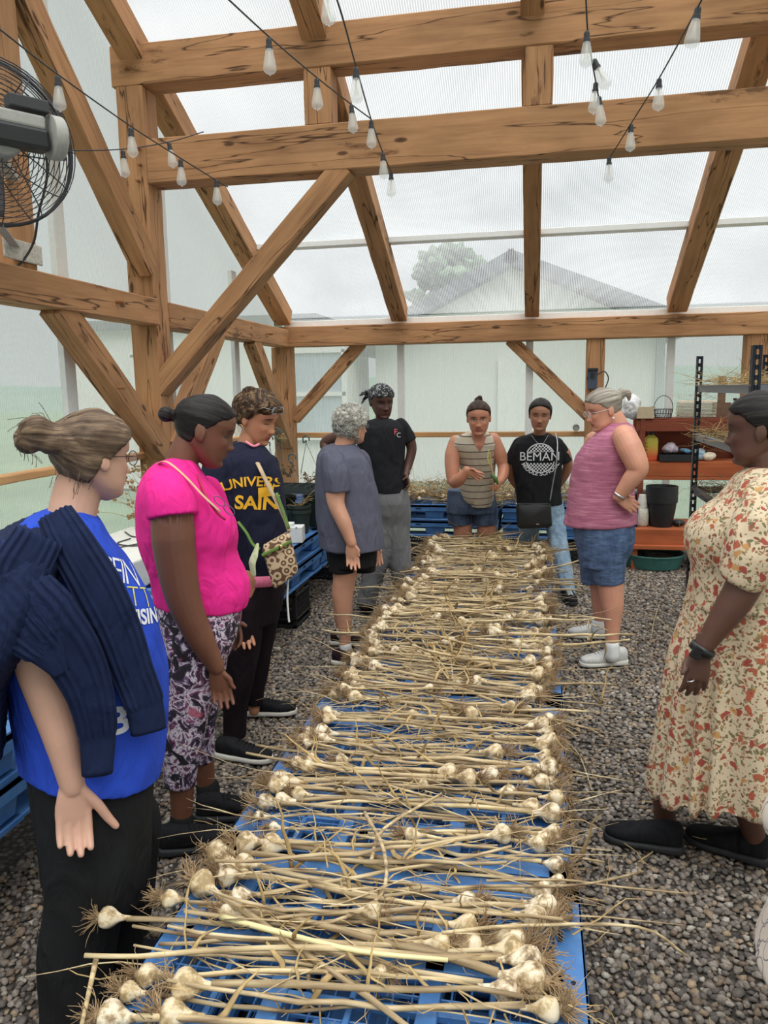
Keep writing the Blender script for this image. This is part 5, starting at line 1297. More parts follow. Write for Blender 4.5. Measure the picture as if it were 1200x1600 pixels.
def f(mb):
    p.torso(mb, rows); p.limb(mb, [(626, 665, 0, 12), (634, 677, 0, 12), (640, 690, 0, 12)], rnd='start'); p.limb(mb, [(568, 666, 0.02, 12), (552, 674, .05, 12), (540, 680, .07, 12)], rnd='start')
tee = p.cloth('t_shirt', f, cloth_mat('black_jersey', (.014, .014, .017), .2), .006, 4, .005, 9, 31); p.tuck([tee], [(630, 668, 0, .07), (564, 668, .02, .08)])
def f(mb):
    p.torso(mb, [(760, 582, 637, .26), (785, 580, 641, .28), (800, 580, 642, .26), (812, 580, 642, .22), (828, 582, 641, .17), (844, 586, 639, .10)])
    p.limb(mb, [(604, 795, 0, 23.5), (598, 850, 0, 23), (582, 900, 0, 17.5), (572, 944, 0, 15)], rnd='start'); p.limb(mb, [(618, 795, 0, 23.5), (620, 850, 0, 22), (628, 900, 0, 17), (630, 942, .04, 14)], rnd='start')
p.cloth('sweatpants', f, cloth_mat('grey_fleece', srgb(112, 112, 114), .08), .007, 5, .006, 8, 3, (1, 1, .4))
M_print5 = simple('coral_print', srgb(220, 90, 100), .8)
decal_text(p.root, tee, 'F', p.at(618, 675, -.1), p.R, V(0, 0, 1), .055, M_print5, name='shirt_print', font_w=.0); decal_text(p.root, tee, 'C', p.at(623, 680, -.1), p.R, V(0, 0, 1), .045, simple('white_print', srgb(210, 210, 214), .8), name='shirt_print', font_w=-.01)
for hx, hy in ((571, 948), (630, 946)): h_ = W(hx, hy, z=.01); shoe(p.root, h_+V(-.02, .06, 0), h_+V(.06, -.18, 0), M_blackshoe, M_blacksole, L=.26, h=.085, w=.05)
def bandana():
    m, nt, b = newmat('bandana_print'); v = coords(nt); n = tex(nt, 'ShaderNodeTexNoise', v, Scale=46.0, Detail=3.0, Distortion=1.5)
    vo = tex(nt, 'ShaderNodeTexVoronoi', v, Scale=60.0); c = ramp(nt, n.outputs['Fac'], [(.56, (.012, .012, .014)), (.6, (.35, .35, .36))]); c = mix(nt, ramp(nt, vo.outputs['Distance'], [(.14, (.8, .8, .8)), (.2, (0, 0, 0))]), c, (.32, .32, .34))
    nt.links.new(c, b.inputs['Base Color']); b.inputs['Roughness'].default_value = .85; return m
H = p.head; mb = MB()
def offb(x, f, u): return -.006+.016*min(1, max(0, float(hair_zone(.048, .028, .004, -.035)(x, f, u))/.004))
mb.loft(H.shape(offfn=offb, feat=False)); mb.tube([H.w(-.02, -.09, .02), H.w(-.07, -.115, .0), H.w(-.10, -.12, -.045)], [.022*H.k, .03*H.k, .012*H.k], 10, spline=4, flat=.4)
mb.tube([H.w(-.03, -.09, .05), H.w(-.09, -.10, .035), H.w(-.125, -.09, .02)], [.03*H.k, .03*H.k, .008], 10, spline=4, flat=.5)
me = fuse(mb, .0045, 3, .5, 'bandana'); link('bandana', me, bandana(), p.root)
mb = MB(); c_ = p.at(636, 738, -.05); mb.tube([c_+V(.028*math.cos(a/8*6.28), .0, .012*math.sin(a/8*6.28)) for a in range(9)], .005, 6); mb.build('wristwatch', M_silver, p.root, smooth=True)

# ---------------------------------------------------------------- 6 striped tank, leaning and pointing
sk = skin_mat('skin_tanned', srgb(198, 136, 108), srgb(178, 96, 92), brow=srgb(70, 50, 40), iris=srgb(60, 70, 80), blotch=.08)
p = Person(-.50, 6.55, 'person in a cream striped sleeveless top pointing at a garlic plant behind the table', sk)
p.head = Head(p.at(748, 652, -.42), -88, 12, 2, k=p.m(53, -.42)/.2285)
T6 = lambda y: np.interp(y, [660, 700, 760, 800], [-.36, -.30, -.1, 0])
rows = [(y, a, b_, d_, float(T6(y))) for y, a, b_, d_ in ((676, 728, 762, .12), (682, 712, 771, .18), (695, 706, 776, .24), (712, 713, 775, .26), (735, 720, 774, .27), (758, 718, 773, .29), (778, 722, 772, .30), (790, 732, 769, .29))]
p.limb(p.body, [(745, 700, -.3, 15), (746, 684, -.36, 10.5), (748, 668, -.4, 10)])
p.torso(p.body, [(785, 722, 770, .22, 0), (740, 722, 770, .22, -.17), (700, 716, 768, .2, -.29), (684, 724, 762, .16, -.33)], .004)
p.limb(p.body, [(713, 692, -.3, 12.5), (707, 712, -.33, 12.5), (707, 735, -.37, 11.5), (710, 752, -.4, 10.5), (719, 748, -.47, 9.5), (729, 735, -.5, 7)])
p.hand(p.body, p.at(729, 735, -.5), p.at(763, 750, -.56), V(0, -.1, 1)+p.R*.3, p.at(750, 739, -.6), L=.165, curl=.18)
p.limb(p.body, [(770, 688, -.3, 12), (780, 708, -.3, 11), (787, 728, -.3, 10), (786, 742, -.38, 9), (781, 752, -.45, 6.5)])
p.hand(p.body, p.at(782, 752, -.45), p.at(772, 766, -.53), V(0, -.2, 1)-p.R*.2, p.at(768, 750, -.52), L=.14, curl=.7)
for x in (721, 758): p.limb(p.body, [(x, 790, 0, 17), (x+2, 820, .0, 15.5), (x+2, 860, 0, 13), (x+2, 910, 0, 9)])
p.finish(.0036)
def stripes():
    m, nt, b = newmat('cream_striped_jersey'); t = N(nt, 'ShaderNodeTexCoord'); s_ = N(nt, 'ShaderNodeSeparateXYZ'); nt.links.new(t.outputs['Object'], s_.inputs[0])
    a = N(nt, 'ShaderNodeMath', operation='MULTIPLY_ADD'); nt.links.new(s_.outputs[1], a.inputs[0]); a.inputs[1].default_value = -.15; nt.links.new(s_.outputs[2], a.inputs[2])
    q = N(nt, 'ShaderNodeMath', operation='MULTIPLY'); nt.links.new(a.outputs[0], q.inputs[0]); q.inputs[1].default_value = 1/.062; fr = N(nt, 'ShaderNodeMath', operation='FRACT'); nt.links.new(q.outputs[0], fr.inputs[0])
    c = ramp(nt, fr.outputs[0], [(0, srgb(206, 194, 174)), (.80, srgb(206, 194, 174)), (.82, srgb(96, 84, 80)), (.93, srgb(96, 84, 80)), (.95, srgb(206, 194, 174))], 'CONSTANT')
    nt.links.new(c, b.inputs['Base Color']); b.inputs['Roughness'].default_value = .85; return m
top = p.cloth('striped_top', lambda mb: p.torso(mb, rows), stripes(), .005, 3, .004, 9, 3)
# V neck: bare chest panel lies in the opening
mb = MB(); c6 = []
for (px, py) in ((736, 681), (760, 681), (757, 694), (750, 707), (743, 697)): c6.append((px, py))
vv = MB(); vv.add([V(*(( (px-748)/10, (690-py)/10, 0))) for px, py in c6], [tuple(range(5))]); decal_text(p.root, top, None, p.at(748, 690, -.45), p.R, V(0, 0, 1), p.m(10, -.4), skin_mat('skin_chest', srgb(190, 126, 100), (.3, .1, .1), face=False), name='neck_opening', shape=vv, off=.003)
def denim(name, col, light):
    m, nt, b = newmat(name); v = coords(nt, (1, 1, .35)); n = tex(nt, 'ShaderNodeTexNoise', v, Scale=14.0, Detail=8.0, Roughness=.7)
    nt.links.new(ramp(nt, n.outputs['Fac'], [(.35, col), (.65, light)]), b.inputs['Base Color']); b.inputs['Roughness'].default_value = .9
    n2 = tex(nt, 'ShaderNodeTexNoise', coords(nt, (1, 1, 3)), Scale=16.0, Detail=4.0); bump(nt, b, n2.outputs['Fac'], .5, .012); return m
M_denim = denim('dark_denim', srgb(40, 52, 76), srgb(86, 100, 124)); M_denim8 = denim('mid_denim', srgb(52, 70, 104), srgb(92, 112, 146)); M_jean = denim('light_denim', srgb(104, 128, 150), srgb(150, 172, 190))
def f(mb):
    p.torso(mb, [(765, 700, 773, .27), (790, 697, 776, .3), (800, 697, 776, .3)])
    for x in (718, 758): p.limb(mb, [(x, 795, 0, 20), (x+1, 819, 0, 19.5)], rnd='start')
p.cloth('denim_shorts', f, M_denim, .006, 3, .002)
for x in (722, 760): h_ = V(p.at(x, 900, 0).x, 6.6, 0); shoe(p.root, h_+V(0, .05, 0), h_+V(0, -.18, 0), M_blackshoe, M_blacksole, L=.24)
M_hair6 = hair_mat('dark_brown_hair', srgb(38, 28, 24), srgb(66, 50, 42), srgb(104, 84, 70), (1, 1, 1), 80)
p.hair(M_hair6, .008, hair_zone(.070, .026, -.006, -.06), flow=fl2, extra=lambda mb, H: (mb.ell(H.w(0, -.07, .10), (.03*H.k, .03*H.k, .026*H.k), n=9), mb.ell(H.w(.01, -.06, .12), (.018*H.k,)*3, n=8)), strand=.0012)
mb = MB(); c_ = p.at(726, 737, -.49); mb.tube([c_+V(.0, .0, 0)+V(.012*math.cos(a), .028*math.cos(a+1), .03*math.sin(a)) for a in [i/12*6.28 for i in range(13)]], .004, 6); mb.build('bracelet', M_blackcloth, p.root, smooth=True)
ge = empty('garlic_plant', p.at(772, 750, -.55), 0, 'green garlic stalk held by the person in the striped top', 'garlic'); 
mb = MB(); mb.tube([p.at(765, 706, -.53), p.at(768, 730, -.56), p.at(772, 752, -.57), p.at(768, 778, -.55)], [.005, .007, .009, .004], 8, spline=5, flat=.5); mb.build('stem', simple('tan_leafy_stem', srgb(168, 140, 92), .8), ge, smooth=True)
mb = MB(); mb.tube([p.at(768, 742, -.585), p.at(774, 748, -.59), p.at(778, 756, -.59)], [.01, .018, .009], 10, spline=4, rnd=True); mb.build('green_scape', simple('green_scape', srgb(70, 104, 50), .6), ge, smooth=True)
mb = MB(); mb.tube([p.at(764, 702, -.53), p.at(762, 716, -.56), p.at(766, 728, -.57)], [.002, .004, .002], 6, spline=4, flat=.4); mb.build('yellow_leaf', simple('yellow_leaf', srgb(190, 190, 80), .6), ge, smooth=True)

# ---------------------------------------------------------------- 7 black school tee, light jeans
sk = skin_mat('skin_light_brown', srgb(172, 122, 96), srgb(160, 90, 86), brow=(.02, .015, .012), eyes='down', blotch=.06)
p = Person(.06, 6.25, 'person in a black school t-shirt and light jeans with hands behind the back', sk)
p.head = Head(p.at(844, 647, -.1), -92, 10, -3, k=p.m(49, -.1)/.2285)
rows = [(677, 830, 857, .12), (682, 814, 868, .2), (692, 803, 877, .25), (708, 799, 880, .27), (727, 801, 878, .28), (755, 805, 876, .28), (788, 808, 879, .29)]
p.limb(p.body, [(843, 700, 0, 13), (843, 680, -.03, 9.5), (844, 662, -.07, 9.5)])
p.torso(p.body, [(785, 815, 872, .2), (730, 812, 868, .2), (692, 818, 866, .17)], .008)
for a in ([(806, 695, 0, 9), (799, 728, .05, 8), (800, 745, .1, 8), (815, 765, .18, 6.5), (835, 775, .2, 5)], [(878, 695, 0, 9), (887, 722, .05, 8), (883, 740, .1, 7.5), (868, 762, .18, 6.5), (850, 775, .2, 5)]): p.limb(p.body, a)
p.hand(p.body, p.at(835, 775, .2), p.at(850, 788, .2), V(0, 0, 1), p.at(842, 772, .22), L=.13, curl=.4); p.hand(p.body, p.at(850, 775, .2), p.at(835, 788, .22), V(0, 0, 1), p.at(842, 770, .24), L=.13, curl=.4)
p.limb(p.body, [(822, 800, .05, 14), (822, 850, .1, 11), (822, 900, .15, 8)]); p.limb(p.body, [(868, 800, -.05, 14), (876, 860, -.2, 10), (888, 915, -.38, 8), (892, 945, -.45, 7)])
p.finish(.004)
def f(mb):
    p.torso(mb, rows); p.limb(mb, [(812, 694, 0, 11), (804, 708, .02, 10.5), (800, 723, .03, 11)], rnd='start'); p.limb(mb, [(870, 694, 0, 11), (879, 708, .02, 10.5), (884, 722, .03, 11)], rnd='start')
tee = p.cloth('t_shirt', f, _mc.get('x') or cloth_mat('black_school_jersey', (.012, .012, .014), .2), .006, 4, .005, 9, 41); p.tuck([tee], [(806, 695, 0, .07), (878, 695, 0, .07)])
def f(mb):
    p.torso(mb, [(780, 811, 878, .27), (800, 810, 882, .28), (815, 812, 882, .27)])
    p.limb(mb, [(828, 808, .04, 18), (826, 850, .12, 15), (824, 900, .16, 12)], rnd='start'); p.limb(mb, [(866, 808, -.02, 17), (873, 850, -.15, 14.5), (882, 890, -.3, 13), (889, 930, -.42, 10.5)], rnd='start')
jn = p.cloth('jeans', f, M_jean, .006, 4, .004, 14, 4); p.tuck([jn], [(868, 820, -.05, .22), (876, 860, -.2, .16), (884, 890, -.3, .12), (822, 830, .05, .2)])
h_ = W(889, 940, z=.01); shoe(p.root, h_+V(-.02, .14, 0), h_+V(.03, -.12, 0), M_blackshoe, M_blacksole, laces=M_white, L=.25, w=.045); h_ = V(-.02, 6.42, 0); shoe(p.root, h_+V(0, .1, 0), h_+V(0, -.04, 0), M_blackshoe, M_blacksole, L=.24)
def fl7(L): return np.stack([L[:, 0], L[:, 1]*.2, L[:, 2]*.15], -1)
p.hair(M_hairb, .010, hair_zone(.072, .020, -.03, -.07), flow=fl7, strand=.0012, extra=lambda mb, H: mb.ell(H.w(0, -.11, -.01), (.03*H.k,)*3, n=8))
M_wp = simple('white_ink', srgb(214, 214, 218), .8, .1)
ck = MB(); n_ = 9
for i in range(-n_, n_):
    for j in range(-n_, n_):
        x, y = (i+.5)*.11, (j+.5)*.11
        if (i+j) % 2 == 0 and math.hypot(x, y) < .93 and abs(y) > .3: ck.add([V(x-.055, y-.055, 0), V(x+.055, y-.055, 0), V(x+.055, y+.055, 0), V(x-.055, y+.055, 0)], [(0, 1, 2, 3)])
for i in range(48):
    a0, a1 = 2*PI*i/48, 2*PI*(i+1)/48; ck.add([V(math.cos(a0)*.93, math.sin(a0)*.93, 0), V(math.cos(a0), math.sin(a0), 0), V(math.cos(a1), math.sin(a1), 0), V(math.cos(a1)*.93, math.sin(a1)*.93, 0)], [(0, 1, 2, 3)])
decal_text(p.root, tee, None, p.at(844, 717, -.2), p.R, V(0, 0, 1), p.m(23), M_wp, name='shirt_print', shape=ck)
bk = MB(); bk.add([V(-1.1, -.32, 0), V(1.1, -.32, 0), V(1.1, .32, 0), V(-1.1, .32, 0)], [(0, 1, 2, 3)]); decal_text(p.root, tee, None, p.at(844, 715, -.2), p.R, V(0, 0, 1), p.m(23), M_blackcloth, name='shirt_print', shape=bk, off=.007)
decal_text(p.root, tee, 'BEMAN', p.at(843, 715, -.2), p.R, V(0, 0, 1), p.m(19), M_wp, name='shirt_print', font_w=.0, off=.010)
decal_text(p.root, tee, 'MIDDLE SCHOOL', p.at(844, 742, -.2), p.R, V(0, 0, 1), p.m(8.5), M_wp, name='shirt_print', font_w=.02, arc=-p.m(30), off=.003)
mb = MB(); mb.tube([p.at(830, 680, -.1), p.at(838, 690, -.16), p.at(845, 697, -.165), p.at(852, 688, -.16), p.at(857, 679, -.1)], .0012, 5, spline=4); mb.ell(p.at(845, 699, -.17), (.008, .004, .008), n=6); mb.build('necklace', M_silver, p.root, smooth=True)
bag = empty('crossbody_bag', p.at(835, 806, -.24), 0, 'small black leather crossbody bag with chain strap on the person in the black school t-shirt', 'bag')
M_leather = simple('black_leather', (.012, .012, .013), .35, .2, 40)
slab([p.at(806, 786, -.22), p.at(861, 786, -.22), p.at(863, 824, -.22), p.at(808, 826, -.22)], .035).build('pouch', M_leather, bag, smooth=True)
mb = MB(); mb.tube([p.at(807, 789, -.25), p.at(835, 787, -.26), p.at(861, 788, -.25)], .004, 6, spline=3); mb.build('zip', M_leather, bag, smooth=True)
mb = MB(); mb.box(p.at(840, 819, -.262), (.022, .003, .008)); mb.build('badge', M_silver, bag)
M_ch = simple('chain_metal', (.35, .35, .36), .3, .1, metal=1.0)
strap(p, [(868, 676, -.02), (871, 695, -.13), (869, 725, -.18), (863, 760, -.19), (859, 785, -.2)], .0055, M_ch, 'chain_strap', bag, .5); strap(p, [(806, 762, -.0), (804, 775, -.1), (807, 788, -.2)], .005, M_ch, 'chain_strap', bag, .5)

# ---------------------------------------------------------------- 8 mauve tank top, denim skirt shorts
sk = skin_mat('skin_pinkish', srgb(212, 152, 126), srgb(184, 104, 98), eyes='down', brow=srgb(130, 110, 96), blotch=.09)
p = Person(.43, 4.45, 'person in a mauve sleeveless top and denim shorts, hand on hip', sk)
p.head = Head(p.at(943, 639, 0), -162, 16, 0, k=p.m(66)/.2285, jowl=.008)
rows = [(660, 955, 980, .12), (666, 944, 990, .2), (678, 930, 997, .3), (694, 913, 1000, .35), (712, 900, 1000, .37), (730, 894, 996, .37), (750, 890, 991, .37), (775, 887, 991, .38), (800, 884, 995, .39), (818, 881, 996, .39)]
p.limb(p.body, [(966, 690, 0, 24), (965, 668, 0, 17), (957, 650, 0, 16)])
p.torso(p.body, [(810, 895, 985, .3), (740, 902, 985, .3), (700, 918, 990, .3), (676, 940, 985, .25)], .008)
p.limb(p.body, [(975, 682, -.17, 19), (984, 700, -.2, 20), (994, 722, -.22, 18), (996, 735, -.22, 16), (984, 752, -.22, 14), (967, 775, -.21, 9.5)])
p.hand(p.body, p.at(966, 776, -.21), p.at(990, 792, -.17), V(0, -.1, -1)*-1, p.at(990, 777, -.22), L=.165, curl=-.25)
p.limb(p.body, [(930, 690, .18, 17), (918, 740, .22, 14), (925, 780, .2, 10)])
p.limb(p.body, [(950, 850, -.08, 28), (954, 910, -.08, 21), (957, 945, -.08, 18), (957, 975, -.08, 13.5), (956, 1005, -.08, 10), (956, 1025, -.08, 10)])
p.limb(p.body, [(930, 850, .1, 26), (938, 910, .1, 18), (938, 945, .1, 14), (936, 975, .1, 9)])
p.finish(.0038)
def mauve():
    m, nt, b = newmat('mauve_slub_jersey'); v = coords(nt, (2, 2, 26)); n = tex(nt, 'ShaderNodeTexNoise', v, Scale=4.0, Detail=4.0, Roughness=.7)
    nt.links.new(ramp(nt, n.outputs['Fac'], [(.3, srgb(146, 82, 108)), (.5, srgb(172, 100, 126)), (.72, srgb(206, 142, 160))]), b.inputs['Base Color']); b.inputs['Roughness'].default_value = .85
    b2 = tex(nt, 'ShaderNodeTexNoise', coords(nt, (1, 1, .6)), Scale=10.0, Detail=3.0); bump(nt, b, b2.outputs['Fac'], .5, .02); return m
p.cloth('tank_top', lambda mb: p.torso(mb, rows), mauve(), .006, 4, .004, 8, 51, (1, 1, .6))
def f(mb):
    p.torso(mb, [(810, 893, 993, .37), (840, 898, 992, .38), (860, 902, 988, .37), (880, 905, 978, .35)])
    p.limb(mb, [(948, 860, -.08, 32), (952, 911, -.08, 24)], rnd='start'); p.limb(mb, [(930, 860, .08, 27), (932, 909, .08, 25)], rnd='start')
p.cloth('denim_shorts', f, M_denim8, .006, 4, .003, 10, 3, (1, 1, 2))
M_shoe8 = simple('white_grey_trainer', srgb(196, 194, 190), .7, .08)
for dd_, a, b2 in ((-.08, (956, 1008), (957, 1024)), (.1, (936, 974), (935, 984))): mb = MB(); p.limb(mb, [a+(dd_, 12), b2+(dd_, 12)]); mb.build('sock', M_white, p.root, smooth=True)
M_st = simple('grey_stripe', srgb(150, 152, 150), .4, .05, metal=.3)
shoe(p.root, W(978, 1036, z=.01), W(902, 1040, z=.01), M_shoe8, M_whitesole, laces=M_white, L=.275, h=.085, w=.047, stripe=M_st); shoe(p.root, W(952, 996, z=.01), W(892, 994, z=.01), M_shoe8, M_whitesole, laces=M_white, L=.265, h=.085, w=.047, stripe=M_st)
M_hair8 = hair_mat('grey_streaked_hair', srgb(96, 86, 78), srgb(150, 140, 128), srgb(196, 188, 176), (1, 1, 1), 80)
def ex(mb, H): mb.ell(H.w(0, -.118, .05), (.022*H.k, .026*H.k, .032*H.k), n=9); mb.tube([H.w(0, -.12, .06), H.w(.01, -.15, .04), H.w(0, -.15, .0)], [.02*H.k, .02*H.k, .006], 9, spline=3)
p.hair(M_hair8, .007, hair_zone(.06, .018, -.006, -.055), flow=fl2, extra=ex, strand=.0012)
glasses(p, simple('clear_frame', srgb(200, 190, 190), .2), h=.017, w=.023)
mb = MB(); mb.ell(p.head.w(.082, -.008, -.052), (.006, .006, .008), n=8); mb.ell(p.head.w(-.082, -.008, -.052), (.006, .006, .008), n=8); mb.build('pearl_earring', M_white, p.root, smooth=True)
def wristband(p, a, r, mat, d_, w_=.016, name='wristwatch', t=.0028, dial=None, label=None):
    c = p.at(*a); sd, u = frame_from(d_.normalized()); mb = MB(); ring = []
    mb.loft([[c+d_.normalized()*z+(sd*math.cos(q)+u*math.sin(q))*rr_ for q in [2*PI*i/28 for i in range(28)]] for z, rr_ in ((-w_/2, r), (-w_/2, r+t), (w_/2, r+t), (w_/2, r))], caps=False); o = mb.build(name, mat, p.root, smooth=True)
    if dial: q = MB(); q.box(c+dial[0], dial[1], dial[2]); q.build('watch_face', dial[3], o, bevel=.004, seg=3)
    return o
wristband(p, (968, 773, -.21), .036, M_silver, p.at(967, 776, -.21)-p.at(984, 752, -.22), .012)

# ---------------------------------------------------------------- 9 floral dress
sk = skin_mat('skin_very_dark_brown', srgb(92, 62, 50), srgb(88, 48, 46), eyes='down', blotch=.1)
p = Person(.64, 2.62, 'person in a long cream dress with orange flower print and black slip-on shoes', sk)
p.head = Head(p.at(1188, 669, 0), 160, 6, 0, k=p.m(114)/.2285, jowl=.006)
rows = [(728, 1168, 1232, .16), (740, 1150, 1250, .28), (760, 1138, 1268, .38), (785, 1112, 1280, .42), (806, 1084, 1288, .44), (826, 1070, 1290, .45), (846, 1068, 1288, .44), (862, 1073, 1284, .42), (880, 1079, 1280, .40), (905, 1078, 1284, .42), (935, 1072, 1290, .46)]
skirt = [(870, 1080, 1280, .40), (905, 1077, 1286, .43), (960, 1066, 1296, .46), (1010, 1048, 1306, .48), (1075, 1037, 1316, .50), (1150, 1027, 1326, .52), (1205, 1016, 1334, .54), (1218, 1014, 1336, .54)]
arm = [(1200, 780, -.24, 34), (1185, 860, -.27, 33), (1162, 915, -.29, 28), (1140, 952, -.30, 25), (1115, 988, -.31, 19), (1096, 1016, -.32, 15)]
p.limb(p.body, [(1208, 790, 0, 38), (1205, 740, 0, 30), (1200, 710, 0, 28)])
p.torso(p.body, [(940, 1100, 1260, .3), (830, 1110, 1265, .32), (770, 1150, 1255, .26)], .01); p.limb(p.body, arm)
p.limb(p.body, [(1150, 800, .22, 30), (1130, 900, .25, 24), (1130, 980, .22, 18)])
p.hand(p.body, p.at(1095, 1018, -.32), p.at(1085, 1082, -.33), -p.R*.9-p.d*.3, p.at(1066, 1052, -.36), L=.165, curl=.35, ext=True)
p.limb(p.body, [(1060, 1100, .05, 30), (1042, 1200, .05, 22), (1038, 1260, .05, 19), (1042, 1296, .05, 18), (1042, 1310, .05, 18)]); p.limb(p.body, [(1160, 1100, -.12, 32), (1162, 1240, -.08, 20), (1176, 1296, -.03, 18), (1180, 1312, -.02, 17)])
p.finish(.0036)
def floral():
    m, nt, b = newmat('floral_print'); v = coords(nt); dn = tex(nt, 'ShaderNodeTexNoise', v, Scale=30.0, Detail=2.0)
    vv = N(nt, 'ShaderNodeMix', data_type='RGBA', blend_type='LINEAR_LIGHT'); vv.inputs[0].default_value = .022; nt.links.new(v, vv.inputs[6]); nt.links.new(dn.outputs['Color'], vv.inputs[7]); vv = vv.outputs[2]
    base = srgb(212, 192, 162)
    v1 = tex(nt, 'ShaderNodeTexVoronoi', vv, Scale=78.0); c1 = ramp(nt, v1.outputs['Color'], [(0, srgb(120, 114, 76)), (.38, srgb(168, 116, 84)), (.6, srgb(134, 84, 60)), (.78, base)], 'CONSTANT')
    c = mix(nt, ramp(nt, v1.outputs['Distance'], [(.36, (1, 1, 1)), (.46, (0, 0, 0))]), base, c1)
    v2 = tex(nt, 'ShaderNodeTexVoronoi', vv, Scale=28.0); c2 = ramp(nt, v2.outputs['Color'], [(0, srgb(178, 92, 66)), (.4, srgb(164, 74, 62)), (.62, srgb(196, 146, 90)), (.74, base)], 'CONSTANT')
    c = mix(nt, ramp(nt, v2.outputs['Distance'], [(.32, (1, 1, 1)), (.37, (0, 0, 0))]), c, c2)
    c = mix(nt, ramp(nt, v2.outputs['Distance'], [(.05, (1, 1, 1)), (.09, (0, 0, 0))]), c, srgb(120, 50, 40))
    n3 = tex(nt, 'ShaderNodeTexNoise', vv, Scale=55.0, Detail=3.0, Distortion=1.0); c = mix(nt, ramp(nt, n3.outputs['Fac'], [(.60, (0, 0, 0)), (.63, (.8, .8, .8))]), c, srgb(112, 106, 74))
    nt.links.new(c, b.inputs['Base Color']); b.inputs['Roughness'].default_value = .85; return m
M_floral = floral()
def pleat(co, no):
    q = co-np.array(p.B+V(0, 0, 0)); a = np.arctan2(q@np.array(p.d), q@np.array(p.R)+.0); w_ = np.clip((1.08-co[:, 2])/.9, 0, 1); return .020*w_*np.sin(a*19+np.sin(a*7)*1.5+co[:, 2]*1.0)
def f(mb): p.torso(mb, skirt)
sk_o = p.cloth('dress_skirt', f, M_floral, .009, 3, .004, 6, 5, (1, 1, .25), extra=pleat)
def f(mb):
    p.torso(mb, rows); p.limb(mb, [(1200, 778, -.21, 38), (1192, 820, -.26, 47), (1178, 868, -.285, 46), (1162, 900, -.295, 37), (1156, 910, -.295, 31)], rnd='start'); p.limb(mb, [(1156, 790, .2, 32), (1140, 850, .25, 38)], rnd='start')
bd = p.cloth('dress_bodice', f, M_floral, .007, 5, .007, 7, 17, (1, 1, .8)); p.tuck([bd], [(1200, 785, -.24, .13), (1150, 800, .22, .13)])
shoe(p.root, W(1066, 1330, z=.01), W(946, 1306, z=.01), M_blackshoe, M_blacksole, L=.26, w=.046, h=.085); shoe(p.root, W(1200, 1350, z=.01), W(1080, 1310, z=.01), M_blackshoe, M_blacksole, L=.27, w=.046, h=.085)
def ex(mb, H): mb.ell(H.w(0, -.10, .085), (.045*H.k,)*3, n=10)
p.hair(M_hairb, .008, hair_zone(.062, .022, -.004, -.055), flow=fl2, extra=ex, strand=.001)
dv = p.at(1096, 1016, -.32)-p.at(1115, 988, -.31)
wristband(p, (1097, 1015, -.32), .0335, M_leather, dv, .024, t=.004, dial=(-p.d*.036-p.R*.012, (.034, .010, .038), Matrix.Rotation(.5, 3, 'Y'), simple('dark_glass', (.01, .01, .012), .15)))
mb = MB(); c_ = p.at(1079, 1063, -.345); mb.tube([c_+V(.010*math.cos(a), .010*math.sin(a), .003*math.cos(a)) for a in [i/14*6.28 for i in range(15)]], .0022, 6); mb.build('ring', M_silver, p.root, smooth=True)

# ---------------------------------------------------------------- 10 cream patterned cardigan, mostly beyond the right edge
sk = skin_mat('skin_beige', srgb(200, 156, 132), srgb(176, 104, 96))
O10 = V(-.44, .05, 0)
p = Person(.58, 1.5, 'person in a loose cream garment cut off by the right edge of the picture', sk)
p.head = Head(V(1.12, 1.5, 1.52)+O10, 170, 0, 0, k=1.0); mb_ = p.body
def wl_(mb, js, **k): mb.tube([V(*j[:3])+O10 for j in js], [j[3] for j in js], 18, spline=5, rnd=True)
wl_(p.body, [(1.15, 1.5, 1.2, .07), (1.15, 1.5, 1.35, .055), (1.13, 1.5, 1.48, .052)]); wl_(p.body, [(1.17, 1.5, .85, .13), (1.17, 1.5, 1.1, .12), (1.16, 1.5, 1.28, .11)])
wl_(p.body, [(1.1, 1.30, 1.28, .05), (.99, 1.27, 1.04, .045), (.95, 1.33, .85, .033)]); wl_(p.body, [(1.17, 1.7, 1.28, .05), (1.12, 1.73, 1.0, .045), (1.1, 1.70, .8, .035)])
p.hand(p.body, V(.95, 1.34, .84)+O10, V(1.09, 1.38, .80)+O10, V(0, 0, 1), V(1.03, 1.33, .88)+O10, curl=.3); p.hand(p.body, V(1.1, 1.70, .8)+O10, V(1.1, 1.7, .64)+O10, V(-1, 0, 0), V(1.05, 1.7, .72)+O10, curl=.3)
for y in (1.4, 1.6): wl_(p.body, [(1.17, y, .85, .08), (1.16, y, .5, .06), (1.17, y, .1, .04)])
p.finish(.006, 2)
def leafy():
    m, nt, b = newmat('cream_leaf_print'); v = coords(nt); vo = tex(nt, 'ShaderNodeTexVoronoi', v, Scale=22.0, feature='DISTANCE_TO_EDGE'); vo2 = tex(nt, 'ShaderNodeTexVoronoi', v, Scale=22.0)
    c = ramp(nt, vo2.outputs['Distance'], [(0, srgb(222, 206, 190)), (.38, srgb(222, 206, 190)), (.40, srgb(130, 124, 128)), (.44, srgb(130, 124, 128)), (.46, srgb(222, 206, 190))], 'CONSTANT'); nt.links.new(c, b.inputs['Base Color']); b.inputs['Roughness'].default_value = .85; return m
M_leafp = leafy()
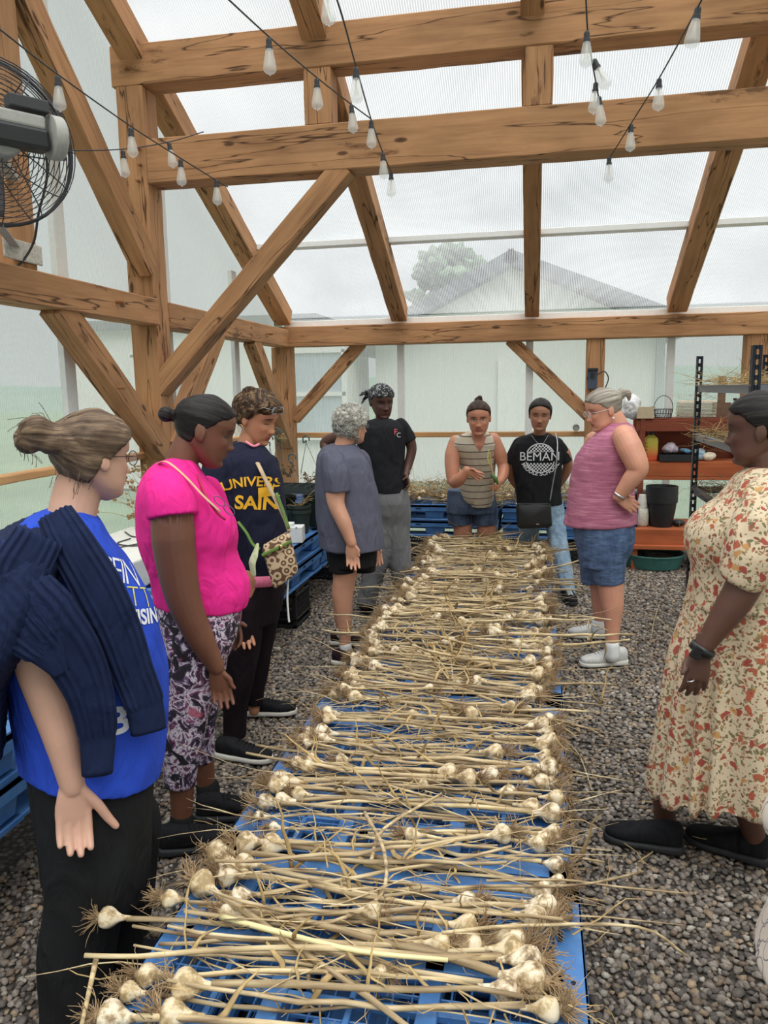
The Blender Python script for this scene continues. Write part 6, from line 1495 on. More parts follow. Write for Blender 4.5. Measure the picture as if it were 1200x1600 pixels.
def f(mb):
    mb.loft([[V(1.17+a*math.cos(t), 1.5+b2*math.sin(t), z)+O10 for t in [2*PI*i/40 for i in range(40)]] for z, a, b2 in ((.38, .25, .32), (.5, .22, .30), (.8, .15, .24), (1.1, .16, .23), (1.28, .15, .2), (1.36, .09, .11))])
    wl_(mb, [(1.12, 1.31, 1.28, .07), (1.01, 1.28, 1.04, .075), (.90, 1.31, .845, .062)]); wl_(mb, [(1.17, 1.69, 1.28, .07), (1.12, 1.73, 1.0, .075), (1.1, 1.70, .84, .075)])
p.cloth('cardigan', f, M_leafp, .009, 4, .008, 6, 3, (1, 1, .4))
p.cloth('trousers', lambda mb: [wl_(mb, [(1.17, y, .7, .10), (1.16, y, .4, .08), (1.17, y, .08, .065)]) for y in (1.4, 1.6)], M_leafp, .01, 3, .004)
for y in (1.4, 1.6): shoe(p.root, V(1.22, y, 0)+O10, V(.98, y, 0)+O10, M_blackshoe, M_blacksole)
p.hair(M_hair6, .012, hair_zone(), voxel=.006)
# =================================================================== STRING LIGHTS
mg, nt_, b_ = newmat('bulb_glass'); b_.inputs['Base Color'].default_value = (.9, .9, .88, 1); b_.inputs['Roughness'].default_value = .06; b_.inputs['Alpha'].default_value = .30; M_bglass = mg
M_sock = simple('socket_black', (.03, .03, .035), .5); M_fil = simple('filament_beige', srgb(214, 204, 180), .6)
M_cord = simple('cord_dark', srgb(60, 56, 54), .6)
def string_light(cord, bulbs, label):
    """cord: (px,py,fwd distance); bulbs: (px,py,dist,tilt x,tilt y)"""
    F_ = lambda px, py, D: W(px, py, y=1.0)*1.0 if False else V(0, 0, CAM_H)+(Vector(CR.T @ np.array([(px-600)/FPX, (py-800)/FPX, 1.0])))*D
    P = [F_(*c) for c in cord]; o_ = empty('string_light', P[0], 0, label, 'string lights', 'festoon light strings')
    mb = MB(); mb.tube(P, .0035, 6, spline=5); mb.build('cord', M_cord, o_, smooth=True)
    for (px, py, D, tx, ty) in bulbs:
        t = F_(px, py, D); ax = V(tx, ty, -1).normalized(); mb = MB()
        mb.lathe([(.0145, .040), (.017, .05), (.024, .085), (.0285, .112), (.027, .122), (.019, .131), (.006, .136), (.003, .142)], t, 20, ax=ax); bl = mb.build('bulb', M_bglass, o_, smooth=True)
        mb = MB(); mb.lathe([(.006, -.004), (.011, 0), (.0125, .006), (.0125, .026), (.015, .028), (.015, .040)], t, 14, ax=ax); mb.build('socket', M_sock, bl)
        mb = MB(); mb.lathe([(.004, .045), (.0035, .07)], t, 8, ax=ax); sd, u = frame_from(ax)
        for k in range(6): a = k/6*6.28; mb.tube([t+ax*.07+(sd*math.cos(a)+u*math.sin(a))*.003, t+ax*.105+(sd*math.cos(a)+u*math.sin(a))*.011], .0008, 4)
        mb.build('filament', M_fil, bl)
string_light([(-60, 0, 2.7), (0, 46, 2.9), (90, 116, 3.3), (204, 197, 3.9), (282, 247, 4.3), (340, 283, 4.5), (356, 292, 4.55)], [(90, 120, 3.3, 0, 0), (204, 201, 3.9, .03, 0), (282, 250, 4.3, 0, 0), (338, 282, 4.5, 0, 0)], 'light string running down from the upper left past the main post')
string_light([(-40, 226, 3.0), (0, 229, 3.2), (98, 235, 3.8), (192, 233, 4.2), (263, 222, 4.5), (318, 206, 4.75)], [(98, 237, 3.8, .1, 0), (192, 236, 4.2, .03, 0), (264, 224, 4.5, .15, 0)], 'nearly level light string in front of the fan')
string_light([(345, -12, 2.7), (420, 57, 3.2), (495, 121, 3.7), (549, 163, 4.1), (580, 186, 4.25)], [(420, 61, 3.2, 0, 0), (495, 124, 3.7, 0, 0), (549, 165, 4.1, .06, 0)], 'light string slanting down to the short post between the cross beams')
string_light([(520, -20, 2.6), (536, 30, 2.8), (556, 103, 3.2), (580, 187, 4.1), (598, 238, 4.35), (612, 270, 4.6)], [(510, -22, 2.9, .05, 0), (556, 107, 3.2, 0, 0), (580, 189, 4.1, 0, 0), (598, 240, 4.35, .04, 0), (611, 270, 4.6, 0, 0)], 'light string dropping steeply over the middle of the beams')
string_light([(915, -15, 3.0), (918, 45, 3.2), (924, 90, 3.4), (931, 128, 3.6), (935, 150, 3.7)], [(917, 50, 3.2, 0, 0), (928, 94, 3.4, .5, 0), (931, 130, 3.7, -.05, 0), (936, 152, 3.9, .1, 0)], 'bunched end of a light string hanging in a cluster')
string_light([(1105, -20, 2.7), (1090, 12, 2.8), (1030, 122, 3.6), (986, 193, 4.15), (960, 235, 4.4), (952, 246, 4.45)], [(1091, 12, 2.8, -.15, 0), (1030, 124, 3.6, 0, 0), (986, 195, 4.2, 0, 0), (952, 246, 4.45, 0, 0)], 'light string on the right sloping down from the upper right')

# =================================================================== FAN
fc = W(-14, 222, x=-2.28); ax = V(.80, -.58, .0).normalized(); s1, u1 = frame_from(ax)
fan = empty('wall_fan', fc, 0, 'large black caged drum fan on the left wall stud with a grey motor box', 'fan')
M_wire = simple('fan_wire', srgb(70, 70, 74), .35, .1, metal=.6); M_motor = simple('motor_grey', srgb(168, 166, 160), .5, .08, 60); M_rust = simple('spotted_plate', srgb(196, 188, 176), .6, .25, 90)
R0 = .335
mb = MB()
for side in (1, -1):
    for i in range(2, 17):
        r = R0*i/16; z = side*(.05+.07*math.sqrt(max(0, 1-(i/16)**2)))
        mb.tube([fc+ax*z+(s1*math.cos(a)+u1*math.sin(a))*r for a in [2*PI*k/40 for k in range(41)]], .0022, 4, caps=False)
    for k in range(12):
        a = 2*PI*k/12; mb.tube([fc+ax*(side*(.05+.07*math.sqrt(max(0, 1-t*t))))+(s1*math.cos(a)+u1*math.sin(a))*R0*t for t in (.1, .3, .5, .7, .85, .95, 1.0)], .003, 4, caps=False)
mb.tube([fc+(s1*math.cos(a)+u1*math.sin(a))*R0 for a in [2*PI*k/48 for k in range(49)]], .008, 6, caps=False)
for i in range(-2, 3): mb.tube([fc+ax*(i*.024)+(s1*math.cos(a)+u1*math.sin(a))*R0 for a in [2*PI*k/40 for k in range(41)]], .0022, 4, caps=False)
mb.build('cage', M_wire, fan, smooth=True)
for k in range(3):
    a0 = 2*PI*k/3+.4; mb = MB(); rings = []
    for i in range(9):
        t = i/8; r = .06+.24*t; aw = .55-.1*t; ring = []
        for q, th in ((-1, .003), (-.3, .003), (.4, .003), (1, .003), (1, -.003), (.4, -.003), (-.3, -.003), (-1, -.003)):
            a = a0+q*aw*.5+t*.25; ring.append(fc+(s1*math.cos(a)+u1*math.sin(a))*r+ax*(q*.03*(1-.4*t)+th))
        rings.append(ring)
    mb.loft(rings); mb.build('blade', simple('fan_blade', srgb(120, 120, 124), .4, .1, metal=.5), fan, smooth=True)
mb = MB(); mb.lathe([(.03, -.06), (.085, -.05), (.09, .0), (.09, .13), (.082, .155), (.05, .165)], fc+s1*0, 28, ax=ax); mb.build('motor', M_motor, fan, smooth=True, bevel=.003)
mb = MB(); c = fc+ax*.13-V(0, 0, .0); Rm = Matrix((s1, ax, u1)).transposed()
mb.box(fc+ax*.15+u1*.06, (.32, .10, .055), Rm); mb.build('mount_rail', M_motor, fan, bevel=.01)
mb = MB(); mb.box(fc+ax*.17-u1*.01, (.34, .09, .085), Rm); mb.build('motor_cover', simple('motor_black', (.015, .015, .017), .4), fan, bevel=.015)
mb = MB(); e = fc+ax*.17+s1*(.20 if s1.dot(V(1, 0, 0)) > 0 else -.20); mb.lathe([(.02, -.02), (.088, -.018), (.088, .025), (.08, .035), (.02, .04)], e+u1*.015, 28, ax=s1*(1 if s1.dot(V(1, 0, 0)) > 0 else -1)); ec = mb.build('end_cap', M_motor, fan, smooth=True, bevel=.003)
mb = MB(); mb.box(e+u1*.01+V(.052, -.02, 0), (.012, .03, .07)); mb.build('red_label', simple('red_label', srgb(196, 60, 64), .5), ec)
mb = MB(); mb.box(fc+ax*.17+u1*.125+s1*.1*(1 if s1.dot(V(1, 0, 0)) > 0 else -1), (.16, .07, .05), Rm); mb.build('switch_box', simple('switch_box_grey', srgb(58, 58, 60), .5), fan, bevel=.006)
mb = MB(); mb.box(V(-2.545, 3.60, fc.z-.345), (.012, .30, .10)); mb.build('mounting_plate', M_rust, fan, bevel=.01)
mb = MB(); mb.bar(V(-2.55, 3.58, fc.z), fc-ax*.02, .05, .03); mb.build('bracket', M_motor, fan); mb = MB(); mb.bar(V(-2.55, 3.55, fc.z-.33), fc-u1*R0, .04, .008); mb.build('bracket', M_motor, fan)
mb = MB(); F_ = lambda px, py, D: V(0, 0, CAM_H)+(Vector(CR.T @ np.array([(px-600)/FPX, (py-800)/FPX, 1.0])))*D
mb.tube([F_(72, 232, 3.55), F_(73, 280, 3.6), F_(60, 335, 3.75), F_(52, 380, 3.85), F_(28, 415, 3.85), F_(-10, 432, 3.75)], .006, 8, spline=6); mb.build('power_cord', M_cord, fan, smooth=True)

# =================================================================== BLACK SLOTTED SHELF
M_slot = simple('black_slotted_steel', srgb(26, 30, 42), .4, .15, metal=.3); M_galv = simple('grey_shelf_beam', srgb(116, 118, 126), .4, .1, metal=.4)
sh = empty('metal_shelving', (1.27, 4.85, 0), 0, 'black slotted metal shelving loaded with drying garlic stems at the right', 'shelf')
X0, X1, Y0s, Y1s = 1.045, 1.50, 4.14, 5.53
def slotted(x, y, fx, fy):
    mb = MB(); t = .0025; w_ = .042; H_ = 1.79
    for (ox, oy, dx, dy) in ((0, 0, fx, 0), (0, 0, 0, fy)):
        def pl(a0, a1, z0, z1):
            cx = x+dx*(a0+a1)/2; cy = y+dy*(a0+a1)/2; mb.box((cx, cy, (z0+z1)/2), (abs(dx)*(a1-a0)+t, abs(dy)*(a1-a0)+t, z1-z0))
        pl(0, .014, 0, H_); pl(w_-.014, w_, 0, H_); z = .02
        while z < H_-.03: pl(.013, w_-.013, z, z+.024); z += .05
        pl(.013, w_-.013, H_-.02, H_)
    mb.build('upright', M_slot, sh)
for x, fx in ((X0, 1), (X1, -1)):
    for y, fy in ((Y0s, 1), (Y1s, -1)): slotted(x, y, fx, fy)
for z in (1.575, 1.255, .895, .42):
    mb = MB()
    for x in (X0+.012, X1-.012): mb.box((x, (Y0s+Y1s)/2, z), (.012, Y1s-Y0s, .045)); mb.box((x, (Y0s+Y1s)/2, z+.02), (.03, Y1s-Y0s, .006))
    for y in (Y0s+.012, Y1s-.012): mb.box(((X0+X1)/2, y, z), (X1-X0, .012, .045))
    be = mb.build('shelf_beam', M_galv if z > 1 else M_slot, sh)
    mb = MB()
    for k in range(19): mb.bar((X0+.02, Y0s+.03+k*.073, z+.02), (X1-.02, Y0s+.03+k*.073, z+.02), .004, .004)
    for k in range(9): mb.bar((X0+.03+k*.049, Y0s, z+.016), (X0+.03+k*.049, Y1s, z+.016), .003, .003)
    mb.build('wire_deck', M_slot, sh)
M_dark_leaf = simple('brown_dry_leaf', srgb(108, 88, 62), .9, .3, 25)
for i, (z, n, nm) in enumerate(((1.60, 260, 'top'), (1.28, 260, 'second'), (.92, 260, 'third'))):
    straw('shelf_straw', n, lambda r_, z=z: (r_.uniform(1.06, 1.46), r_.uniform(4.2, 5.5), z), 'dry garlic stems heaped on the %s level of the black metal shelving' % nm, Lr=(.10, .30), zr=(0, .045), curl=.45, along=.9, seed=40+i, mat=M_dark_leaf if i == 2 else M_leaf)
straw('shelf_straw', 40, lambda r_: (r_.uniform(.98, 1.08), r_.uniform(4.9, 5.55), r_.choice([1.5, 1.2, .85, .6])), 'roots and thin stems trailing from the left side of the metal shelving', Lr=(.1, .35), curl=.9, along=1.5, w=(.0006, .002), seed=50)

# =================================================================== RUST RED POTTING BENCH
M_red = wood('red_stained_wood', srgb(172, 92, 56), srgb(134, 66, 40), srgb(192, 110, 70), knots=False, gs=1.0); M_redk = wood('red_stained_wood_dark', srgb(128, 66, 48), srgb(100, 50, 38), srgb(150, 84, 60), knots=False)
bn = empty('potting_bench', (1.35, 7.3, 0), 0, 'rust red stained potting bench with two upper shelves in the back right corner', 'bench')
def board(c, s, name, mat=M_red, par=bn):
    o = MB().box((0, 0, 0), s).build(name, mat, None, bevel=.004); o.location = c; o.parent = par; o.matrix_parent_inverse = par.matrix_basis.inverted(); return o
XB0, XB1 = .84, 2.15
board(((XB0+XB1)/2, 6.95, .285), (XB1-XB0+.06, .035, .15), 'apron')
board(((XB0+XB1)/2, 6.915, .205), (XB1-XB0+.06, .06, .035), 'lower_rail')
for k in range(5): board(((XB0+XB1)/2, 7.03+k*.115, .36-.012), (XB1-XB0, .108, .022), 'bench_board')
for x in (XB0+.03, XB1-.03): board((x, 6.95, .10), (.05, .05, .20), 'leg'); board((x, 7.55, .10), (.05, .05, .2), 'leg')
for x in (.93, 1.82): board((x, 7.58, .8), (.06, .09, 1.0), 'post'); board((x+.01, 7.26, .85), (.045, .06, 1.0), 'post', M_redk)
board((1.36, 7.25, .855), (.95, .03, .125), 'shelf_front'); board((1.36, 7.42, .915), (.95, .33, .022), 'shelf')
board((1.36, 7.25, .775), (.95, .035, .03), 'shelf_rail')
board((1.36, 7.25, 1.245), (.95, .03, .10), 'shelf_front', M_redk); board((1.36, 7.42, 1.30), (.95, .33, .022), 'shelf', M_redk)
board((1.36, 7.60, 1.05), (.95, .02, .3), 'back_board', M_redk)
def WY(px, py, y): return W(px, py, y=y)
def on(px, y, z): q = W(px, 700, y=y); return V(q.x, y, z)
ZT, ZM, ZB = 1.312, .927, .36
# items on top shelf
M_bag = simple('white_plastic_bag', srgb(224, 222, 222), .5, .05, 20)
c = on(985, 7.3, ZT); mb = MB(); mb.ell(c+V(0, 0, .10), (.08, .09, .11), n=14); me = fuse(mb, .008, 1); displace(me, lambda co, no: .016*snoise(co, 30, 2, 3, .6)); tag(link('plastic_bag', me, M_bag), 'crumpled white plastic bag at the left end of the top bench shelf', 'bag')
M_card = simple('cardboard', srgb(196, 176, 146), .8, .06)
bx = empty('cardboard_box', on(1005, 7.28, ZT), 0, 'small open tan cardboard box on the top bench shelf', 'box'); c = on(1005, 7.28, ZT)
mb = MB(); mb.box(c+V(0, -.055, .05), (.14, .005, .1)); mb.box(c+V(0, .055, .05), (.14, .005, .1)); mb.box(c+V(-.07, 0, .05), (.005, .11, .1)); mb.box(c+V(.07, 0, .05), (.005, .11, .1)); mb.box(c+V(0, 0, .004), (.14, .11, .006)); mb.build('carton', M_card, bx)
for sx in (-1, 1): mb = MB(); mb.box(c+V(sx*.078, 0, .098), (.03, .11, .004), Matrix.Rotation(sx*.5, 3, 'Y')); mb.build('flap', M_card, bx)
c = on(1034, 7.3, ZT); wb_ = empty('wire_basket', c, 0, 'small wire basket with tall arched handle on the top bench shelf', 'basket'); mb = MB()
for z, r in ((.005, .07), (.04, .076), (.08, .082)): mb.tube([c+V(r*math.cos(a), r*.8*math.sin(a), z) for a in [2*PI*k/24 for k in range(25)]], .0022, 5)
for k in range(20): a = 2*PI*k/20; mb.tube([c+V(.07*math.cos(a), .056*math.sin(a), 0), c+V(.082*math.cos(a+.25), .066*math.sin(a+.25), .08)], .0015, 4); mb.tube([c+V(.07*math.cos(a), .056*math.sin(a), 0), c+V(.082*math.cos(a-.25), .066*math.sin(a-.25), .08)], .0015, 4)
mb.build('basket_body', M_wire, wb_); mb = MB(); mb.tube([c+V(.082*math.cos(a), 0, .08+.12*math.sin(a)) for a in [PI*k/14 for k in range(15)]], .003, 6); mb.build('handle', M_wire, wb_)
M_egg = simple('egg_carton_pulp', srgb(206, 192, 172), .9, .08, 40)
for (px, nn, lab) in ((1069, 11, 'left stack of pulp egg cartons on the top bench shelf'), (1100, 11, 'right stack of pulp egg cartons behind the shelf upright')):
    c = on(px, 7.33, ZT); e0 = empty('egg_carton_stack', c, 0, lab, 'egg cartons', 'stacked egg cartons')
    for k in range(nn):
        mb = MB(); z = .004+k*.0125
        mb.box(c+V(random.uniform(-.003, .003), 0, z+.005), (.15-(.006 if k % 2 else 0), .14, .006))
        if k == nn-1 or k == 0:
            for i in range(4):
                for j in range(3): mb.lathe([(.016, 0), (.012, .014), (.004, .018)], c+V(-.052+i*.035, -.045+j*.045, z+.007), 10)
        mb.build('carton_tray', M_egg, e0)
M_brw = simple('dark_brown_wood', srgb(112, 84, 66), .8, .15)
c = on(1124, 7.35, ZT); o = MB(); o.box(c+V(0, 0, .065), (.14, .08, .13)); o.box(c+V(.0, .02, .2), (.06, .03, .32)); tag(o.build('wooden_stand', M_brw), 'dark brown wooden block with an upright post on the top bench shelf', 'stand')
c = on(1150, 7.33, ZT); e0 = empty('wire_lantern', c, 0, 'small wire cage holder with a dark dried plant on the top bench shelf', 'holder'); mb = MB()
for k in range(9): a = -.055+k*.0138; mb.tube([c+V(a, -.05, 0), c+V(max(-.055, min(.055, a+.05)), -.05, .12)], .0013, 4); mb.tube([c+V(a, -.05, 0), c+V(max(-.055, min(.055, a-.05)), -.05, .12)], .0013, 4)
for sx in (-1, 1): mb.bar(c+V(sx*.055, -.05, 0), c+V(sx*.055, -.05, .125), .004, .004); mb.bar(c+V(sx*.055, .05, 0), c+V(sx*.055, .05, .125), .004, .004)
mb.bar(c+V(-.055, -.05, .125), c+V(.055, -.05, .125), .004, .004); mb.build('cage', M_wire, e0); mb = MB()
for k in range(9): mb.ell(c+V(random.uniform(-.03, .02), random.uniform(-.02, .02), .03+k*.016), (.02, .018, .014), n=6)
mb.build('dried_plant', simple('dark_dry_plant', srgb(66, 46, 42), .9, .3), e0, smooth=True)
# middle shelf
def bottlemat():
    m, nt, b = newmat('yellow_orange_plastic'); t = N(nt, 'ShaderNodeTexCoord'); s_ = N(nt, 'ShaderNodeSeparateXYZ'); nt.links.new(t.outputs['Object'], s_.inputs[0]); mr = N(nt, 'ShaderNodeMapRange'); nt.links.new(s_.outputs[2], mr.inputs[0]); mr.inputs[1].default_value = .95; mr.inputs[2].default_value = 1.12
    nt.links.new(ramp(nt, mr.outputs[0], [(.1, srgb(214, 92, 52)), (.45, srgb(206, 148, 70)), (.75, srgb(196, 180, 70))]), b.inputs['Base Color']); b.inputs['Roughness'].default_value = .35; return m
c = on(1017, 7.33, ZM+.0); jug = empty('plastic_jug', c, 0, 'yellow to orange ribbed plastic jug with black cap on the middle bench shelf', 'jug')
mb = MB(); mb.loft([[c+V(a*math.copysign(abs(math.cos(t))**.5, math.cos(t)), b2*math.copysign(abs(math.sin(t))**.5, math.sin(t)), z) for t in [2*PI*k/32 for k in range(32)]] for z, a, b2 in ((.0, .055, .045), (.01, .06, .05), (.18, .06, .05), (.205, .055, .045), (.225, .03, .03), (.235, .022, .022))])
for k in range(5): mb.box(c+V(-.04, -.051, .05+k*.03), (.03, .006, .006))
mb.build('bottle', bottlemat(), jug, smooth=False, bevel=.003); mb = MB(); mb.lathe([(.026, .232), (.026, .262), (.02, .266)], c, 20); mb.build('cap', M_crate, jug)
c = on(1056, 7.33, ZM); mb = MB(); 
for sx, sy, w_, d_ in ((0, -.1, .30, .006), (0, .1, .30, .006), (-.15, 0, .006, .2), (.15, 0, .006, .2)): mb.box(c+V(sx, sy, .032), (w_, d_, .06))
mb.box(c+V(0, 0, .004), (.3, .2, .006)); 
for k in range(1, 5): mb.box(c+V(-.15+k*.06, 0, .03), (.004, .2, .05))
tag(mb.build('seed_tray', M_crate), 'long black seed tray on the middle bench shelf', 'tray')
def blob(name, px, y, z, r, mat, lab, cat, seed=1, amp=.012):
    c = on(px, y, z); mb = MB(); mb.ell(c+V(0, 0, r[2]), r, n=12); me = fuse(mb, .006, 1); displace(me, lambda co, no: amp*snoise(co, 40, seed, 3, .6)); return tag(link(name, me, mat), lab, cat)
blob('plastic_bag', 1047, 7.33, ZM+.066, (.07, .05, .045), simple('lilac_bag', srgb(206, 190, 204), .5), 'lilac plastic bag lying on the black seed tray', 'bag', 3)
blob('plastic_bag', 1072, 7.36, ZM+.066, (.05, .05, .02), simple('blue_bag', srgb(120, 176, 206), .4), 'light blue plastic wrapper at the right end of the seed tray', 'bag', 4)
blob('plastic_bag', 1093, 7.33, ZM, (.055, .05, .055), simple('clear_blue_bag', srgb(150, 180, 200), .4), 'pale blue crumpled bag beside the white skull-like object', 'bag', 5)
blob('round_ornament', 1108, 7.31, ZM, (.06, .05, .04), simple('cream_ornament', srgb(220, 206, 180), .6, .2, 60), 'cream and brown rounded object on the middle bench shelf', 'ornament', 6, .008)
# bench top
c = on(1006, 7.1, ZB); vs_ = empty('woven_vase', c, 0, 'white woven vase with a wire hoop on the bench top', 'vase'); mb = MB(); mb.lathe([(.05, 0), (.062, .02), (.064, .10), (.058, .155), (.052, .16)], c, 28); mb.build('vase_body', simple('woven_white', srgb(206, 200, 186), .9, .25, 120, bumpy=1.0), vs_, smooth=True); mb = MB(); mb.tube([c+V(.06*math.cos(a), -.02, .15-.06*abs(math.sin(a))) for a in [PI*k/12 for k in range(13)]], .002, 5); mb.build('hoop', M_wire, vs_)
c = on(1007, 7.1, ZB+.162); st = empty('paper_cup_stack', c, 0, 'upside down stack of white cups on the woven vase', 'cups')
for k in range(6): mb = MB(); mb.lathe([(.044-k*.001, k*.012), (.044-k*.001, k*.012+.006), (.038, k*.012+.008), (.03, k*.012+.062)], c, 24); mb.build('cup', simple('white_cup', srgb(224, 218, 208), .6, .03), st, smooth=False)
c = on(1037, 7.12, ZB); ps = empty('nursery_pot_stack', c, 0, 'tall nested stack of black nursery pots on the bench top', 'pots')
for k in range(8): mb = MB(); z = k*.018; mb.lathe([(.098, z), (.128, z+.215), (.137, z+.217), (.137, z+.235), (.130, z+.236), (.118, z+.12)], c, 32); mb.build('pot', M_crate, ps)
c = on(1003, 7.42, ZB); mb = MB(); mb.box(c+V(0, 0, .12), (.2, .14, .24)); mb.box(c+V(0, 0, .245), (.21, .15, .014)); bin_ = tag(mb.build('plastic_bin', M_crate, bevel=.006), 'black plastic bin with a pale round lid behind the woven vase', 'bin')
c = on(1001, 7.42, ZB+.253); mb = MB(); mb.lathe([(.06, 0), (.07, .02), (.07, .03), (.05, .035)], c, 24); mb.build('lid', simple('grey_white_lid', srgb(190, 188, 180), .6), bin_)['label'] = 'pale round lid'
c = on(1065, 7.12, ZB); mb = MB(); mb.ell(c+V(0, 0, .03), (.06, .05, .03), n=8); tag(mb.build('black_tray', M_crate, smooth=True), 'low black plastic dish right of the nursery pots', 'dish')
# under the bench: teal tub with soil
c = W(1018, 886, z=.02); c = V(1.05, 7.08, .0); tb = empty('round_tub', c, 0, 'shallow teal round tub of dark soil under the red bench', 'tub'); mb = MB(); mb.lathe([(.23, .01), (.265, .12), (.275, .122), (.275, .13), (.255, .13), (.22, .03), (.0, .03)], c, 40); mb.build('tub_shell', simple('teal_plastic', srgb(60, 110, 104), .5), tb); mb = MB(); mb.lathe([(.0, .085), (.15, .09), (.247, .085), (.24, .05)], c, 30, caps=False); mb.build('soil', simple('dark_soil', srgb(66, 52, 44), .95, .4, 60, bumpy=.8), tb)
# yellow jug and white sack on the lower shelf of the metal unit
c = V(1.22, 5.0, .442); mb = MB(); mb.lathe([(.06, 0), (.07, .02), (.07, .13), (.05, .17), (.02, .19), (.02, .215)], c, 24); tag(mb.build('yellow_canister', simple('yellow_plastic', srgb(206, 170, 40), .4), smooth=True), 'yellow plastic canister on the low level of the metal shelving', 'canister')
mb = MB(); mb.ell(V(1.12, 5.38, .55), (.05, .07, .1), n=12); me = fuse(mb, .008, 1); displace(me, lambda co, no: .01*snoise(co, 30, 3, 3)); tag(link('white_sack', me, M_bag), 'small white sack behind the yellow canister on the metal shelving', 'sack')

# =================================================================== LEFT AND BACK ROWS
ZL = .588
M_pot = simple('dark_green_pot', srgb(34, 46, 42), .55, .12); M_soil = _mc['dark_soil']
def pot(x, y, z, r, h, label, stack=1):
    e0 = empty('plant_pot', (x, y, z), 0, label, 'pot', 'dark green pots on the left row')
    for k in range(stack):
        mb = MB(); zz = z+k*.035; c = V(x, y, zz); mb.lathe([(r*.74, 0), (r*.95, h*.86), (r*1.04, h*.87), (r*1.04, h), (r*.97, h), (r*.9, h*.82), (.0, h*.80)], c, 32); mb.build('pot', M_pot, e0)
    mb = MB(); mb.lathe([(.0, h*.84), (r*.9, h*.83)], V(x, y, z+(stack-1)*.035), 24, caps=False); mb.build('soil', M_soil, e0); return e0
def twig(x, y, z, n, h, label, seed, mat, name='dried_plant', spread=.5, leaves=0):
    r_ = random.Random(seed); mb = MB()
    for i in range(n):
        d = V(r_.gauss(0, spread), r_.gauss(0, spread), 1).normalized(); p_ = V(x+r_.uniform(-.02, .02), y+r_.uniform(-.02, .02), z); P = [p_]
        for s in range(5): d = (d+V(r_.uniform(-.4, .4), r_.uniform(-.4, .4), r_.uniform(-.35, .1))).normalized(); p_ = p_+d*h/5; P.append(p_)
        mb.tube(P, [.003, .0028, .0025, .002, .0015, .001], 5)
        for k in range(leaves):
            q = P[r_.randint(1, 5)]+V(r_.uniform(-.02, .02), r_.uniform(-.02, .02), r_.uniform(-.02, .02)); mb.ell(q, (r_.uniform(.006, .016), r_.uniform(.004, .012), r_.uniform(.004, .014)), n=5)
    return tag(mb.build(name, mat, None, smooth=True), label, 'dried plant')
def onL(px, py): q = W(px, py, z=ZL); return q.x, q.y
x, y = onL(473, 832); pot(x-.02, y, ZL, .083, .17, 'double dark green pot with twigs near the pallet edge', 2); twig(x-.02, y, ZL+.19, 12, .14, 'pale dry twigs growing in the double green pot', 3, M_leaf, spread=.8)
pot(x-.16, y-.14, ZL, .075, .14, 'dark green pot left of the double pot', 3)
pot(x-.22, y+.20, ZL, .11, .24, 'large dark green pot behind the double pot', 1)
pot(x+.05, y+.30, ZL, .12, .25, 'large dark green pot hidden behind the grey t-shirt', 1)
mb = MB(); c = V(x-.16, y+.08, ZL+.30)
mb.box(c, (.42, .26, .02)); 
for k in range(6): mb.box(c+V(-.2+k*.08, 0, .02), (.004, .26, .035))
for k in range(4): mb.box(c+V(0, -.13+k*.087, .02), (.42, .004, .035))
tag(mb.build('cell_tray', simple('dark_tray', srgb(44, 52, 52), .5)), 'black seedling cell tray lying across the green pots', 'tray')
mb = MB(); mb.box(c+V(.0, 0, -.14), (.05, .05, .0)); 
c2 = V(x-.42, y+.1, 0)
e0 = empty('adapter_box', (-1.66, 4.80, ZL), .1, 'white plastic box with a small step at the pallet edge behind the patterned bag', 'box')
mb = MB(); mb.box(V(-1.60, 4.93, ZL+.055), (.12, .12, .11), Matrix.Rotation(.15, 3, 'Z')); mb.build('housing', M_white, e0, bevel=.006)
mb = MB(); mb.box(V(-1.63, 4.92, ZL+.12), (.05, .08, .025), Matrix.Rotation(.15, 3, 'Z')); mb.build('step', M_white, e0, bevel=.004)
for dx in (-.02, .03): mb = MB(); mb.lathe([(.005, 0), (.005, .003)], V(-1.60+dx, 4.868, ZL+.09+dx*.6), 10, ax=(0, -1, 0)); mb.build('screw', M_metal, e0)
# hangers on the left rail and corner post
M_hook = simple('grey_green_plastic', srgb(84, 96, 92), .5)
def hook(px, py, y, h, label, n=3, spread=.05, wires=.16):
    t = W(px, py, y=y); e0 = empty('pot_hanger', t, 0, label, 'pot hanger', 'plastic pot hangers'); mb = MB()
    mb.tube([t+V(.035, 0, -.03), t+V(.03, 0, .0), t+V(0, 0, .02), t+V(-.03, 0, 0), t+V(-.028, 0, -.05), t+V(0, 0, -h*.6), t+V(0, 0, -h)], .0075, 8, spline=4); mb.build('hook', M_hook, e0, smooth=True)
    for k in range(n): a = 2*PI*k/n+.3; mb = MB(); mb.tube([t+V(0, 0, -h), t+V(spread*.5*math.cos(a), spread*.5*math.sin(a), -h-wires*.5), t+V(spread*math.cos(a), spread*math.sin(a), -h-wires)], .0025, 5); mb.build('hanger_wire', M_hook, e0)
yk = 7.3
hook(421, 683, yk, .09, 'curved grey green pot hanger left of the corner post', 3, .04, .3); hook(432, 672, yk+.05, .12, 'tallest grey green pot hanger beside the corner post', 4, .05, .26); hook(437, 676, yk+.1, .13, 'pot hanger closest to the corner post', 3, .04, .3)
hook(456, 712, 6.9, .10, 'short hooked pot hanger in front of the corner post', 3, .06, .1); hook(478, 684, 7.6, .05, 'pot hanger with three spreading wires right of the corner post', 3, .13, .32)
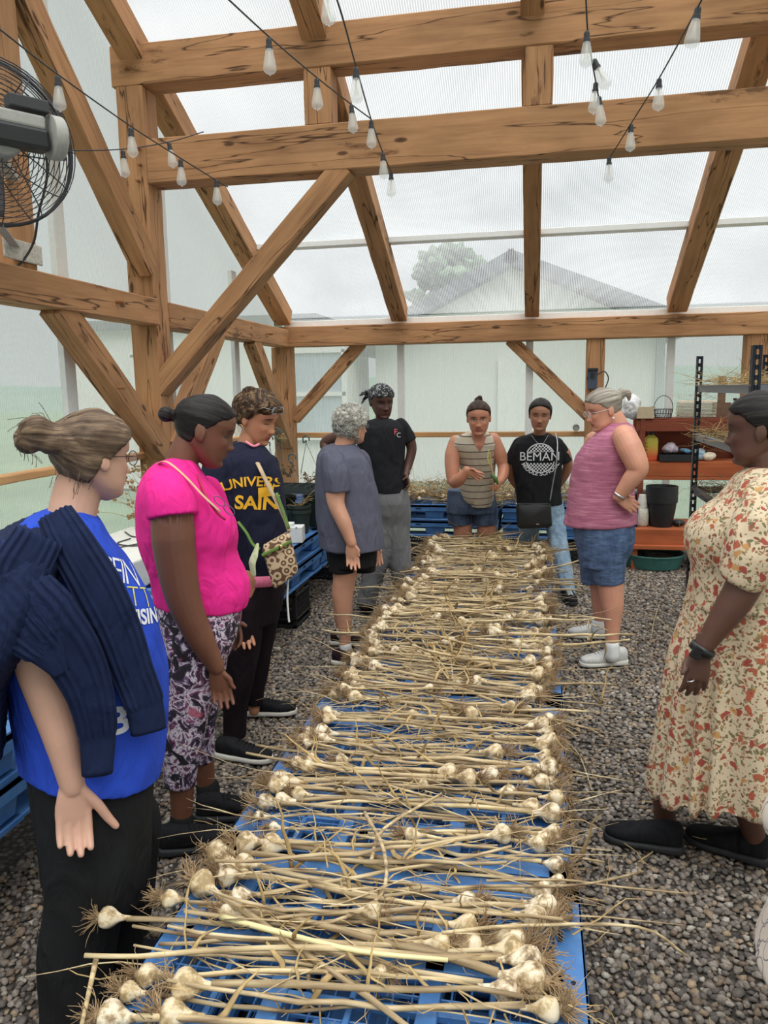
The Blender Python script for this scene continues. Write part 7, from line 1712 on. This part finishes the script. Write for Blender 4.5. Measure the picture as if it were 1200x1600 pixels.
q = W(452, 745, y=6.9); twig(q.x, q.y, q.z, 9, .14, 'brown dried plant under the short hooked hanger', 6, M_dark_leaf, leaves=4); q = W(483, 752, y=7.6); twig(q.x, q.y, q.z-.02, 8, .14, 'brown dried plant below the three wire hanger', 7, M_dark_leaf, leaves=4)
q = W(443, 690, y=7.4); twig(q.x, q.y, q.z, 6, .08, 'dry brown leaf bunch on the end of the left rail', 8, M_leaf, leaves=5)
# foam slab and black cords near the left wall
o = MB().box((-2.30, 4.0, ZL+.08), (.56, 1.02, .16)).build('foam_slab', simple('white_foam', srgb(222, 220, 212), .8, .05), None, bevel=.01); tag(o, 'white foam slab lying on the left pallets behind the royal blue t-shirt', 'foam slab')
mb = MB(); zc = ZL+.166; mb.tube([V(-2.5, 4.3, zc), V(-2.35, 4.15, zc), V(-2.2, 4.2, zc), V(-2.1, 4.05, zc), V(-2.2, 3.9, zc), V(-2.35, 3.95, zc), V(-2.35, 4.1, zc)], .004, 6, spline=6); mb.tube([V(-2.1, 4.2, zc), V(-2.3, 3.8, zc), V(-2.4, 3.6, zc)], .004, 6, spline=4)
tag(mb.build('extension_cord', M_cord, None, smooth=True), 'thin black cord looped on the white foam slab', 'cord')
twig(-2.34, 4.62, ZL, 60, .60, 'tall dry brown plant bunch between foam slab and main post', 9, simple('tan_seed_heads', srgb(158, 128, 88), .9, .35, 40), spread=.16, leaves=9)
straw('left_row_straw', 90, lambda r_: (r_.uniform(-2.5, -1.7), r_.uniform(3.3, 4.4), ZL), 'dark dry stems scattered on the left pallet row', Lr=(.2, .45), curl=.12, along=1.5, seed=61, mat=M_dark_leaf)
# garlic heap on the back row
ZR = .538
def heap(r_): 
    x = r_.uniform(-2.2, .35); y = r_.uniform(7.1, 7.72); return (x, y, ZR+.17*r_.random()*(1-abs(y-7.45)/.6))
straw('garlic_heap', 1700, heap, 'heap of dried garlic stems piled on the blue pallets at the back wall', Lr=(.12, .42), zr=(0, .03), curl=.5, along=1.3, w=(.0015, .004), seed=71)
straw('garlic_heap', 500, heap, 'brown roots and leaf crumbs mixed through the garlic heap at the back', Lr=(.06, .2), zr=(0, .03), curl=.9, along=1.5, w=(.002, .006), seed=72, mat=M_dark_leaf)
rr = random.Random(8)
for i in range(26):
    x_, y_ = rr.uniform(-1.2, .3), rr.uniform(7.05, 7.3); garlic(x_, y_, rr.uniform(0, 6.28), z=ZR+rr.uniform(.03, .10), sc=1.0, label='garlic plant in the heap on the back wall pallets', group='garlic in the back heap', sl=.6) if gcount[0] < 326 else None
# meter on the back post
e0 = empty('plug_in_meter', (.565, BY-.2, 1.6), 0, 'black wall outlet box with plug and cord on the back wall post', 'outlet'); q = W(929, 592, y=BY-.2)
mb = MB(); mb.box(q+V(-.02, 0, 0), (.09, .04, .2)); mb.build('housing', simple('grey_blue_box', srgb(62, 74, 92), .5), e0, bevel=.006); mb = MB(); mb.box(q+V(-.02, -.01, .09), (.10, .05, .03)); mb.build('cap', M_crate, e0, bevel=.004)
mb = MB(); mb.box(q+V(-.02, -.025, .03), (.04, .01, .05)); mb.build('plug', M_crate, e0); mb = MB(); mb.tube([q+V(.02, -.02, .04), q+V(.09, -.02, .07), q+V(.13, -.01, .0), q+V(.10, 0, -.10)], .006, 8, spline=5); mb.build('cord', M_cord, e0, smooth=True)
q = W(900, 668, y=BY-.08); mb = MB(); mb.lathe([(.035, 0), (.035, .012), (.026, .016), (.026, .006)], q, 24, ax=(0, -1, 0)); tag(mb.build('wall_disc', M_motor), 'round grey disc fixed on the back rail beside the post', 'disc')
